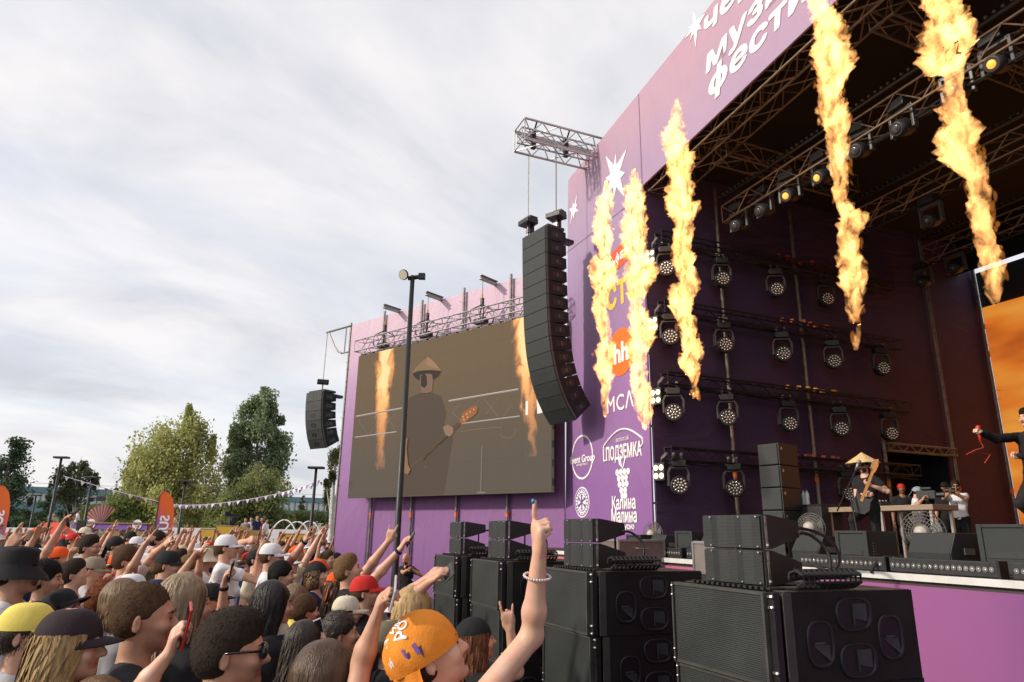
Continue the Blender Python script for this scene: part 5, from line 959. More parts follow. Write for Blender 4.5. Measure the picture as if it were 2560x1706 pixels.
def port_meshes():
    out = []
    for (y, z, ry, rz) in PORTS:
        pr = MB(); hn = MB(); lb = MB(); dk = MB()
        n = 24; a = np.arange(n) * 2 * math.pi / n; pts = []
        for (q, x) in ((1.0, 0.0), (1.0, 0.012), (0.9, 0.014), (0.84, 0.004)): pts.append(np.stack([np.full(n, SWID + x), y + ry * q * np.sign(np.cos(a)) * np.abs(np.cos(a)) ** .7, z + rz * q * np.sign(np.sin(a)) * np.abs(np.sin(a)) ** .7], 1))
        pr.add(np.concatenate(pts), [(i * n + j, i * n + (j + 1) % n, (i + 1) * n + (j + 1) % n, (i + 1) * n + j) for i in range(3) for j in range(n)])
        vert = rz > ry
        # flat horn cheeks, paled in colour as the lit side of the cone
        if vert: hn.add([(SWID + .004, y - ry * .55, z - rz * .05), (SWID + .004, y + ry * .6, z - rz * .05), (SWID + .016, y + ry * .62, z - rz * .78), (SWID + .006, y + ry * .05, z - rz * .35)], [(0, 3, 1), (3, 2, 1), (0, 2, 3)]); lb.box((SWID + .008, y - ry * .1, z + rz * .03), (0.01, 0.09, 0.014))
        else: hn.add([(SWID + .004, y - ry * .02, z + rz * .6), (SWID + .016, y + ry * .66, z + rz * .62), (SWID + .016, y + ry * .66, z - rz * .45), (SWID + .004, y, z - rz * .25)], [(0, 1, 2, 3)]); lb.box((SWID + .009, y - ry * .05, z), (0.012, 0.008, rz * 1.2))
        dk.add(np.stack([np.full(n, SWID + .003), y + ry * .93 * np.sign(np.cos(a)) * np.abs(np.cos(a)) ** .7, z + rz * .93 * np.sign(np.sin(a)) * np.abs(np.sin(a)) ** .7], 1), [tuple(range(n))])  # flat dark disc, the shade of a recess put into its colour
        out.append((pr.mesh('port', True), hn.mesh('horn'), lb.mesh('port_label'), dk.mesh('port_shade_disc')))
    return out
PORTD = pm('port_shade', (0.003, 0.003, 0.003), .5); PM_ = port_meshes()
SP = {k: (v[0].mesh(k), v[1]) for k, v in sub_mesh_parts().items()}
stacks = [(front(px, 1440, 3.6)[0], nm) for px, nm in ((1682, 'nearest stack'), (1358, 'second nearest stack'), (1180, 'third nearest stack'), (1087, 'farthest stack'))]
for sx, nm in stacks:
    for i in range(3):
        lab = 'black subwoofer cabinet, %s of the %s by the stage edge' % (('bottom box', 'middle box', 'top box')[i], nm)
        o = sth('subwoofer', lab, 'subwoofer', sx, 3.6 + (0.0, .012, -.006)[i], SHT * i, 'subwoofers along the stage edge', R((0.0, .4, -.3)[i]))
        for k, (me, mt) in SP.items(): obj(k, me, mt, o)
        for a_, b_, c_, d_ in PM_: pt = obj('port', a_, BLACKM, o); obj('horn', b_, HORN, pt); obj('port_label', c_, STRIP, pt); obj('port_shade_disc', d_, PORTD, pt)
# front fills: two wedge cabinets on each stack, on a rubber mat
FBODY = pm('black_fill_body', (0.022, 0.018, 0.017), 0.5, 0, 0.3, 6, 0.25, 120)
FW, FD, FH = 0.60, 0.42, 0.255
def fill_parts(upper):
    P = {}; pr_ = [(0.02, 0.004), (0.02, FH - .003), (0.10, FH - .003), (FD, FH * .82), (FD, FH * .36), (0.10, 0.004)] if upper else [(0.02, 0.003), (0.02, FH - .004), (0.10, FH - .004), (FD, FH * .64), (FD, FH * .16), (0.10, 0.003)]
    k = len(pr_); e = MB().add([(-FW / 2, y, z) for y, z in pr_] + [(FW / 2, y, z) for y, z in pr_], [tuple(range(k)), tuple(range(2 * k - 1, k - 1, -1))] + [(j, k + j, k + (j + 1) % k, (j + 1) % k) for j in range(k)]); P['cabinet'] = (e, FBODY)
    g = MB(); n = 7
    for i in range(n):
        x0 = -FW / 2 + .01 + (FW - .02) * i / n; x1 = -FW / 2 + .01 + (FW - .02) * (i + 1) / n; y0, y1 = 0.0 + .012 * math.sin(i * 2.2), 0.0 + .012 * math.sin((i + 1) * 2.2); g.add([(x0, y0, .01), (x1, y1, .01), (x1, y1, FH - .01), (x0, y0, FH - .01)], [(0, 1, 2, 3)])
    g.box((0, 0.016, FH / 2), (FW - .02, 0.012, FH - .016)); P['grille'] = (g, FGR)
    h = MB()
    for x in (-.2, .1, .27):
        for z in (.02, FH - .02): h.ball((x, -.012, z), .008, 8, 5)
    h.box((FW / 2 + .004, 0.05, FH / 2), (.01, .02, FH - .02)).ball((FW / 2 + .008, .05, .03), .013, 8, 5); P['fitting'] = (h, HW)
    P['rear_link'] = (MB().bar((FW / 2 - .04, FD * .75, FH * .3 if upper else FH * .6), (FW / 2 - .04, FD * .75, -.03 if upper else FH + .02), .012, 6), BLACKM); return P
FP = [{k: (v[0].mesh(k), v[1]) for k, v in fill_parts(u).items()} for u in (0, 1)]
mat_ = pm('rubber_mat', (0.014, 0.014, 0.014), 0.7, 0, 0.2, 9)
for si, (sx, nm) in enumerate(stacks):
    zt = SHT * 3; 
    o = sth('rubber_mat', 'black rubber mat with curled edge on the %s of subwoofers' % nm, 'mat', sx + 0.16, 3.66, zt + .002, 'rubber mats on the subwoofers')
    e = MB(); e.box((0.42, 0.42, 0.008), (0.86, 0.78, 0.014))
    for i in range(14): e.box((0.02 + .06 * i, 0.02, 0.010), (0.03, 0.03, 0.02))
    obj('sheet', e, mat_, o)
    e = MB(); n = 16; prof = [(0.80, 0.0), (0.95, 0.012), (1.02, 0.05), (1.02, 0.10), (0.96, 0.13), (0.90, 0.11), (0.89, .07)]
    for i in range(12):                                                  # the rolled edge is a lattice of ribs: holes between them
        y = 0.18 + .05 * i; e.tube([(x, y, z + .01) for x, z in prof], .012, 5)
    for x, z in prof[1::1]: e.bar((x, .18, z + .01), (x, .73, z + .01), .010, 5)
    obj('curled_edge', e, mat_, o)
    for u in (0, 1):
        o = sth('wedge_speaker', 'small black wedge speaker, %s of the pair on the %s' % (('lower', 'upper')[u], nm), 'speaker', sx + 0.58, 3.74, zt + .018 + u * (FH + .002), 'front fill speakers on the subwoofers', R(6 - 2 * si))
        for k, (me, mt) in FP[u].items(): obj(k, me, mt, o)
    a = S(sx + 0.9, 4.12, zt + .40)
    cable('black cable drooping from the small speakers on the ' + nm, [a, a + np.array([.10, .05, .0]), a + np.array([.24, .05, -.12]), a + np.array([.22, .0, -.30]), a + np.array([.02, .02, -.36]), a + np.array([-.05, .05, -.25])], .013)
# ================================================================ FIGURES: one continuous skin grown from limbs, clothes and hair as children
def _h(i, j, k): 
    n = (i * 374761393 + j * 668265263 + k * 2147483647) & 0xffffffff; n = ((n ^ (n >> 13)) * 1274126177) & 0xffffffff; return ((n ^ (n >> 16)) & 0xffff) / 65535.0
def vnoise(x, y, z):
    x, y, z = np.broadcast_arrays(x, y, z); xi, yi, zi = np.floor(x).astype(np.int64), np.floor(y).astype(np.int64), np.floor(z).astype(np.int64); fx, fy, fz = x - xi, y - yi, z - zi
    fx, fy, fz = [t * t * (3 - 2 * t) for t in (fx, fy, fz)]; r = 0
    for a in (0, 1):
        for b in (0, 1):
            for c in (0, 1): r = r + _h(xi + a, yi + b, zi + c) * (fx if a else 1 - fx) * (fy if b else 1 - fy) * (fz if c else 1 - fz)
    return r
class SDF:
    def __init__(s): s.p = []
    def cap(s, a, b, r0, r1=None, k=0.02, op='u'): s.p.append(('c', np.array(a, float), np.array(b, float), r0, r0 if r1 is None else r1, k, op)); return s
    def ell(s, c, r, k=0.02, M=None, op='u'): s.p.append(('e', np.array(c, float), np.array(r, float), M, None, k, op)); return s
    def plane(s, n, o, k=0.0): s.p.append(('p', np.array(n, float), o, None, None, k, 'i')); return s
    def bbox(s, q, m):
        if q[0] == 'c': r = max(q[3], q[4]); return np.minimum(q[1], q[2]) - r - m, np.maximum(q[1], q[2]) + r + m
        if q[0] == 'e':
            r = q[2] if q[3] is None else np.abs(q[3]) @ q[2]; return q[1] - r - m, q[1] + r + m
    def build(s, h, noise=None, zmin=None):
        bb = [s.bbox(q, 0.0) for q in s.p if q[0] != 'p' and q[6] == 'u']; lo = np.min([b[0] for b in bb], 0) - 3 * h - .01; hi = np.max([b[1] for b in bb], 0) + 3 * h + .01
        if zmin is not None: lo[2] = max(lo[2], zmin)
        n = np.ceil((hi - lo) / h).astype(int) + 1; ax = [lo[i] + h * np.arange(n[i]) for i in range(3)]; D = np.full(n, 0.5, np.float32)
        for q in s.p:
            k = q[5]
            if q[0] == 'p':
                d = ax[0][:, None, None] * q[1][0] + ax[1][None, :, None] * q[1][1] + ax[2][None, None, :] * q[1][2] - q[2]; D = np.maximum(D, d.astype(np.float32)); continue
            b0, b1 = s.bbox(q, k + 3 * h); i0 = np.clip(((b0 - lo) / h).astype(int), 0, n); i1 = np.clip(((b1 - lo) / h).astype(int) + 2, 0, n)
            if np.any(i1 <= i0): continue
            X, Y, Z = ax[0][i0[0]:i1[0], None, None], ax[1][None, i0[1]:i1[1], None], ax[2][None, None, i0[2]:i1[2]]
            if q[0] == 'c':
                a, b = q[1], q[2]; ab = b - a; L = ab @ ab + 1e-12; px, py, pz = X - a[0], Y - a[1], Z - a[2]; t = np.clip((px * ab[0] + py * ab[1] + pz * ab[2]) / L, 0, 1)
                d = np.sqrt((px - t * ab[0]) ** 2 + (py - t * ab[1]) ** 2 + (pz - t * ab[2]) ** 2) - (q[3] + (q[4] - q[3]) * t)
            else:
                px, py, pz = X - q[1][0], Y - q[1][1], Z - q[1][2]
                if q[3] is not None: M = q[3].T; px, py, pz = M[0, 0] * px + M[0, 1] * py + M[0, 2] * pz, M[1, 0] * px + M[1, 1] * py + M[1, 2] * pz, M[2, 0] * px + M[2, 1] * py + M[2, 2] * pz
                r = q[2]; k0 = np.sqrt((px / r[0]) ** 2 + (py / r[1]) ** 2 + (pz / r[2]) ** 2); k1 = np.sqrt((px / r[0] ** 2) ** 2 + (py / r[1] ** 2) ** 2 + (pz / r[2] ** 2) ** 2) + 1e-6; d = k0 * (k0 - 1) / k1
            sl = (slice(i0[0], i1[0]), slice(i0[1], i1[1]), slice(i0[2], i1[2])); A = D[sl]; d = d.astype(np.float32)
            if q[6] == 'u':
                if k > 0: hh = np.maximum(k - np.abs(A - d), 0) / k; D[sl] = np.minimum(A, d) - hh * hh * k * .25
                else: D[sl] = np.minimum(A, d)
            else:
                d = -d
                if k > 0: hh = np.maximum(k - np.abs(A - d), 0) / k; D[sl] = np.maximum(A, d) + hh * hh * k * .25
                else: D[sl] = np.maximum(A, d)
        if noise is not None: D = D + noise(ax[0][:, None, None], ax[1][None, :, None], ax[2][None, None, :]).astype(np.float32)
        return nets(D, lo, h)
def nets(D, lo, h):
    S_ = D < 0; c = np.zeros(np.array(D.shape) - 1, np.int8)
    for i in (0, 1):
        for j in (0, 1):
            for k in (0, 1): c += S_[i:S_.shape[0] - 1 + i, j:S_.shape[1] - 1 + j, k:S_.shape[2] - 1 + k]
    act = np.argwhere((c > 0) & (c < 8)); n = len(act); idx = np.full(c.shape, -1, np.int32); idx[tuple(act.T)] = np.arange(n)
    P = np.zeros((n, 3)); W_ = np.zeros(n)
    def V(o): return D[act[:, 0] + o[0], act[:, 1] + o[1], act[:, 2] + o[2]]
    for ax in range(3):
        u, v = (ax + 1) % 3, (ax + 2) % 3
        for a in (0, 1):
            for b in (0, 1):
                o0 = [0, 0, 0]; o0[u] = a; o0[v] = b; o1 = list(o0); o1[ax] = 1; d0, d1 = V(o0), V(o1); m = (d0 < 0) != (d1 < 0); t = np.where(m, d0 / np.where(m, d0 - d1, 1), 0)
                q = np.tile(np.array(o0, float), (n, 1)); q[:, ax] = t; P[m] += q[m]; W_ += m
    P = P / W_[:, None]; V_ = lo + h * (act + P); F_ = []
    for ax in range(3):
        u, v = (ax + 1) % 3, (ax + 2) % 3; sl0 = [slice(None)] * 3; sl1 = [slice(None)] * 3; sl0[ax] = slice(0, -1); sl1[ax] = slice(1, None); a, b = S_[tuple(sl0)], S_[tuple(sl1)]; e = np.argwhere(a != b)
        e = e[(e[:, u] > 0) & (e[:, v] > 0) & (e[:, u] < S_.shape[u] - 1) & (e[:, v] < S_.shape[v] - 1)]
        if not len(e): continue
        def I(du, dv): q = e.copy(); q[:, u] += du; q[:, v] += dv; return idx[q[:, 0], q[:, 1], q[:, 2]]
        f = np.stack([I(-1, -1), I(0, -1), I(0, 0), I(-1, 0)], 1); fl = ~a[e[:, 0], e[:, 1], e[:, 2]]; f[fl] = f[fl][:, ::-1]; F_.append(f)
    return V_, np.concatenate(F_)
def smooth_net(v, f, it=2, lam=0.5):
    for _ in range(it):
        s = np.zeros_like(v); c = np.zeros(len(v))
        for a in range(4): np.add.at(s, f[:, a], v[f[:, (a + 1) % 4]] + v[f[:, (a + 3) % 4]]); np.add.at(c, f[:, a], 2)
        v = v + lam * (s / np.maximum(c, 1)[:, None] - v)
    return v
def unit(a): a = np.array(a, float); return a / (np.linalg.norm(a) + 1e-9)
def rotm(axis, ang): return np.array(Matrix.Rotation(ang, 3, Vector([float(t) for t in axis])))
class Head:
    """Carries the head's turn and tilt about the neck."""
    def __init__(s, yaw, pitch): s.R = rotm((0, 0, 1), yaw) @ rotm((1, 0, 0), pitch); s.c = np.array([0, -0.005, 1.53])
    def p(s, a): return s.c + s.R @ (np.array(a, float) - s.c)
    def many(s, v): return s.c + (np.asarray(v, float) - s.c) @ s.R.T
def add_head(D, H, fem=False, openm=False, ears=True, wide=1.0):
    e = lambda c, r, k=.02, op='u', M=None: D.ell(H.p(c), np.array(r) * np.array([wide, 1, 1]), k, H.R if M is None else H.R @ M, op); c_ = lambda a, b, r0, r1=None, k=.012: D.cap(H.p(a), H.p(b), r0, r1, k)
    e((0, -.012, 1.685), (.076, .096, .094)); e((0, .035, 1.635), (.060, .066, .095), .03); e((0, .04, 1.585), (.047 if fem else .053, .05, .045), .025)
    c_((0, .083, 1.562), (0, .086, 1.560), .017 if fem else .020, k=.022); c_((-.032, .082, 1.672), (.032, .082, 1.672), .013 if not fem else .010, k=.018)
    c_((0, .092, 1.665), (0, .117, 1.625), .008, .0135, .010); c_((-.012, .103, 1.620), (.012, .103, 1.620), .009, k=.008)
    for s in (-1, 1): e((s * .038, .070, 1.625), (.024, .024, .022), .022); e((s * .031, .099, 1.655), (.016, .012, .010), .010, 's'); e((s * .031, .083, 1.655), (.0125, .012, .0115), .004)
    c_((-.020, .091, 1.596), (.020, .091, 1.596), .0075, k=.008); c_((-.017, .090, 1.583), (.017, .090, 1.583), .008, k=.007)
    if openm: e((0, .098, 1.587), (.020, .026, .013), .006, 's')
    if ears:
        for s in (-1, 1): M = rotm((0, 0, 1), s * R(-22)); e((s * .079, -.012, 1.640), (.007, .020, .033), .006, 'u', M); e((s * .088, -.004, 1.642), (.006, .009, .018), .005, 's', M)
    # neck leans from the collar into the skull
    D.cap((0, -.015, 1.44), H.p((0, -.018, 1.585)), .060 if not fem else .050, .054 if not fem else .046, .03)
POSES = {'fist': ((85, 95, 60),) * 4, 'horns': ((6, 8, 6), (85, 100, 60), (88, 100, 60), (10, 8, 8)), 'point': ((3, 4, 3), (80, 95, 60), (85, 95, 60), (85, 95, 55)), 'open': ((8, 10, 6), (4, 8, 6), (6, 10, 8), (10, 12, 8)), 'phone': ((35, 60, 40), (38, 62, 40), (40, 60, 40), (42, 60, 40)), 'relax': ((20, 30, 20), (25, 35, 22), (28, 38, 25), (30, 38, 25)), 'peace': ((4, 6, 4), (4, 6, 4), (85, 95, 60), (85, 95, 60))}
def add_hand(D, W0, f, n, side, pose, sc_=1.0):
    """W0 wrist; f towards the fingers; n out of the palm; side +1 right hand."""
    f = unit(f); n = unit(np.array(n) - f * (np.array(n) @ f)); t = np.cross(f, n) * side; P = lambda a, b, c: W0 + sc_ * (a * f + b * t + c * n)
    M = np.stack([f, t, n], 1); D.ell(P(.045, 0, 0), np.array((.052, .040, .016)) * sc_, .016, M); D.cap(P(.0, -.012, 0), P(.07, -.026, 0), .014 * sc_, .013 * sc_, .012); D.cap(P(.0, .012, 0), P(.075, .026, 0), .015 * sc_, .013 * sc_, .012)
    for i, (b, L, a0) in enumerate(((.030, .074, .086), (.010, .082, .090), (-.011, .076, .087), (-.029, .060, .078))):
        a1, a2, a3 = [R(q) for q in POSES[pose][i]]; o = P(a0, b, 0.002); spread = (.10, .02, -.06, -.16)[i] * (1 if pose in ('open', 'horns', 'peace') else .3); d0 = unit(f + spread * t); ang = 0; r = (.0095, .0098, .0094, .0083)[i] * sc_; prev = P(a0 - .02, b, 0)
        D.cap(prev, o, r * 1.15, r * 1.05, .008)
        for q, (frac, a) in enumerate(((.46, a1), (.30, a2), (.26, a3))): ang += a; d = math.cos(ang) * d0 + math.sin(ang) * n; e = o + d * L * frac * sc_; D.cap(o, e, r * (1.03 - .08 * q), r * (.96 - .08 * q), .0045); o = e
    b0 = P(.022, .030, .006); th = {'fist': (unit(.7 * f + .25 * t + .65 * n), unit(.35 * f - .75 * t + .5 * n)), 'horns': (unit(.7 * f + .25 * t + .65 * n), unit(.3 * f - .75 * t + .5 * n)), 'point': (unit(.7 * f + .2 * t + .65 * n), unit(.3 * f - .75 * t + .5 * n)), 'peace': (unit(.7 * f + .2 * t + .65 * n), unit(.3 * f - .75 * t + .5 * n)), 'open': (unit(.55 * f + .8 * t + .1 * n), unit(.75 * f + .6 * t + .1 * n)), 'relax': (unit(.7 * f + .5 * t + .4 * n), unit(.85 * f + .2 * t + .4 * n)), 'phone': (unit(.6 * f + .55 * t + .55 * n), unit(.7 * f + .1 * t + .7 * n))}[pose]
    m_ = b0 + th[0] * .043 * sc_; D.cap(P(.005, .012, .002), b0, .016 * sc_, .0145 * sc_, .012); D.cap(b0, m_, .0135 * sc_, .0115 * sc_, .008); D.cap(m_, m_ + th[1] * .034 * sc_, .0112 * sc_, .0088 * sc_, .005)
def ik(sh, tgt, l1, l2, pole):
    d = tgt - sh; L = np.linalg.norm(d); st = max(1.0, min(1.22, L / (l1 + l2) * 1.004)); l1 *= st; l2 *= st; L = min(L, (l1 + l2) * .9995); u = unit(d); a = math.acos(np.clip((l1 * l1 + L * L - l2 * l2) / (2 * l1 * L), -1, 1)); pv = unit(np.array(pole) - u * (np.array(pole) @ u)); e = sh + l1 * (math.cos(a) * u + math.sin(a) * pv); return e, sh + u * L
def torso(D, g=0.0, fem=False, k=.05):
    w_ = .92 if fem else 1.0
    D.ell((0, -.005, 1.28), (.162 * w_ + g, .108 + g, .19 + g), k); D.ell((0, .0, 1.10), (.140 * w_ + g, .100 + g, .18 + g), k); D.ell((0, -.01, .96), (.165 + g, .115 + g, .13 + g), k)
    D.cap((-.145 * w_, -.015, 1.395), (.145 * w_, -.015, 1.395), .058 + g, k=k)
    for s in (-1, 1):
        D.cap((s * .02, -.02, 1.475), (s * .14 * w_, -.015, 1.415), .040 + g * .8, .042 + g, .04)
        if fem: D.ell((s * .07, .085, 1.27), (.062 + g, .058 + g, .06 + g), .04)
def arm_points(side, spec, fem=False):
    """spec: dict wrist=local point, pole=local vector. Returns shoulder, elbow, wrist."""
    sh = np.array([side * (.165 if fem else .180), -.012, 1.395])
    if spec['wrist'][2] > 1.45: sh = sh + np.array([-side * .012, .01, .045])
    if 'elbow' in spec: return sh, np.array(spec['elbow'], float), np.array(spec['wrist'], float)
    return (sh,) + ik(sh, np.array(spec['wrist'], float), .295, .265, spec.get('pole', (side * .5, -.6, -.6)))
DOWN = lambda s: dict(wrist=(s * .27, .06, .86), pole=(s * .3, -1, 0), pose='relax', n=(-s, .2, 0))
_cache = {}
def skin_mesh(res, fem, yaw, pitch, arms, openm=False, ears=True, legs=False, wide=1.0, hs=1.0):
    D = SDF(); H = Head(yaw, pitch); torso(D, 0, fem); add_head(D, H, fem, openm, ears, wide); J = {}
    for s, nm in ((-1, 'L'), (1, 'R')):
        sp_ = arms[nm]; sh, e, w_ = arm_points(s, sp_, fem); J[nm] = (sh, e, w_); q = .86 if fem else 1.0
        D.cap(sh, e, .050 * q, .040 * q, .035); fm = e + (w_ - e) * .28; D.cap(e, fm, .039 * q, .042 * q, .02); D.cap(fm, w_, .042 * q, .0255 * q, .02)
        f = sp_.get('f'); f = unit(w_ - e) if f is None else unit(np.array(f)); n_ = np.array(sp_.get('n', (0, 1, 0.05))); add_hand(D, w_, f, n_, s, sp_.get('pose', 'relax'), (.92 if fem else 1.0) * hs); J[nm] += (f, unit(n_ - f * (n_ @ f)))
    v, f = D.build(res); v = smooth_net(v, f, 1, .4); return v, f, H, J
def wr(amp, fr): return lambda x, y, z: amp * (vnoise(x * fr + 3.1, y * fr + 1.7, z * fr * 1.3 + 50.2) - .5) + amp * .5 * (vnoise(x * fr * 2.3 + 9, y * fr * 2.3, z * fr * 2.6 + 20) - .5)
def shirt_mesh(res, fem, J, sleeve=.55, hem=.90, g=.016, neck=.070, amp=.016):
    D = SDF(); torso(D, g, fem, .05)
    for s, nm in ((-1, 'L'), (1, 'R')):
        sh, e, w_ = J[nm][:3]
        if sleeve <= 0: D.cap(sh, sh + (e - sh) * .06, .060, .058, .03)
        elif sleeve <= 1: D.cap(sh, sh + (e - sh) * sleeve, .064, .062, .03)
        else: D.cap(sh, e, .062, .054, .03); D.cap(e, e + (w_ - e) * min(1, sleeve - 1), .054, .042, .02)
    D.cap((0, .015, 1.475), (0, .03, 1.62), neck, neck + .012, .012, 's'); D.plane((0, 0, -1), -hem)
    v, f = D.build(res, wr(amp, 11.0)); return smooth_net(v, f, 1, .4), f
def trouser_mesh(res):
    D = SDF(); D.ell((0, -.01, .95), (.178, .128, .10), .04)
    for s in (-1, 1): D.cap((s * .085, -.005, .90), (s * .10, .015, .50), .098, .070, .05); D.cap((s * .10, .015, .50), (s * .105, -.01, .09), .068, .058, .03)
    D.plane((0, 0, 1), 1.02); D.plane((0, 0, -1), -.055); return D.build(res, wr(.016, 9))
def shoe_mesh(res):
    D = SDF()
    for s in (-1, 1): D.cap((s * .105, -.04, .045), (s * .115, .13, .036), .046, .038, .02); D.cap((s * .105, -.02, .06), (s * .105, -.015, .10), .045, .045, .03)
    D.plane((0, 0, -1), -.0); return D.build(res)
def hair_core(H, kind, res=.006, thick=.014, hat=False):
    D = SDF(); e = lambda c, r, k=.015, op='u': D.ell(H.p(c), r, k, H.R, op)
    t = {'buzz': .004, 'short': .012, 'mop': .016, 'long': .018, 'pony': .010, 'bob': .022}.get(kind, thick)
    if hat: t = min(t, .006)
    if kind == 'short' and not hat: e((0, -.012, 1.688), (.0835, .1035, .101)); e((0, .03, 1.742), (.060, .066, .050), .03); e((0, -.035, 1.645), (.083, .083, .078), .02)
    else: e((0, -.014, 1.688), (.076 + t, .097 + t, .095 + t)); e((0, -.035, 1.645), (.073 + t, .075 + t, .075), .02)
    if kind == 'long':
        e((0, -.045, 1.56), (.088, .062, .13), .03); e((0, -.075, 1.42), (.095, .045, .14), .04); e((0, -.085, 1.32), (.085, .035, .11), .04)
    if kind == 'bob': e((0, -.03, 1.58), (.100, .082, .085), .03)
    if kind == 'pony': D.cap(H.p((0, -.11, 1.66)), H.p((0, -.15, 1.58)), .026, .032, .02); D.cap(H.p((0, -.15, 1.58)), H.p((0, -.13, 1.40)), .032, .012, .02)
    # clear the face, the ears and the nape
    e((0, .118, 1.62), (.074 + (.006 if kind in ('long', 'bob') else .012), .078, .085 if kind != 'buzz' else .092), .008, 's')
    if kind in ('buzz', 'short', 'mop', 'pony'):
        for s in (-1, 1): e((s * .088, .012, 1.612), (.03, .044, .050), .008, 's'); e((s * .07, .065, 1.60), (.035, .055, .055), .01, 's')
        if kind != 'pony': e((0, -.075, 1.520), (.11, .07, .050), .01, 's')
        e((0, .02, 1.52), (.12, .09, .06), .01, 's')
    if hat: up_ = H.R @ np.array([0, 0.12, 1.0]); D.plane(up_, up_ @ H.p((0, 0, 1.685)))
    fr = {'buzz': 60, 'short': 38, 'mop': 26}.get(kind, 24); return D.build(res, lambda x, y, z: ({'buzz': .003, 'short': .004}.get(kind, .009)) * (vnoise(x * fr * 1.5, y * fr * .7, z * fr) - .5))
def hair_tufts(v, f, H, kind, rs, n=1600, ln=.022, wd=.0035, hat=False):
    """Short locks lying over the core, growing back and down, so the outline is ragged."""
    a, b, c = v[f[:, 0]], v[f[:, 1]], v[f[:, 2]]; nr = np.cross(b - a, c - a); ar = np.linalg.norm(nr, axis=1) + 1e-12; nr /= ar[:, None]
    if len(f) == 0: return None
    i = rs.choice(len(f), n, p=ar / ar.sum()); p = (a[i] + c[i]) / 2; nn = nr[i]; ctr = H.p((0, 0, 1.66)); nn = np.where(((p - ctr) * nn).sum(1)[:, None] < 0, -nn, nn)
    keep = ((p - H.c) @ H.R)[:, 2] < (.135 if hat else 9); p, nn, n = p[keep], nn[keep], int(keep.sum())
    g = H.R @ np.array([0, -.5, -.85]); d = g - nn * (nn @ g)[:, None]; d = d + rs.normal(size=d.shape) * .35; d /= np.linalg.norm(d, axis=1)[:, None] + 1e-9; l = ln * rs.uniform(.5, 1.4, n)[:, None]; s = np.cross(d, nn); lift = .25 if kind in ('buzz',) else .05 if hat else .06
    q0 = p - s * wd - nn * .002; q1 = p + s * wd - nn * .002; q2 = p + d * l * .6 + nn * l * lift + s * wd * .5; q3 = p + d * l + nn * l * lift * .9
    V = np.stack([q0, q1, q2, q3], 1).reshape(-1, 3); return V, np.arange(4 * n).reshape(-1, 4)
def long_locks(H, rs, n=420, length=.42, wave=.006, wd=.006, hat=False):
    V = []; F_ = []; m = 16; k = 0
    for _ in range(n):
        az = rs.uniform(R(42), R(318)); el0 = rs.uniform(-.1, .12) if hat else rs.uniform(.1, 1.45); r = np.array([.092, .113, .110]) * rs.uniform(.97, 1.06); ps = []; ph = rs.uniform(0, 6.28); L = length * rs.uniform(.72, 1.05); s = 0; el = el0; c = np.array([0, -.014, 1.685]); dirh = np.array([math.sin(az), math.cos(az)])
        p = None; step = (L + .12 * el0) / m; drift = rs.normal() * .012
        for i in range(m):
            if el > -.15: q = c + np.array([r[0] * math.cos(el) * dirh[0], r[1] * math.cos(el) * dirh[1], r[2] * math.sin(el)]); el -= step / .105; p = q; ps.append(H.p(q))
            else: p = p + np.array([-dirh[0] * .05 * step + drift * step * 4, (-.10 - .12 * (dirh[1] > 0)) * step, -step]); ps.append((H.p(p) if p[2] > 1.52 else H.p(p) * 1.0) + np.array([wave * math.sin(ph + i * .9), wave * math.cos(ph + i * .8), 0]))
        ps = np.array(ps); tg = np.gradient(ps, axis=0); out_ = ps - np.array([0, 0, 0]); out_[:, 2] = 0; out_ = ps - H.p((0, -.01, 1.6)); out_[:, 2] *= .2; w_ = np.cross(tg, out_); w_ /= np.linalg.norm(w_, axis=1)[:, None] + 1e-9; ww = wd * (1 - .6 * (np.arange(m) / m) ** 3)[:, None]
        V.append(np.stack([ps - w_ * ww, ps + w_ * ww], 1).reshape(-1, 3)); b = np.arange(m - 1) * 2 + k; F_.append(np.stack([b, b + 1, b + 3, b + 2], 1)); k += 2 * m
    return np.concatenate(V), np.concatenate(F_)
def merge(*vf):
    V, F_, o = [], [], 0
    for x in vf:
        if x is None: continue
        V.append(x[0]); F_.append(x[1] + o); o += len(x[0])
    return np.concatenate(V), np.concatenate(F_)
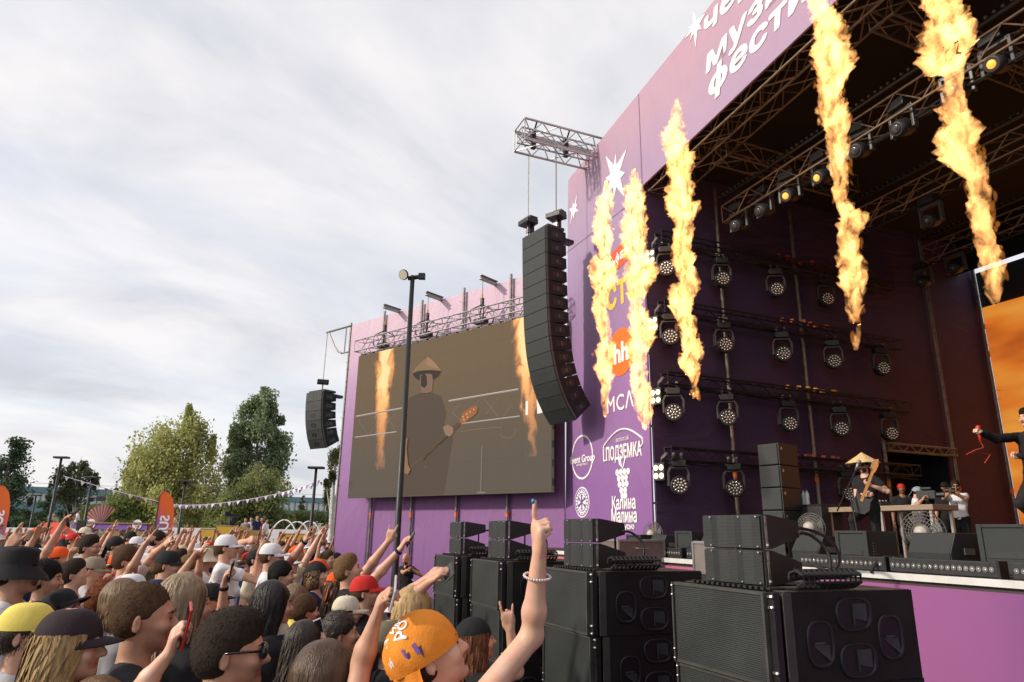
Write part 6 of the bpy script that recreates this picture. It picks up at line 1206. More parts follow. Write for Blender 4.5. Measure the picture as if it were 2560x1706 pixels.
# ---- headwear
def cap_mb(H, tilt=0.0, back=False, brim=.078, size=1.0):
    m = MB(); n, k = 36, 9; c = np.array([0, -.010, 1.672]); rad = np.array([.0905, .1125, .112]) * size; v = []; T = rotm((1, 0, 0), tilt); Y = rotm((0, 0, 1), math.pi if back else 0)
    for i in range(k + 1):
        t = math.pi / 2 * i / k
        for j in range(n): a = 2 * math.pi * j / n; q = 1.0 - .014 * (1 - abs(math.sin(3 * a))) ** 6; sq = 1.0 - .06 * math.sin(t) ** 8; v.append((rad[0] * math.cos(t) ** .8 * math.cos(a) * q, rad[1] * math.cos(t) ** .8 * math.sin(a) * q, rad[2] * math.sin(t) * sq))
    f = [(i * n + j, i * n + (j + 1) % n, (i + 1) * n + (j + 1) % n, (i + 1) * n + j) for i in range(k) for j in range(n)]; put = lambda q: H.many(np.asarray(q) @ T.T @ Y.T + c); m.add(put(v), f); m.ball(put([(0, 0, rad[2] * .95)])[0], .008, 8, 5)
    b = MB(); w_, v = 19, []
    for z0 in (0, -.004):
        for r_ in np.linspace(0, 1, 5):
            for a in np.linspace(R(90 - 66), R(90 + 66), w_): x = rad[0] * math.cos(a); y = rad[1] * math.sin(a); fwd = brim * size * (max(0, math.sin((a - R(24)) / R(132) * math.pi)) ** .55); v.append((x * (1 + .03 * r_), y * .985 + fwd * r_, .004 + z0 - .022 * r_ * r_ * .6 - .85 * x * x * r_ * 2.2))
    f = []
    for s in (0, 1):
        for i in range(4):
            for j in range(w_ - 1): q = (s * 5 * w_ + i * w_ + j, s * 5 * w_ + i * w_ + j + 1, s * 5 * w_ + (i + 1) * w_ + j + 1, s * 5 * w_ + (i + 1) * w_ + j); f.append(q if s == 0 else q[::-1])
    for j in range(w_ - 1): f.append((4 * w_ + j, 4 * w_ + j + 1, 9 * w_ + j + 1, 9 * w_ + j))
    b.add(put(v), f); return m, b
def bucket_mb(H, tilt=-.12):
    m = MB(); n = 36; T = rotm((1, 0, 0), tilt); c = np.array([0, -.01, 1.672]); prof = [(1.62, -.055), (1.50, -.035), (1.06, .012), (1.02, .03), (.97, .085), (.86, .104), (.3, .110), (.02, .110)]; v = []
    for r, z in prof:
        for j in range(n): a = 2 * math.pi * j / n; v.append((r * .088 * math.cos(a), r * .108 * math.sin(a), z + .004 * math.sin(3 * a)))
    m.add(H.many(np.array(v) @ T.T + c), [(i * n + j, i * n + (j + 1) % n, (i + 1) * n + (j + 1) % n, (i + 1) * n + j) for i in range(len(prof) - 1) for j in range(n)]); return m
def bandana_mb(H, tilt=.15, size=1.0, tail=True, drape=False):
    m = MB(); n, k = 40, 10; T = rotm((1, 0, 0), tilt); c = np.array([0, -.012, 1.680]); v = []; rad = np.array([.090, .112, .110]) * size
    for i in range(k + 1):
        t = -.28 + (math.pi / 2 + .28) * i / k
        for j in range(n): a = 2 * math.pi * j / n; w_ = 1 + (.016 * math.sin(7 * a + 5 * t + 1.3 * math.sin(3 * a)) + .012 * math.sin(13 * a - 9 * t)) * math.cos(t) + .07 * max(0, -math.sin(a)) * math.cos(t * 1.5) + .030 * math.sin(9 * a + 2 * math.sin(5 * t)) * max(0, .25 - math.sin(a)) * math.cos(t); v.append((rad[0] * math.cos(t) * math.cos(a) * w_, rad[1] * math.cos(t) * math.sin(a) * w_, rad[2] * math.sin(t)))
    m.add(H.many(np.array(v) @ T.T + c), [(i * n + j, i * n + (j + 1) % n, (i + 1) * n + (j + 1) % n, (i + 1) * n + j) for i in range(k) for j in range(n)])
    if drape:                                             # the loose corner of the cloth hanging over ear and nape in folds
        nn, kk = 34, 9; vv = []
        for lay in (0, .004):
            for i in range(kk + 1):
                t = i / kk
                for j in range(nn + 1): u = j / nn; a = R(196) + R(148) * u; r_ = 1.0 + .10 * t + .05 * t * math.sin(u * 31 + 2 * t) + .03 * math.sin(u * 13 + 1); d_ = .26 * math.sin(math.pi * u) ** .6 * t; vv.append((rad[0] * .965 * r_ * math.cos(a) + lay, rad[1] * .965 * r_ * math.sin(a), rad[2] * math.sin(-.26) - d_))
        s1 = (kk + 1) * (nn + 1); m.add(H.many(np.array(vv) @ T.T + c), [(L * s1 + i * (nn + 1) + j, L * s1 + i * (nn + 1) + j + 1, L * s1 + (i + 1) * (nn + 1) + j + 1, L * s1 + (i + 1) * (nn + 1) + j) for L in (0, 1) for i in range(kk) for j in range(nn)])
    if tail:
        q = [(-.06, -.098, -.02), (.06, -.098, -.02), (.085, -.135, -.13), (.02, -.150, -.20), (-.05, -.145, -.15)]; q2 = [(x, y - .008, z) for x, y, z in q]; m.add(H.many(np.array(q + q2) @ T.T + c), [(0, 1, 2, 3, 4), (9, 8, 7, 6, 5)] + [(i, 5 + i, 5 + (i + 1) % 5, (i + 1) % 5) for i in range(5)]); m.ball(H.p((0, -.122, 1.66)), .022, 10, 6)
    return m
def glasses_mb(H, dark=True):
    m = MB(); T = H.many
    for s in (-1, 1):
        if dark: m.ball(H.p((s * .032, .104, 1.655)), np.abs(H.R @ np.array([.030, .010, .019])) + .004, 14, 8)
        else: a = np.arange(14) * 2 * math.pi / 13; m.tube(T(np.stack([s * .032 + .024 * np.cos(a), np.full(14, .108), 1.655 + .018 * np.sin(a)], 1)), .0022, 5)
        m.tube(T([(s * .060, .096, 1.660), (s * .078, .05, 1.662), (s * .084, -.010, 1.660)]), .0042 if dark else .0025, 6)
    m.bar(H.p((-.01, .112, 1.66)), H.p((.01, .112, 1.66)), .003, 5); return m
# ---- materials that take the figure's own colour
def skinmat(stub=0.0, name='skin'):
    m, N, p, o = newmat(name); oi = N.n('ShaderNodeObjectInfo'); tc = N.n('ShaderNodeTexCoord'); nz = N.n('ShaderNodeTexNoise'); nz.inputs['Scale'].default_value = 9; nz.inputs['Detail'].default_value = 6; N.l(tc.outputs['Object'], nz.inputs[0])
    hs = N.n('ShaderNodeHueSaturation'); mr = N.n('ShaderNodeMapRange'); mr.inputs[1].default_value = .3; mr.inputs[2].default_value = .7; mr.inputs[3].default_value = .84; mr.inputs[4].default_value = 1.12; N.l(nz.outputs[0], mr.inputs[0]); N.l(mr.outputs[0], hs.inputs['Value']); N.l(oi.outputs['Color'], hs.inputs['Color'])
    rd = N.n('ShaderNodeMix', data_type='RGBA', blend_type='MULTIPLY'); rd.inputs[0].default_value = .6; n2 = N.n('ShaderNodeTexNoise'); n2.inputs['Scale'].default_value = 16; N.l(tc.outputs['Object'], n2.inputs[0]); r2 = N.n('ShaderNodeValToRGB'); r2.color_ramp.elements[0].position = .4; r2.color_ramp.elements[1].position = .65; r2.color_ramp.elements[0].color = (1, .80, .74, 1); r2.color_ramp.elements[1].color = (1, 1, 1, 1); N.l(n2.outputs[0], r2.inputs[0]); N.l(hs.outputs[0], rd.inputs[6]); N.l(r2.outputs[0], rd.inputs[7]); last = rd.outputs[2]
    if stub is not None:                                  # lips, and the shaved beard of the men
        sp = N.n('ShaderNodeSeparateXYZ'); N.l(tc.outputs['Object'], sp.inputs[0])
        def band(z0, z1, y0, col, amt, soft, last):
            a = N.n('ShaderNodeMapRange', interpolation_type='SMOOTHSTEP'); N.l(sp.outputs[2], a.inputs[0]); a.inputs[1].default_value = z0 - soft; a.inputs[2].default_value = z0 + soft
            b_ = N.n('ShaderNodeMapRange', interpolation_type='SMOOTHSTEP'); N.l(sp.outputs[2], b_.inputs[0]); b_.inputs[1].default_value = z1 + soft; b_.inputs[2].default_value = z1 - soft
            c = N.n('ShaderNodeMapRange', interpolation_type='SMOOTHSTEP'); N.l(sp.outputs[1], c.inputs[0]); c.inputs[1].default_value = y0 - soft; c.inputs[2].default_value = y0 + soft; c.inputs[4].default_value = amt
            x = N.n('ShaderNodeMath', operation='MULTIPLY'); N.l(a.outputs[0], x.inputs[0]); N.l(b_.outputs[0], x.inputs[1]); y = N.n('ShaderNodeMath', operation='MULTIPLY'); N.l(x.outputs[0], y.inputs[0]); N.l(c.outputs[0], y.inputs[1])
            fz = N.n('ShaderNodeTexNoise'); fz.inputs['Scale'].default_value = 260; N.l(tc.outputs['Object'], fz.inputs[0]); w_ = N.n('ShaderNodeMath', operation='MULTIPLY_ADD'); N.l(fz.outputs[0], w_.inputs[0]); w_.inputs[1].default_value = .9; w_.inputs[2].default_value = .5; v = N.n('ShaderNodeMath', operation='MULTIPLY'); N.l(y.outputs[0], v.inputs[0]); N.l(w_.outputs[0], v.inputs[1])
            mm = N.n('ShaderNodeMix', data_type='RGBA', blend_type='MULTIPLY'); N.l(v.outputs[0], mm.inputs[0]); N.l(last, mm.inputs[6]); mm.inputs[7].default_value = (*col, 1); return mm.outputs[2]
        last = band(1.578, 1.602, .084, (.85, .45, .42), .8, .004, last)
        if stub > 0: last = band(1.535, 1.622, .022, (.55, .52, .52), stub, .014, last)
    N.l(last, p.inputs['Base Color'])
    p.inputs['Roughness'].default_value = .5; p.inputs['Subsurface Weight'].default_value = .12; p.inputs['Subsurface Radius'].default_value = (.012, .004, .002); p.inputs['Subsurface Scale'].default_value = 1.0
    b = N.n('ShaderNodeTexNoise'); b.inputs['Scale'].default_value = 140; N.l(tc.outputs['Object'], b.inputs[0]); bp = N.n('ShaderNodeBump'); bp.inputs['Strength'].default_value = .12; bp.inputs['Distance'].default_value = .004; N.l(b.outputs[0], bp.inputs['Height']); N.l(bp.outputs[0], p.inputs['Normal']); return m
SKIN = skinmat(None); FACEF = skinmat(0.0, 'skin_with_lips'); FACEM = skinmat(.6, 'skin_with_stubble')
CLOTH = pm('cotton_cloth', None, .85, 0, .12, 14, .35, 30, obcol=True, spec=.2); CLOTHF = pm('cap_cloth', None, .8, 0, .12, 18, .3, 160, obcol=True, spec=.25); HAIRM = pm('hair', None, .45, 0, .45, 22, .5, 60, obcol=True, spec=.45, stretch=(3, 3, .35)); HAIRS = pm('short_hair', None, .7, 0, .40, 60, .5, 140, obcol=True, spec=.12, stretch=(2.2, .7, .7))
DARKG = pm('dark_lens', (.012, .011, .012), .12, 0, .1, 5); EYEM = pm('eye_dark', (.02, .014, .012), .25, 0, .1, 9); PHM = pm('phone_body', None, .25, 0, .1, 6, obcol=True)
SK = {'fair': (.66, .41, .30), 'light': (.58, .34, .235), 'tan': (.44, .235, .145), 'warm': (.50, .275, .175), 'dark': (.24, .11, .065)}
HC = {'black': (.012, .010, .010), 'dark': (.030, .020, .014), 'brown': (.070, .038, .020), 'light': (.15, .085, .04), 'blond': (.36, .23, .10), 'ash': (.26, .185, .11), 'red': (.15, .045, .016), 'ginger': (.33, .11, .025), 'grey': (.2, .19, .18)}
CC = {'black': (.016, .016, .018), 'plum': (.028, .018, .022), 'white': (.68, .67, .70), 'grey': (.22, .22, .23), 'lgrey': (.45, .44, .46), 'red': (.52, .025, .02), 'orange': (.78, .10, .015), 'navy': (.02, .03, .09), 'blue': (.08, .15, .33), 'yellow': (.74, .60, .13), 'beige': (.52, .42, .26), 'olive': (.13, .115, .075), 'camo': (.25, .21, .15), 'denim': (.09, .14, .22), 'pink': (.55, .2, .27), 'green': (.06, .14, .07), 'cream': (.62, .55, .42), 'brown': (.16, .09, .05), 'teal': (.05, .22, .26)}
TROU = tri_mesh('trousers', *trouser_mesh(.014)); SHOE = tri_mesh('shoes', *shoe_mesh(.009))
for me_, mt_ in ((TROU, CLOTH), (SHOE, CLOTH)): me_.materials.append(mt_)
PEOPLE = []
def phone(lab, world, Rm, col, sc_=1.0):
    o = thing('phone', lab, 'phone', world); o.rotation_euler = Matrix(Rm.tolist()).to_euler(); obj('body', MB().box((0, 0, 0), (.074, .009, .152)), PHM, o, color=col, bv=.004); obj('display', MB().box((0, -.0055, 0), (.066, .002, .140)), DARKG, o); obj('camera_bump', MB().box((-.018, .006, .055), (.026, .004, .03)), BLACKM, o); return o
def person(label, head=None, hs=None, heading=65, yaw=0, pitch=0, arms=None, skin='light', fem=False, hair=('short', 'brown'), hat=None, top=('black', .55), bottom='denim', loc=None, k=None, openm=False, sung=None, res=None, group=None, shoes=False, neck=.070, hem=.90, phones=None, z=None, beard=None, eyes=True, wide=1.0, bands=(), legs=None, hlen=.42, feetz=0.0):
    hd = R(heading); Rb = rotm((0, 0, 1), -hd)
    if head is not None:
        px, py = head; yh = 1333 + .0166 * (px - 1280)
        if z is None: k = 2.2 / (1.655 + .235 * (py - yh) / hs); z = F * .235 * k / hs * 1.02
        Hc = at(px, py, z); k = (Hc[2] - feetz) / 1.655 if k is None or z is not None else k; k = min(max(k, .88), 1.14); b = Hc - Rb @ np.array([0, .015, 0]) * k; base = np.array([b[0], b[1], Hc[2] - 1.655 * k])
    else: base = np.array(loc, float); k = k or 1.0
    if res is None: res = .0062 if (hs or 60) > 135 else .0078 if (hs or 60) > 90 else .0095
    zarm = {}
    def toloc(w_): return Rb.T @ (np.array(w_) - base) / k
    A = {}; ph = []
    for s, nm in ((-1, 'L'), (1, 'R')):
        sp_ = dict((arms or {}).get(nm) or DOWN(s))
        zz = (z or 3) * (1 + s * .0 ) - s * .17 * k * math.sin(hd) * .9 + .12 * math.cos(hd)
        if 'px' in sp_: q = sp_['px']; sp_['wrist'] = toloc(at(q[0], q[1], q[2] if len(q) > 2 else zz))
        if 'ex' in sp_: q = sp_['ex']; sp_['elbow'] = toloc(at(q[0], q[1], q[2] if len(q) > 2 else zz))
        if 'epx' in sp_: q = sp_['epx']; sp_['pole'] = toloc(at(q[0], q[1], q[2] if len(q) > 2 else z)) - np.array([s * .18, 0, 1.4])
        if 'fpx' in sp_: q = sp_['fpx']; sp_['f'] = toloc(at(q[0], q[1], q[2] if len(q) == 3 and sp_['px'].__len__() > 2 else zz)) - np.array(sp_['wrist'])
        if 'nw' in sp_: sp_['n'] = Rb.T @ np.array(sp_['nw'], float)
        A[nm] = sp_
    hk = hair[0] if hair else None; v, f, H, J = skin_mesh(res, fem, R(yaw), R(pitch), A, openm, ears=True, wide=wide)
    o = thing('person', label, 'person', base, -hd, group); o.scale = (k, k, k); rs = np.random.default_rng(len(PEOPLE) + 11)
    sc3 = SK[skin] if isinstance(skin, str) else skin
    body = obj('body', tri_mesh('body', v, f), SKIN if abs(pitch) > 12 or abs(yaw) > 12 else FACEF if fem else FACEM, o, color=sc3)
    if top:
        sv = shirt_mesh(res * 1.35, fem, J, top[1], hem, neck=neck); obj('shirt', tri_mesh('shirt', *sv), CLOTH, o, color=CC.get(top[0], top[0]))
    if legs is not None: legs(o, H, J)
    else:
        t = obj('trousers', TROU, None, o, color=CC.get(bottom, bottom)); s_ = obj('shoes', SHOE, None, o, color=CC['white'] if shoes == 'white' else CC['black'])
    if hair and hk != 'bald':
        hv = hair_core(H, hk, max(.0062, res * .9), hat=bool(hat)); parts = [hv]; mt = HAIRM if hk in ('long', 'bob', 'pony') else HAIRS; near = (hs or 0) > 70
        if hk == 'long': parts.append(long_locks(H, rs, 520 if near else 220, hlen, .006, .0055 if near else .009, bool(hat)))
        elif hk == 'bob': parts.append(long_locks(H, rs, 420, .17, .005, .006, bool(hat)))
        elif near: parts.append(hair_tufts(*hv, H, hk, rs, 3600 if hs > 120 else 1800, {'buzz': .005, 'short': .008, 'mop': .030, 'pony': .03}[hk], .0018 if hk == 'buzz' else .0028, bool(hat)))
        obj('hair', tri_mesh('hair', *merge(*parts)), mt, o, color=HC.get(hair[1], hair[1]))
    if eyes and (hs or 60) > 60:
        e = MB()
        for s in (-1, 1): e.ball(H.p((s * .031, .0945, 1.655)), .0052, 8, 6)
        obj('eye', e, EYEM, body, True); e = MB()
        for s in (-1, 1): e.tube(H.many([(s * .013, .100, 1.674), (s * .03, .099, 1.680), (s * .047, .086, 1.674)]), [.0035, .004, .002], 5)
        obj('eyebrow', e, HAIRS, body, True, color=HC.get(hair[1], (.05, .03, .02)) if hair else (.05, .03, .02))
    if beard:
        D = SDF(); D.ell(H.p((0, .045, 1.575)), (.056, .060, .045), .02, H.R); D.ell(H.p((0, .055, 1.605)), (.055, .05, .03), .02, H.R); D.ell(H.p((0, .09, 1.595)), (.022, .04, .010), .01, H.R, 's'); D.ell(H.p((0, .05, 1.655)), (.09, .10, .045), .01, H.R, 's'); bv = D.build(.007, lambda x, y, z_: .006 * (vnoise(x * 60, y * 60, z_ * 60) - .5)); obj('beard', tri_mesh('beard', *bv), HAIRS, o, color=HC[beard])
    if hat:
        c = CC.get(hat[1], hat[1])
        if hat[0] in ('cap', 'capback'):
            cr, bm_ = cap_mb(H, hat[2] if len(hat) > 2 else .0, hat[0] == 'capback'); h = obj('cap', cr, CLOTHF, o, True, color=c); bevel_ = obj('brim', bm_, CLOTHF, h, True, color=CC.get(hat[3], c) if len(hat) > 3 else c)
        elif hat[0] == 'bucket': obj('bucket_hat', bucket_mb(H), CLOTHF, o, True, color=c)
        elif hat[0] == 'bandana': obj('bandana', bandana_mb(H, *(hat[2:])), CLOTHF, o, True, color=c)
    if sung == 'on': obj('sunglasses', glasses_mb(H, True), DARKG, o, True)
    elif sung == 'clear': obj('eyeglasses', glasses_mb(H, False), DARKG, o, True)
    elif sung == 'up':
        H2 = Head(R(yaw), R(pitch) + .75); g_ = glasses_mb(H2, True); obj('sunglasses', move(g_, tuple(H.R @ np.array([0, .035, .035]))), pm('lilac_lens', (.25, .2, .38), .15) if 'lilac_lens' not in bpy.data.materials else bpy.data.materials['lilac_lens'], o, True)
    for nm, colr in bands:
        e, w_ = J[nm][1], J[nm][2]; c = w_ + (e - w_) * .09; d = unit(w_ - e); obj('wristband', MB().tube([c - d * .011, c + d * .011], [.0345 if not fem else .030] * 2, 16), CLOTH, o, True, color=colr)
    for nm, lab, colr, tilt in (phones or ()):
        s = 1 if nm == 'R' else -1; w_, f_, n_ = J[nm][2], J[nm][3], J[nm][4]; c = base + Rb @ ((w_ + f_ * .105 + n_ * .034) * k); fz = Rb @ f_; nz_ = Rb @ n_; X = np.cross(nz_, fz)
        Rm = np.stack([X, nz_, fz], 1)
        if tilt == 'h': Rm = np.stack([fz, nz_, -X], 1)
        phone(lab, c, Rm, colr)
    PEOPLE.append(o); o['k'] = k; return o, H, J
# ================================================================ FLAMES
def flame_mat(name, col, strength, het):
    """Glowing gas: light adds up along the depth of the jet, so thin wisps stay orange and the deep core burns out pale."""
    m, N, p, o = newmat(name); m.node_tree.nodes.remove(p); ab = N.n('ShaderNodeVolumeAbsorption'); ab.inputs[0].default_value = (.25, .22, .2, 1); ab.inputs[1].default_value = 3.2; sm = N.n('ShaderNodeAddShader'); em = N.n('ShaderNodeEmission'); em.inputs[0].default_value = (*col, 1); em.inputs[1].default_value = strength; N.l(em.outputs[0], sm.inputs[0]); N.l(ab.outputs[0], sm.inputs[1]); N.l(sm.outputs[0], o.inputs['Volume'])
    if het:
        tc = N.n('ShaderNodeTexCoord'); mp = N.n('ShaderNodeMapping'); mp.inputs['Scale'].default_value = (1, 1, .6); N.l(tc.outputs['Object'], mp.inputs[0]); n1 = N.n('ShaderNodeTexNoise'); n1.inputs['Scale'].default_value = 5.5; n1.inputs['Detail'].default_value = 6; n1.inputs['Roughness'].default_value = .6; n1.inputs['Distortion'].default_value = .8; N.l(mp.outputs[0], n1.inputs[0])
        st = N.n('ShaderNodeMapRange'); N.l(n1.outputs[0], st.inputs[0]); st.inputs[1].default_value = .42; st.inputs[2].default_value = .61; st.inputs[3].default_value = strength * .12; st.inputs[4].default_value = strength * 2.4; N.l(st.outputs[0], em.inputs[1])
    return m
FLAME = flame_mat('flame_gas', (1.0, .45, .14), 9.5, True); WISP = flame_mat('flame_wisp_gas', (1.0, .33, .05), 5.0, False)
def flame(lab, prof, seed, w_=8.3, licks=()):
    """prof: rows (y, left, right) read off the photo; the jet is a billowing body of real depth."""
    pr_ = np.array(prof, float); ys = pr_[:, 0]; c0 = front((pr_[-1][1] + pr_[-1][2]) / 2, ys[-1], w_); root = S(c0[0], w_, c0[2]); o = thing('flame_jet', lab, 'flame', root, SROT, 'flame jets along the stage edge')
    L = np.array([front(a, y, w_) for y, a, b in prof]) - c0; Rr = np.array([front(b, y, w_) for y, a, b in prof]) - c0; zc = (L[:, 2] + Rr[:, 2]) / 2; cx = (L[:, 0] + Rr[:, 0]) / 2; hw = (Rr[:, 0] - L[:, 0]) / 2 * .63
    od = np.argsort(zc); zc, cx, hw = zc[od], cx[od], hw[od]; n = int((zc[-1] - zc[0]) / .016); z = np.linspace(zc[0], zc[-1], n); x = np.interp(z, zc, cx); h = np.interp(z, zc, hw); m = 104; a = np.arange(m) * 2 * math.pi / m
    ca, sa = np.cos(a)[None], np.sin(a)[None]; px = h[:, None] * ca; py = h[:, None] * sa * .85; pz = np.repeat(z[:, None], m, 1); sd = seed * 17.3
    X, Y, Z = px + x[:, None], py, pz; w1 = vnoise(X * 2.2 + sd, Y * 2.2, Z * 1.7) - .5; w2 = vnoise(X * 5 + sd, Y * 5 + 9, Z * 4 + w1 * 2) - .5; w3 = vnoise(X * 11 + sd, Y * 11 + 5, Z * 8 + w2 * 3) - .5; w4 = vnoise(X * 24 + sd, Y * 24 + 2, Z * 17 + w3 * 3) - .5
    w5 = vnoise(X * 46 + sd, Y * 46 + 2, Z * 30 + w4 * 3) - .5; rr = 1 + .34 * w1 + .60 * w2 + .66 * w3 + .56 * w4 + .3 * w5
    V = np.stack([x[:, None] + px * rr + .10 * (vnoise(Z * 2 + sd, X * 0, Y * 0 + 3) - .5), py * rr, Z + .16 * w2 + .14 * w3 + .08 * w4], -1).reshape(-1, 3)
    i = np.arange(n - 1)[:, None] * m; j = np.arange(m)[None]; F_ = np.stack([i + j, i + (j + 1) % m, i + m + (j + 1) % m, i + m + j], -1).reshape(-1, 4); b = obj('flame_body', tri_mesh('flame_body', V, F_), FLAME, o)
    q = np.random.default_rng(seed); k = int(n / 9); vs, fs, off = [], [], 0
    us, vs0 = np.meshgrid(np.linspace(0, 2 * math.pi, 12, endpoint=False), np.linspace(0.02, math.pi - .02, 9)); 
    def lick(c, s, l):
        nonlocal off
        p = np.stack([s * np.sin(vs0) * np.cos(us), s * np.sin(vs0) * np.sin(us), l * np.cos(vs0)], -1); p = p + (vnoise(p[..., 0] * 12 + c[0] * 5, p[..., 1] * 12, p[..., 2] * 8 + c[2] * 3)[..., None] - .5) * np.array([s * 1.6, s * 1.6, l * .8]) + c; vs.append(p.reshape(-1, 3)); a_ = np.arange(8)[:, None] * 12; b_ = np.arange(12)[None]; fs.append(np.stack([a_ + b_, a_ + 12 + b_, a_ + 12 + (b_ + 1) % 12, a_ + (b_ + 1) % 12], -1).reshape(-1, 4) + off); off += 108
    for t in range(k):
        zz = q.integers(n); sgn = q.choice([-1, 1]); lick(np.array([x[zz] + sgn * h[zz] * q.uniform(.95, 1.35), q.uniform(-.5, .5) * h[zz], z[zz]]), q.uniform(.012, .04), q.uniform(.03, .11))
    for (lx, ly, s) in licks: c = front(lx, ly, w_) - c0; [lick(np.array([c[0] + q.normal() * s * .8, q.normal() * s * .5, c[2] + q.normal() * s * .9]), s * .38, s * .6) for _ in range(9)]
    obj('loose_flame', tri_mesh('loose_flame', np.concatenate(vs), np.concatenate(fs)), WISP, o); return o
flame('smallest flame jet, furthest left in front of the tower emblems', [(462, 1512, 1518), (480, 1503, 1524), (500, 1494, 1528), (540, 1486, 1530), (575, 1490, 1530), (600, 1482, 1526), (625, 1497, 1525), (650, 1486, 1524), (680, 1484, 1532), (705, 1488, 1543), (730, 1490, 1525), (765, 1480, 1516), (790, 1488, 1522), (820, 1497, 1526), (850, 1502, 1528), (880, 1484, 1534), (905, 1486, 1530), (930, 1494, 1534), (955, 1502, 1530), (980, 1506, 1524), (1010, 1506, 1520), (1040, 1512, 1520)], 1)
flame('second flame jet, just right of the smallest one', [(424, 1584, 1590), (445, 1574, 1596), (470, 1565, 1604), (510, 1561, 1609), (560, 1556, 1615), (585, 1560, 1612), (620, 1563, 1614), (650, 1566, 1618), (690, 1562, 1636), (720, 1566, 1622), (760, 1570, 1606), (800, 1574, 1624), (850, 1571, 1632), (880, 1576, 1618), (920, 1578, 1612), (960, 1578, 1618), (1000, 1584, 1628), (1040, 1592, 1632), (1065, 1604, 1622)], 2)
flame('third flame jet from the left, in front of the wash lights', [(250, 1688, 1694), (275, 1682, 1704), (300, 1674, 1714), (340, 1658, 1714), (380, 1660, 1712), (420, 1666, 1735), (470, 1663, 1736), (505, 1655, 1733), (535, 1676, 1744), (565, 1687, 1725), (600, 1687, 1727), (640, 1681, 1737), (700, 1691, 1744), (740, 1674, 1738), (780, 1682, 1728), (830, 1699, 1743), (880, 1695, 1752), (920, 1696, 1748), (945, 1720, 1746), (970, 1728, 1742), (985, 1722, 1752), (998, 1738, 1748)], 3)
flame('tall flame jet, second from the right, rising past the roof edge', [(-160, 1980, 2060), (-80, 1990, 2075), (0, 2016, 2092), (60, 2022, 2112), (120, 2018, 2124), (180, 2026, 2139), (240, 2036, 2112), (290, 2040, 2130), (340, 2060, 2140), (380, 2066, 2136), (430, 2076, 2134), (480, 2080, 2132), (510, 2086, 2122), (540, 2080, 2168), (560, 2088, 2178), (600, 2084, 2154), (660, 2090, 2166), (700, 2096, 2176), (740, 2104, 2170), (780, 2110, 2168), (798, 2132, 2150)], 4); flame('small torn off tongue of flame under the tall jet', [(822, 2150, 2158), (836, 2136, 2160), (850, 2128, 2158), (862, 2130, 2152), (872, 2134, 2142)], 8)
flame('broadest flame jet, rightmost, in front of the dark roof', [(-160, 2250, 2330), (-60, 2270, 2370), (0, 2286, 2398), (50, 2292, 2420), (95, 2284, 2454), (135, 2275, 2464), (165, 2274, 2430), (182, 2340, 2420), (230, 2350, 2420), (280, 2344, 2450), (310, 2356, 2455), (340, 2336, 2482), (372, 2320, 2460), (400, 2350, 2465), (440, 2400, 2485), (480, 2415, 2500), (520, 2420, 2496), (560, 2430, 2500), (600, 2440, 2506), (640, 2450, 2520), (680, 2444, 2538), (710, 2452, 2534), (740, 2464, 2520), (758, 2480, 2504)], 5)
# ================================================================ THE NEAR CROWD, one by one
T_ = lambda x, y, z=None: (x, y) if z is None else (x, y, z)
NEAR = 'people in the front of the crowd'
def P(label, x, y, hs, heading=68, **k): return person(label, (x, y), hs, heading, group=NEAR, **k)
o, H, J = P('woman in a plum black cap with long blond hair, bottom left corner', 186, 1612, 165, 78, skin='light', fem=True, hair=('long', 'blond'), hat=('cap', 'plum', .03), top=('lgrey', .5), hlen=.40)
o, H, J = P('person in a pale yellow cap with big eyes printed on its brim', 72, 1582, 138, 72, pitch=-4, skin='light', fem=True, hair=('pony', 'dark'), hat=('cap', 'yellow', .06), top=('lgrey', .5))
hatobj = [c for c in o.children if c.name.startswith('cap')][0]; T = rotm((1, 0, 0), .06); e = MB()
for s in (-1, 1): e.ball(H.p((s * .048, .155, 1.690)), (.017, .020, .012), 12, 8)
obj('printed_eye', e, BLACKP, hatobj, True); e = MB(); 
for a in range(5): e.ball(H.p((.018 * math.cos(a * 1.256), .150 + .018 * math.sin(a * 1.256), 1.715)), (.016, .016, .012), 10, 6)
obj('bow', e, CLOTHF, hatobj, True, color=(.75, .45, .03))
P('man with brown buzz cut in dark grey shirt, beside the blond long hair', 372, 1545, 156, 72, skin='warm', hair=('buzz', 'brown'), top=((.035, .035, .038), .55))
P('woman with long ash blond hair seen from behind, between two dark haired men', 468, 1512, 128, 45, fem=True, skin='light', hair=('long', 'ash'), top=('black', .5), hlen=.50)
P('man in black wraparound sunglasses with short dark hair, bottom centre left', 588, 1628, 182, 72, skin='warm', hair=('short', 'dark'), sung='on', top=((.20, .13, .10), .5), wide=1.05)
P('man in a black bucket hat singing in white shirt at the left edge', 55, 1428, 112, 80, pitch=6, skin='warm', hair=('short', 'black'), hat=('bucket', 'black'), top=('white', .5), openm=True)
P('man with black side swept hair behind the bucket hat man', 120, 1448, 80, 78, skin='tan', hair=('mop', 'black'), top=('grey', .5))
P('person in black cap with brim tilted up, behind the yellow cap', 172, 1522, 93, 85, pitch=14, skin='light', hair=('short', 'dark'), hat=('cap', 'black', .15), top=('black', .5))
P('red haired curly man filming with a white phone', 270, 1505, 86, 75, skin='light', hair=('mop', 'red'), top=('grey', .5), arms={'R': dict(px=(264, 1562), epx=(255, 1680), pose='phone', fpx=(272, 1510), nw=(-.4, .9, 0))}, phones=[('R', 'white phone held upright by the red haired man', CC['lgrey'], 'v')])
P('person in white cap half hidden behind the buzz cut man', 335, 1475, 74, 75, skin='light', hair=('short', 'brown'), hat=('cap', 'white'), top=('white', .5))
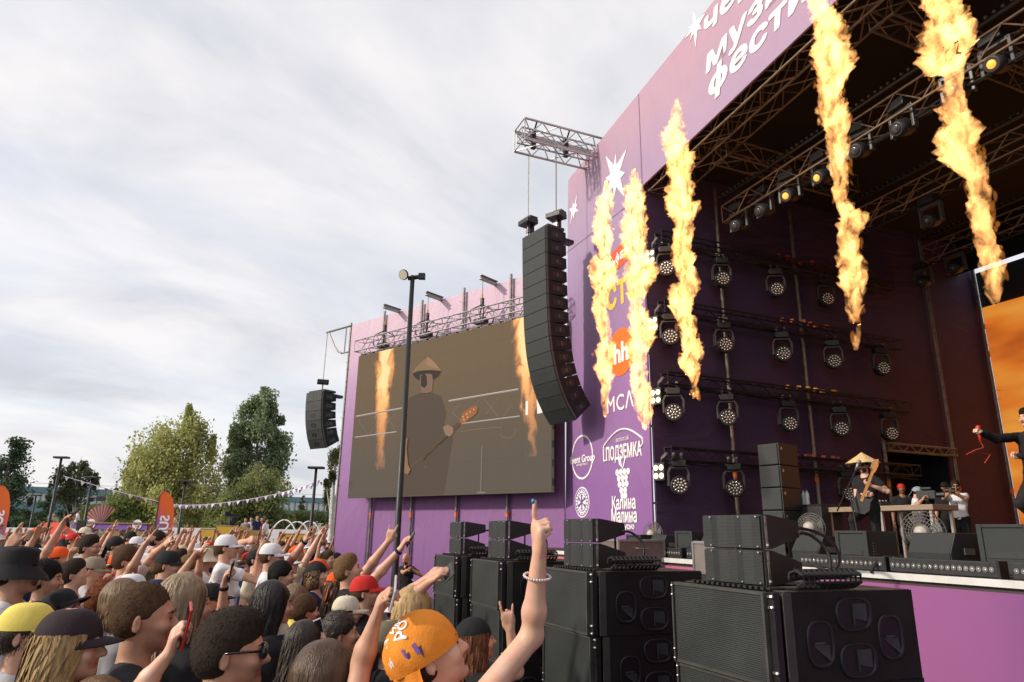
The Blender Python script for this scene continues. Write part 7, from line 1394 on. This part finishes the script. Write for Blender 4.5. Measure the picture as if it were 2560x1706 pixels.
P('man in a faded camouflage cap with hand at his face', 236, 1425, 61, 80, pitch=-4, skin='light', hair=('short', 'brown'), hat=('cap', 'camo', -.05), top=('lgrey', .5), arms={'L': dict(px=(268, 1462), pose='phone', fpx=(276, 1425)), 'R': dict(px=(262, 1462), pose='fist', fpx=(266, 1425))}, phones=[('L', 'orange phone held before the camouflage cap', CC['orange'], 'h')])
P('man in an orange backward cap thrusting up a fist', 150, 1398, 57, 75, skin='warm', hair=('short', 'brown'), hat=('capback', 'orange', -.15), top=('white', .5), arms={'R': dict(px=(176, 1392), ex=(152, 1478), pose='fist', nw=(1, 0, 0))})
P('man with long brown hair in pale pink shirt pointing forward', 322, 1402, 65, 78, skin='light', hair=('mop', 'brown'), top=((.62, .5, .48), .5), arms={'R': dict(px=(362, 1362), ex=(318, 1442), pose='point', fpx=(385, 1328)), 'L': dict(px=(415, 1360), pose='horns')})
P('man in black cap and grey shirt in profile left of the white caps', 425, 1412, 67, 80, skin='light', hair=('short', 'brown'), hat=('cap', 'black'), top=('grey', .5), arms={'R': dict(px=(500, 1400), ex=(490, 1480), pose='relax')})
P('young man in white cap and clear glasses with both arms bent, white shirt', 572, 1368, 62, 78, pitch=2, skin='light', hair=('short', 'brown'), hat=('cap', 'white'), top=('white', .5), sung='clear', arms={'R': dict(px=(648, 1382), ex=(640, 1450), pose='horns', fpx=(660, 1340)), 'L': dict(px=(622, 1352), pose='fist')})
P('young man in white cap and white shirt with black strap, arm stretched up', 683, 1390, 61, 78, skin='light', hair=('short', 'brown'), hat=('cap', 'white'), top=('white', .5), sung='clear', arms={'L': dict(px=(765, 1350), ex=(722, 1408), pose='point', fpx=(782, 1305))}, bands=[('L', CC['black'])])
P('person with short black hair looking up, between white cap and bandana', 712, 1440, 63, 78, pitch=6, skin='light', hair=('mop', 'black'), top=('denim', .5))
P('woman with very long straight black hair seen from behind', 688, 1512, 97, 62, fem=True, skin='light', hair=('long', 'black'), top=('black', .5), hlen=.52)
P('person in black cap and red shirt lifting a phone with watch on wrist', 532, 1500, 78, 72, skin='light', hair=('short', 'black'), hat=('cap', 'black', .05), sung='on', top=('red', .5), arms={'R': dict(px=(560, 1462), ex=(552, 1560), pose='phone', fpx=(572, 1400), nw=(.9, .2, 0))}, bands=[('R', CC['black'])], phones=[('R', 'dark phone held high above the red shirt', CC['black'], 'v')])
P('person in cap with white crown and blue brim, before the sunglasses man', 690, 1592, 86, 75, skin='light', hair=('short', 'dark'), hat=('cap', 'cream', .0, 'navy'), top=('white', .5))
P('woman with long dark brown hair from behind raising a phone, lilac glasses on head', 766, 1612, 98, 38, fem=True, skin='light', hair=('long', 'dark'), sung='up', top=('black', .5), hlen=.46, arms={'R': dict(px=(808, 1628), ex=(806, 1730), pose='phone', fpx=(794, 1568), nw=(-.5, .8, 0))}, phones=[('R', 'black and white phone filming above the dark haired women', CC['white'], 'v')])
P('head of brown hair cut off by the bottom edge, raised arm with silver phone', 826, 1712, 172, 48, fem=True, skin='light', hair=('bob', 'brown'), top=('black', .4), arms={'R': dict(px=(938, 1552), ex=(905, 1655), pose='phone', fpx=(955, 1490), nw=(1, .12, .1))}, phones=[('R', 'silver phone in the raised pale arm before the red cap', CC['lgrey'], 'h')])
P('woman with dark tied hair, lilac sunglasses pushed up on her head', 856, 1582, 93, 70, fem=True, skin='light', hair=('pony', 'dark'), sung='up', top=('orange', .5))
P('person in a cream cap behind the woman with lilac glasses', 872, 1530, 74, 70, skin='light', hair=('short', 'brown'), hat=('cap', 'cream'), top=('red', .5))
P('man in a bright red cap looking at the stage', 922, 1480, 77, 82, pitch=5, skin='light', hair=('short', 'brown'), hat=('cap', 'red', .02), top=('black', .5))
P('woman in an olive cap with brown ponytail, beside the orange bandana', 985, 1605, 99, 66, fem=True, skin='light', hair=('pony', 'brown'), hat=('cap', 'olive', .08), top=('black', .5))
# the woman in the printed orange bandana, arm up and pointing
BZ = 2.32
o, H, J = P('woman in printed orange bandana shouting, arm raised with one finger pointing up', 1122, 1628, 186, 76, pitch=24, fem=True, skin='fair', hair=('short', 'dark'), hat=('bandana', (.80, .27, .03), .10, 1.06, False, True), top=('orange', 0), openm=True, bands=[], res=.0055,
    arms={'R': dict(px=(1349, 1378, BZ), ex=(1330, 1590, BZ), pose='point', fpx=(1340, 1270, BZ), nw=(.95, .35, 0))})
bd = [c for c in o.children if c.name.startswith('bandana')][0]
def on_dome(name, mb, az, el, s, mat, rot=0.0):
    """Print on the bandana: the flat lettering is wrapped over the head cloth."""
    v = mb.verts().copy(); c, sn_ = math.cos(rot), math.sin(rot); x = v[:, 0] * c - v[:, 2] * sn_; y = v[:, 0] * sn_ + v[:, 2] * c; a = az + x * s / np.maximum(.35, np.cos(el)); b = el + y * s; rad = np.array([.090, .112, .110]) * 1.06 * 1.035; T = rotm((1, 0, 0), .10)
    q = np.stack([-rad[0] * np.cos(b) * np.cos(a), rad[1] * np.cos(b) * np.sin(a), rad[2] * np.sin(b)], 1); q[:, 0] *= -1; m = MB(); m.add(H.many(q @ T.T + np.array([0, -.012, 1.680])), mb.f); return obj(name, m, mat, bd)
for body, az, el, s, rot in (('РО', R(-12), R(48), 5.0, 1.3), ('ИМ', R(-38), R(60), 3.2, 1.2), ('А', R(-62), R(38), 4.2, 1.4), ('НМ', R(-66), R(2), 3.6, .2)): on_dome('printed_letter', text_mb(body, .085, .002, extrude=0), az, el, s, WHITE, rot)
for az in (R(-8), R(-28)):
    z_ = [(0, .05), (.018, .05), (.012, .022), (.030, .022), (.004, -.03), (.010, .002), (-.008, .002)]; m = MB().prism([(x, y) for x, y in z_], 0, .0005); on_dome('printed_bolt', m, az, R(4), 6.0, PURP, .3)
w_, f_ = J['R'][2], J['R'][3]; t_ = unit(np.cross(f_, J['R'][4])); tip = w_ + (f_ * .1625 + t_ * .0325) * .92
obj('fingernail', MB().ball(tip + J['R'][4] * .0035, (.0066, .0066, .0085), 10, 6), pm('blue_nail', (.03, .20, .38), .3), [c for c in o.children if c.name.startswith('body')][0], True)
e = MB(); c = w_ + (J['R'][1] - w_) * .30; d = unit(w_ - J['R'][1]); a1 = unit(np.cross(d, (0, 0, 1.3))); a2 = np.cross(d, a1)
for q in range(30): e.ball(c + .041 * (math.cos(q * .2094) * a1 + math.sin(q * .2094) * a2) + d * .002 * math.sin(q * .21), .0046, 8, 5)
obj('bead_bracelet', e, pm('pale_beads', (.6, .5, .5), .25), o, True)
P('person in black and red bandana behind the orange one, making a horns sign', 1202, 1600, 98, 74, pitch=8, skin='light', hair=('long', 'red'), hat=('bandana', 'black', .05, 1.0, True), top=('black', 0), sung='up', arms={'R': dict(px=(1275, 1572), ex=(1292, 1680), pose='horns', fpx=(1262, 1500), nw=(.2, 1, 0))})
P('man with tousled brown hair in black shirt, both arms raised with phone', 882, 1425, 70, 78, pitch=14, skin='light', hair=('short', 'light'), top=('black', .5), arms={'L': dict(px=(972, 1352), ex=(918, 1425), pose='horns', fpx=(985, 1305), nw=(.3, 1, 0)), 'R': dict(px=(1002, 1372), ex=(935, 1448), pose='phone', fpx=(1025, 1330), nw=(1, .2, 0))}, bands=[('R', CC['navy'])], phones=[('R', 'dark phone above the banded wrist of the tousled man', CC['black'], 'v')])
o, H, J = P('woman in orange bandana with brown curls and lettered black shirt back', 800, 1430, 56, 60, fem=True, skin='light', hair=('long', 'red'), hat=('bandana', 'orange', .1, 1.0, True), top=('black', .5), hlen=.36)
for i, s in enumerate(('СЛУШАЙ ГРОМЧЕ', 'ТОЛЬКО ВМЕСТЕ')): m = text_mb(s, .048, .002); m.v = [np.stack([-a[:, 0], np.full(len(a), -.136), a[:, 2]], 1) * np.array([-1, 1, 1]) + np.array([0, 0, 1.25 - .06 * i]) for a in m.v]; obj('printed_letter', m, WHITE, [c for c in o.children if c.name.startswith('shirt')][0])
P('woman in orange bandana with brown waves right behind the tousled man', 852, 1462, 62, 62, fem=True, skin='light', hair=('long', 'brown'), hat=('bandana', 'orange', .1, 1.0, True), top=('black', .5), hlen=.36)
P('woman with straight golden blond hair from behind, arms out filming with phone', 1040, 1532, 104, 42, fem=True, skin='light', hair=('bob', (.42, .27, .11)), top=('black', .5), arms={'R': dict(px=(1078, 1452), ex=(1020, 1500), pose='phone', fpx=(1100, 1432), nw=(.8, .3, -.3)), 'L': dict(px=(1068, 1446), ex=(1015, 1490), pose='phone', fpx=(1092, 1424), nw=(.8, .3, -.3))}, phones=[('R', 'small dark phone held out at the end of two arms', CC['black'], 'h')])
P('boy with tousled brown hair low between black hair and phones', 768, 1528, 69, 55, skin='light', hair=('mop', 'brown'), top=('black', .5))
P('person in small white cap beside the golden blond hair', 1000, 1528, 60, 60, skin='light', hair=('short', 'brown'), hat=('capback', 'white'), top=('black', .5), arms={'R': dict(px=(1022, 1500), pose='phone', fpx=(1024, 1470))}, phones=[('R', 'grey phone held upright left of the golden blond hair', CC['grey'], 'v')])
P('stage hand in dark cap standing between the subwoofer stacks', 1308, 1452, 40, 150, skin='light', hair=('short', 'dark'), hat=('cap', (.04, .04, .042)), top=('black', .5))
P('person in black cap by the screen wall raising a phone', 842, 1398, 31, 80, skin='light', hair=('short', 'dark'), hat=('cap', 'black'), top=('teal', .5), arms={'L': dict(px=(826, 1402), pose='phone', fpx=(828, 1375))}, phones=[('L', 'small phone held up beside the black cap near the screen wall', CC['grey'], 'v')])
P('person beyond the left edge whose hand makes a big horns sign', -70, 1470, 96, 80, skin='warm', hair=('short', 'dark'), top=('black', .5), arms={'R': dict(px=(22, 1372), ex=(-30, 1470), pose='horns', fpx=(62, 1315), nw=(.3, 1, .2))}, bands=[('R', CC['brown'])])
P('person hidden behind the bucket hat whose bare arm holds up a brown phone', 78, 1405, 58, 80, skin='light', hair=('short', 'brown'), top=('navy', .5), arms={'R': dict(px=(158, 1308), ex=(105, 1400), pose='phone', fpx=(182, 1275), nw=(1, 0, 0))}, phones=[('R', 'brown patterned phone held up against the trees', (.10, .045, .03), 'v')])
P('person in brown brimmed hat far left below the red tent', 84, 1345, 33, 80, skin='warm', hair=('short', 'brown'), hat=('bucket', 'brown'), top=('beige', .5))
P('person below the frame whose pale arm holds up a red phone', 255, 1790, 150, 70, fem=True, skin='fair', hair=('bob', 'light'), top=('lgrey', .2), arms={'R': dict(px=(424, 1632), ex=(352, 1722), pose='phone', fpx=(440, 1570), nw=(.9, .5, 0))}, phones=[('R', 'phone with a red case seen edge on before the blond hair', CC['red'], 'v')])
P('person by the tall lamp post throwing up a horns hand', 792, 1432, 42, 80, skin='light', hair=('bob', 'blond'), fem=True, top=('pink', .5), arms={'R': dict(px=(798, 1368), pose='horns')})
for lab, x, y, hs, hd, kw in (('man in white cap and sunglasses under the left round sign', 215, 1335, 34, 85, dict(hat=('cap', 'cream'), sung='on', top=('white', .5))), ('man in red cap left of the raised fist', 185, 1352, 36, 85, dict(hat=('cap', 'red'), top=('grey', .5))), ('man with short dark hair and glasses behind the camouflage cap', 225, 1368, 56, 82, dict(sung='clear', top=('grey', .5))), ('man with thick dark hair near the feather flag', 398, 1352, 44, 80, dict(hair=('mop', 'dark'), top=('blue', .5))),
                          ('person in black and white patterned bandana under the right round sign', 292, 1365, 43, 85, dict(hat=('bandana', 'black', .1, 1.0, True), top=('black', .5))), ('person in white cap looking up left of the thick dark hair', 345, 1362, 38, 82, dict(hat=('cap', 'white'), top=('cream', .5))), ('man in black cap and mirrored glasses below the counter', 328, 1346, 35, 95, dict(hat=('cap', 'black'), sung='on', top=('black', .5))), ('person in black bucket hat right of the grey shirt man', 478, 1428, 50, 70, dict(hat=('bucket', 'black'), top=('black', .5))), ('person in olive green cap left of the clear glasses man', 535, 1388, 43, 75, dict(hat=('cap', (.10, .12, .06)), top=('black', .5)))):
    kw = dict(hair=('short', 'dark'), **kw) if 'hair' not in kw else kw; P(lab, x, y, hs, hd, skin='light', **kw)
# ================================================================ FIGURES ON AND BESIDE THE STAGE
def leg_builder(hipL, hipR, col, shoe, res=.011):
    """hipX: (knee, ankle, toe) in local metres for each leg."""
    def f(o, H, J):
        D = SDF(); D.ell((0, -.01, .95), (.172, .122, .10), .04)
        for s, (kn, an, to) in ((-1, hipL), (1, hipR)): D.cap((s * .085, -.005, .90), kn, .092, .064, .05); D.cap(kn, an, .062, .046, .03)
        D.plane((0, 0, 1), 1.02); obj('trousers', tri_mesh('trousers', *D.build(res, wr(.014, 9))), CLOTH, o, color=col)
        for s, (kn, an, to) in ((-1, hipL), (1, hipR)): D = SDF(); D.cap(np.array(an) + np.array([0, -.03, -.05]), to, .046, .036, .02); D.cap(an, np.array(an) + np.array([0, 0, -.05]), .046, .045, .02); obj('shoe', tri_mesh('shoe', *D.build(.009)), CLOTH, o, True, color=shoe)
    return f
STG = 'performers and crew on the stage'
def SP_(label, x, y, z, heading, **k): return person(label, (x, y), k.pop('hs', 34), heading, z=z, feetz=k.pop('feetz', 1.79), group=STG, res=k.pop('res', .0085), **k)
# guitarist in the conical hat
GZ = 10.9
o, H, J = SP_('guitarist in straw conical hat and black clothes singing at the microphone', 2158, 1164, GZ, 232, hs=80, skin='fair', hair=('short', 'dark'), top=('black', .5), sung='on', openm=True, beard='dark', pitch=-4, shoes='white',
    arms={'L': dict(px=(2178, 1214, GZ - .35), pose='phone', pole=(-.8, -.2, -.6), n=(.3, -.3, 1)), 'R': dict(px=(2164, 1238, GZ - .35), pose='relax', pole=(.9, -.5, -.3), n=(-.6, -.6, 0))},
    legs=leg_builder(((-.11, .05, .48), (-.12, -.03, .10), (-.14, .12, .04)), ((.13, .34, .74), (.15, .30, .40), (.17, .44, .35)), CC['black'], CC['white']))
m = MB(); n = 36; v = [(0, 0, .155)]
for r_, z_ in ((.10, .085), (.20, .022), (.275, -.030), (.272, -.038), (.19, .008), (.09, .07)):
    for j in range(n): a = 2 * math.pi * j / n; v.append((r_ * math.cos(a), r_ * math.sin(a), z_ + .003 * math.sin(9 * a)))
f = [(0, 1 + j, 1 + (j + 1) % n) for j in range(n)]
for i in range(5): f += [(1 + i * n + j, 1 + (i + 1) * n + j, 1 + (i + 1) * n + (j + 1) % n, 1 + i * n + (j + 1) % n) for j in range(n)]
m.add(H.many(np.array(v) @ rotm((1, 0, 0), .05).T + np.array([0, .005, 1.725])), f); obj('conical_hat', m, pm('straw_weave', (.62, .44, .20), .7, 0, .25, 40, .6, 90), o)
# the bass guitar he holds
a_ = at(2184, 1178, GZ - .45); b_ = at(2160, 1240, GZ - .42); ax_ = unit(b_ - a_); L_ = np.linalg.norm(b_ - a_); nf = unit(np.cross(ax_, np.cross((-.62, -.78, 0.0), ax_))); sd_ = np.cross(ax_, nf)
gt = thing('bass_guitar', 'dark bass guitar with orange wooden neck held upright by the guitarist', 'guitar', b_); Mg = np.stack([sd_, nf, -ax_], 1); gt.rotation_euler = Matrix(Mg.tolist()).to_euler()
WN_ = pm('orange_maple', (.42, .17, .04), .4, 0, .2, 8)
bp_ = [(-.10, -.02), (-.17, .03), (-.15, -.08), (-.19, -.22), (-.13, -.33), (0, -.36), (.13, -.32), (.18, -.20), (.13, -.08), (.15, .06), (.09, .02), (.04, -.02)]
bp_ = [(x * .78, z * .78) for x, z in bp_]; gb = MB(); k_ = len(bp_); gb.add([(x, -.022, z) for x, z in bp_] + [(x, .022, z) for x, z in bp_] + [(0, -.022, -.18), (0, .022, -.18)], [((i + 1) % k_, i, 2 * k_) for i in range(k_)] + [(k_ + i, k_ + (i + 1) % k_, 2 * k_ + 1) for i in range(k_)] + [(i, (i + 1) % k_, k_ + (i + 1) % k_, k_ + i) for i in range(k_)]); obj('body', gb, BLACKP, gt)
obj('neck', MB().box((0, .02, L_ / 2 - .05), (.042, .024, L_ + .08)), WN_, gt); hd_ = MB().prism([(-.03, L_ - .02), (.03, L_ - .02), (.055, L_ + .06), (.045, L_ + .17), (-.01, L_ + .20), (-.04, L_ + .10)], .005, .022); obj('headstock', hd_, WN_, gt); e = MB()
for i in range(4): e.ball((.05, .02, L_ + .03 + .038 * i), .012, 8, 6)
obj('tuner', e, HW, gt, True)
# leaping singer at the right edge
SZ = 9.9
o, H, J = SP_('singer in black leaping at the right edge, red microphone in outstretched hand', 2568, 1046, SZ, 256, hs=80, k=1.02, skin='fair', hair=('short', 'black'), top=('black', 2.0), openm=True, hem=.93,
    arms={'L': dict(px=(2550, 1140, SZ - .2), pose='fist'), 'R': dict(px=(2452, 1080, SZ - .1), ex=(2492, 1098, SZ - .05), pose='fist', n=(0, 0, -1))}, legs=leg_builder(((-.12, .12, .58), (-.12, -.22, .46), (-.13, -.16, .34)), ((.13, .22, .60), (.13, -.06, .34), (.14, .06, .27)), (.02, .018, .018), (.42, .10, .06)))
mb_ = MB().tube([(0, 0, -.12), (0, 0, .06)], [.017, .024], 12).ball((0, 0, .085), .033, 12, 8)
hc_ = at(2448, 1084, SZ - .1); mk = thing('microphone', 'red corded microphone in the leaping singer\'s fist', 'microphone', hc_); obj('handle', mb_, pm('red_handle', (.55, .03, .015), .4), mk, True); obj('cord', MB().tube([(0, 0, -.12), (.03, 0, -.20), (-.10, 0, -.24), (-.22, .02, -.30), (-.05, .02, -.26), (.12, .02, -.30), (.02, .02, -.42)], .007, 5), pm('red_cord', (.5, .05, .03), .5), mk)
# crew behind
SP_('stage photographer in white shirt with a purple pass, holding a camera to his face', 2389, 1216, 14.2, 214, hs=80, skin='warm', hair=('mop', 'dark'), beard='dark', top=('white', .55), sung='on', bottom='black', arms={'L': dict(px=(2384, 1233, 13.9), pose='phone', pole=(-.9, .2, -.7)), 'R': dict(px=(2376, 1231, 13.9), pose='phone', pole=(.9, .2, -.7))})
pg = thing('photo_camera', 'small black camera held to the eye of the man in white', 'camera', at(2380, 1226, 13.85), R(30)); obj('body', MB().box((0, 0, 0), (.14, .06, .10)), BLACKP, pg, bv=.01); obj('lens', MB().lathe([(.035, -.02), (.038, -.11)], 14, (0, 0, 0), 'y'), BLACKM, pg)
ps = thing('pass_card', 'purple and red pass hanging on the white shirt of the photographer', 'badge', at(2393, 1266, 14.02), R(30)); obj('card', MB().box((0, 0, 0), (.11, .006, .15)), pm('pass_print', (.13, .05, .22), .5), ps); obj('stripe', MB().box((0, -.0035, -.05), (.108, .003, .04)), REDP, ps); tm = text_mb('ПРЕССА', .026); move(tm, (0, -.005, .03)); obj('lettering', tm, WHITE, ps)
SP_('bearded man in dark clothes close behind the stage photographer', 2362, 1218, 15.0, 220, hs=70, skin='warm', hair=('short', 'dark'), beard='brown', top=('black', .55), bottom='black', hat=('cap', 'black'))
SP_('camera operator in white shirt and striped headscarf bent over a video camera', 2290, 1230, 14.0, 120, hs=70, pitch=-28, skin='light', hair=('short', 'dark'), hat=('bandana', (.25, .30, .36), .1, 1.02, True), top=('white', .35), bottom='brown', arms={'R': dict(px=(2308, 1248, 13.7), pose='phone'), 'L': dict(px=(2312, 1240, 14.3), pose='phone')})
vc = thing('video_camera', 'black video camera on a tripod in front of the operator in white', 'camera', at(2316, 1238, 13.8), R(-40)); obj('body', MB().box((0, 0, 0), (.34, .14, .17)).box((0, 0, .13), (.2, .05, .05)), BLACKP, vc, bv=.015); obj('lens', MB().lathe([(.05, .17), (.06, .32)], 14, (0, 0, 0), 'x'), BLACKM, vc); e = MB()
hz__ = at(2316, 1238, 13.8)[2] - 1.80
for t in (0.2, 2.3, 4.4): e.bar((0, 0, -.08), (.38 * math.cos(t), .38 * math.sin(t), -hz__), .016, 6)
obj('tripod', e, BLACKM, vc)
SP_('crew member in dark clothes and red cap behind the table', 2254, 1222, 15.2, 200, hs=70, skin='dark', hair=('short', 'black'), hat=('capback', 'red', 0), top=('black', .55), bottom='black')
# security man by the screen wall
person('bald bearded man in black shirt looking at his phone by the purple wall', (1017, 1396), 80, 205, z=15.6, skin='warm', hair=('bald', 'dark'), beard='dark', top=('black', .5), bottom='denim', pitch=-22, group='people beyond the crowd', arms={'L': dict(px=(1030, 1424, 15.2), pose='phone', pole=(-.8, -.3, -.5)), 'R': dict(px=(1022, 1424, 15.2), pose='phone', pole=(.8, -.3, -.5))}, phones=[('L', 'phone in the hands of the bald man by the purple wall', CC['black'], 'v')])
# ================================================================ THE CROWD BEHIND
ARM = {'down': (None, None), 'right fist up': (None, dict(wrist=(.22, .22, 1.92), pole=(.9, -.2, -.2), pose='fist', n=(0, 1, 0))), 'left horns up': (dict(wrist=(-.20, .26, 1.98), pole=(-.9, -.2, -.2), pose='horns', n=(0, 1, 0)), None), 'right hand pointing up': (None, dict(wrist=(.26, .40, 1.86), pole=(.8, -.3, -.5), pose='point', n=(0, 1, 0))), 'both arms up': (dict(wrist=(-.30, .18, 1.90), pole=(-.9, -.2, -.2), pose='open', n=(0, 1, 0)), dict(wrist=(.28, .22, 1.94), pole=(.9, -.2, -.2), pose='horns', n=(0, 1, 0))), 'hands raised before the face': (dict(wrist=(-.07, .34, 1.62), pole=(-.9, -.2, -.6), pose='phone', n=(.4, .6, 0)), dict(wrist=(.07, .34, 1.62), pole=(.9, -.2, -.6), pose='phone', n=(-.4, .6, 0))), 'left arm stretched forward': (dict(wrist=(-.2, .52, 1.66), pole=(-.6, -.2, -.9), pose='open', n=(0, .3, -1)), None), 'right open hand up': (None, dict(wrist=(.30, .15, 1.95), pole=(.9, -.3, -.2), pose='open', n=(0, 1, 0)))}
VAR = {}
for nm, (l, r) in ARM.items():
    for fem in (0, 1):
        A = {'L': l or DOWN(-1), 'R': r or DOWN(1)}; v, f, H, J = skin_mesh(.0125, bool(fem), R(rng.uniform(-12, 12)), R(rng.uniform(0, 12)), A)
        d = {'body': tri_mesh('body', v, f), 'shirt': tri_mesh('shirt', *shirt_mesh(.017, bool(fem), J, .5))}; d['body'].materials.append(SKIN); d['shirt'].materials.append(CLOTH)
        rs = np.random.default_rng(3)
        for hk in ('short', 'mop', 'bob', 'long'):
            hv = hair_core(H, hk, .010); parts = [hv] + ([long_locks(H, rs, 130, .36 if hk == 'long' else .16, .006, .010)] if hk in ('long', 'bob') else []); d[hk] = tri_mesh('hair', *merge(*parts)); d[hk].materials.append(HAIRM if hk in ('long', 'bob') else HAIRS)
            hv = hair_core(H, hk, .010, hat=True); parts = [hv] + ([long_locks(H, rs, 110, .34 if hk == 'long' else .15, .006, .010, True)] if hk in ('long', 'bob') else []); d[hk + '_hat'] = tri_mesh('hair', *merge(*parts)); d[hk + '_hat'].materials.append(HAIRM if hk in ('long', 'bob') else HAIRS)
        a, b = cap_mb(H, .03); d['cap'] = a.mesh('cap', True); d['brim'] = b.mesh('brim', True); d['bucket'] = bucket_mb(H).mesh('bucket_hat', True); d['bandana'] = bandana_mb(H, .1).mesh('bandana', True)
        for q in ('cap', 'brim', 'bucket', 'bandana'): d[q].materials.append(CLOTHF)
        VAR[nm, fem] = d
LAND = ((60, 'at the far left edge'), (150, 'below the red tent'), (235, 'below the striped fan'), (350, 'below the right round sign'), (430, 'below the feather flag'), (500, 'right of the feather flag'), (580, 'below the television camera'), (660, 'right of the television camera'), (740, 'below the white play arches'), (900, 'close to the screen wall'))
TOPS = ['black', 'black', 'white', 'white', 'white', 'cream', 'lgrey', 'grey', 'lgrey', 'red', 'navy', 'blue', 'beige', 'olive', 'pink', 'orange', 'green', 'teal', 'yellow', 'denim', 'cream', 'brown']
CNAME = {'lgrey': 'pale grey', 'denim': 'faded blue', 'navy': 'navy blue'}
def head_pos(p): v = np.array([p[0], p[1], 1.66]) - CAM; z = v @ _fw; return 1280 + F * (v @ _rt) / z, z
taken = [np.array(o.location)[:2] for o in PEOPLE]; seen = set(); q = random.Random(42); nfar = 0; z = 3.2
GR = 'people in the crowd behind'
while z < 27.5:
    st_x = .54 + .020 * z; x = -.82 * z + q.uniform(0, st_x)
    while True:
        p = np.array([x + q.uniform(-.14, .14), z + q.uniform(-.16, .16)]); x += st_x; px, zc = head_pos((p[0], p[1]))
        if px > (860 if z < 9 else 842): break
        if px < -30 or any(((p - t) ** 2).sum() < .15 for t in taken): continue
        if z < 4.5 and q.random() < .2: continue
        place = next(n_ for l, n_ in LAND if px <= l); rowz = 'in the front third' if z < 8 else 'in the middle rows' if z < 14 else 'towards the back' if z < 20.5 else 'in the last rows'
        for _ in range(60):
            nm = 'down' if q.random() < (.46 if z < 5.5 else .30) else q.choice([k for k in ARM if k != 'down']); fem = int(q.random() < .42); tp = q.choice(TOPS); hk = q.choice(['long', 'bob', 'long', 'mop'] if fem else ['short', 'short', 'mop']); hc = q.choice(['dark', 'brown', 'brown', 'light', 'light', 'blond', 'ash', 'red'] if fem else ['black', 'dark', 'brown', 'brown', 'light']); ht = q.choice([None, None, None, None, 'cap', 'cap', 'cap', 'bucket', 'bandana']); hcl = q.choice(['white', 'black', 'red', 'beige', 'cream', 'navy', 'black', 'white', 'white']) if ht else None
            if z < 5.2:
                nm = 'down'; ht = None if ht != 'cap' else ht; hcl = 'black' if ht else None; tp = q.choice(['black', 'grey', 'navy', 'black']); hk = 'short' if hk == 'mop' else hk
            if ht == 'bandana': hcl = q.choice(['orange', 'red', 'black', 'black', 'navy', 'olive'])
            hw = {'black': 'black', 'dark': 'very dark', 'brown': 'brown', 'light': 'light brown', 'blond': 'blond', 'ash': 'ash blond', 'red': 'reddish'}[hc]; hl = {'long': 'long ', 'bob': 'chin length ', 'mop': 'tousled ', 'short': 'short '}[hk]
            look = '%s %s' % (CNAME.get(hcl, hcl), ht) if ht else hl + hw + ' hair'
            if ht == 'bucket': look = '%s bucket hat' % CNAME.get(hcl, hcl)
            lab = '%s, %s shirt%s, %s %s' % (look, CNAME.get(tp, tp), '' if nm == 'down' else ', ' + nm, rowz, place)
            if lab not in seen and len(lab.split()) <= 16: break
        seen.add(lab); taken.append(p); nfar += 1; k = q.uniform(1.0, 1.11) * (.96 if fem else 1); aim = S(-4.5, 11, 0) - np.array([p[0], p[1], 0]); hd = math.atan2(aim[0], aim[1]) + R(q.uniform(-22, 14))
        o = thing('person', lab[0].upper() + lab[1:] if False else lab, 'person', (p[0], p[1], 0), -hd, GR); o.scale = (k, k, k); d = VAR[nm, fem]; sk_ = q.choice(['fair', 'light', 'light', 'warm', 'tan'])
        obj('body', d['body'], None, o, color=SK[sk_]); obj('shirt', d['shirt'], None, o, color=CC[tp]); obj('trousers', TROU, None, o, color=CC[q.choice(['denim', 'black', 'navy', 'beige'])])
        obj('hair', d[hk + ('_hat' if ht else '')], None, o, color=HC[hc])
        if ht == 'cap': h = obj('cap', d['cap'], None, o, color=CC[hcl]); obj('brim', d['brim'], None, h, color=CC[hcl])
        elif ht: obj('bucket_hat' if ht == 'bucket' else 'bandana', d[ht], None, o, color=CC[hcl])
    z += .50 + .026 * z
print('far people', nfar)
# a few people standing and sitting beyond the fence
for i, (px, py, z_, tp, lab, sit) in enumerate(((612, 1322, 36, 'grey', 'person in grey on the platform right of the television camera', 0), (626, 1320, 36.5, 'white', 'person in white second from the television camera on the raised edge', 0), (641, 1316, 36, 'navy', 'person in navy sitting high on the raised edge', 0), (652, 1320, 36.3, 'red', 'person in red on the raised edge near the arches', 0), (664, 1324, 36, 'white', 'person in white at the arch end of the raised edge', 0), (437, 1310, 40, 'beige', 'lone person in beige beyond the fence right of the feather flag', 0), (193, 1298, 40, 'white', 'lone person in white beyond the fence left of the striped fan', 0))):
    b = at(px, py, z_); d = VAR['down', i % 2]; o = thing('person', lab, 'person', (b[0], b[1], max(0, b[2] - 1.2)), R(180 + 20 * i), 'people beyond the crowd'); obj('body', d['body'], None, o, color=SK['light']); obj('shirt', d['shirt'], None, o, color=CC[tp]); obj('trousers', TROU, None, o, color=CC['denim']); obj('hair', d['short'], None, o, color=HC['dark'])
b = at(640, 1330, 36.2); o = thing('viewing_platform', 'pale raised viewing edge where people sit behind the fence', 'platform', (b[0], b[1], 0)); obj('deck', MB().box((0, .3, 1.0), (2.4, 1.4, .12)), CONC, o); obj('rail', MB().bar((-1.2, -.4, 1.75), (1.2, -.4, 1.75), .025, 6).bar((-1.2, -.4, 1.4), (1.2, -.4, 1.4), .02, 6), WHITE, o); e = MB()
for x in (-1.1, 0, 1.1): e.box((x, .3, .47), (.12, 1.2, .93)).bar((x, -.4, 1), (x, -.4, 1.75), .025, 6)
obj('leg', e, CONC, o)
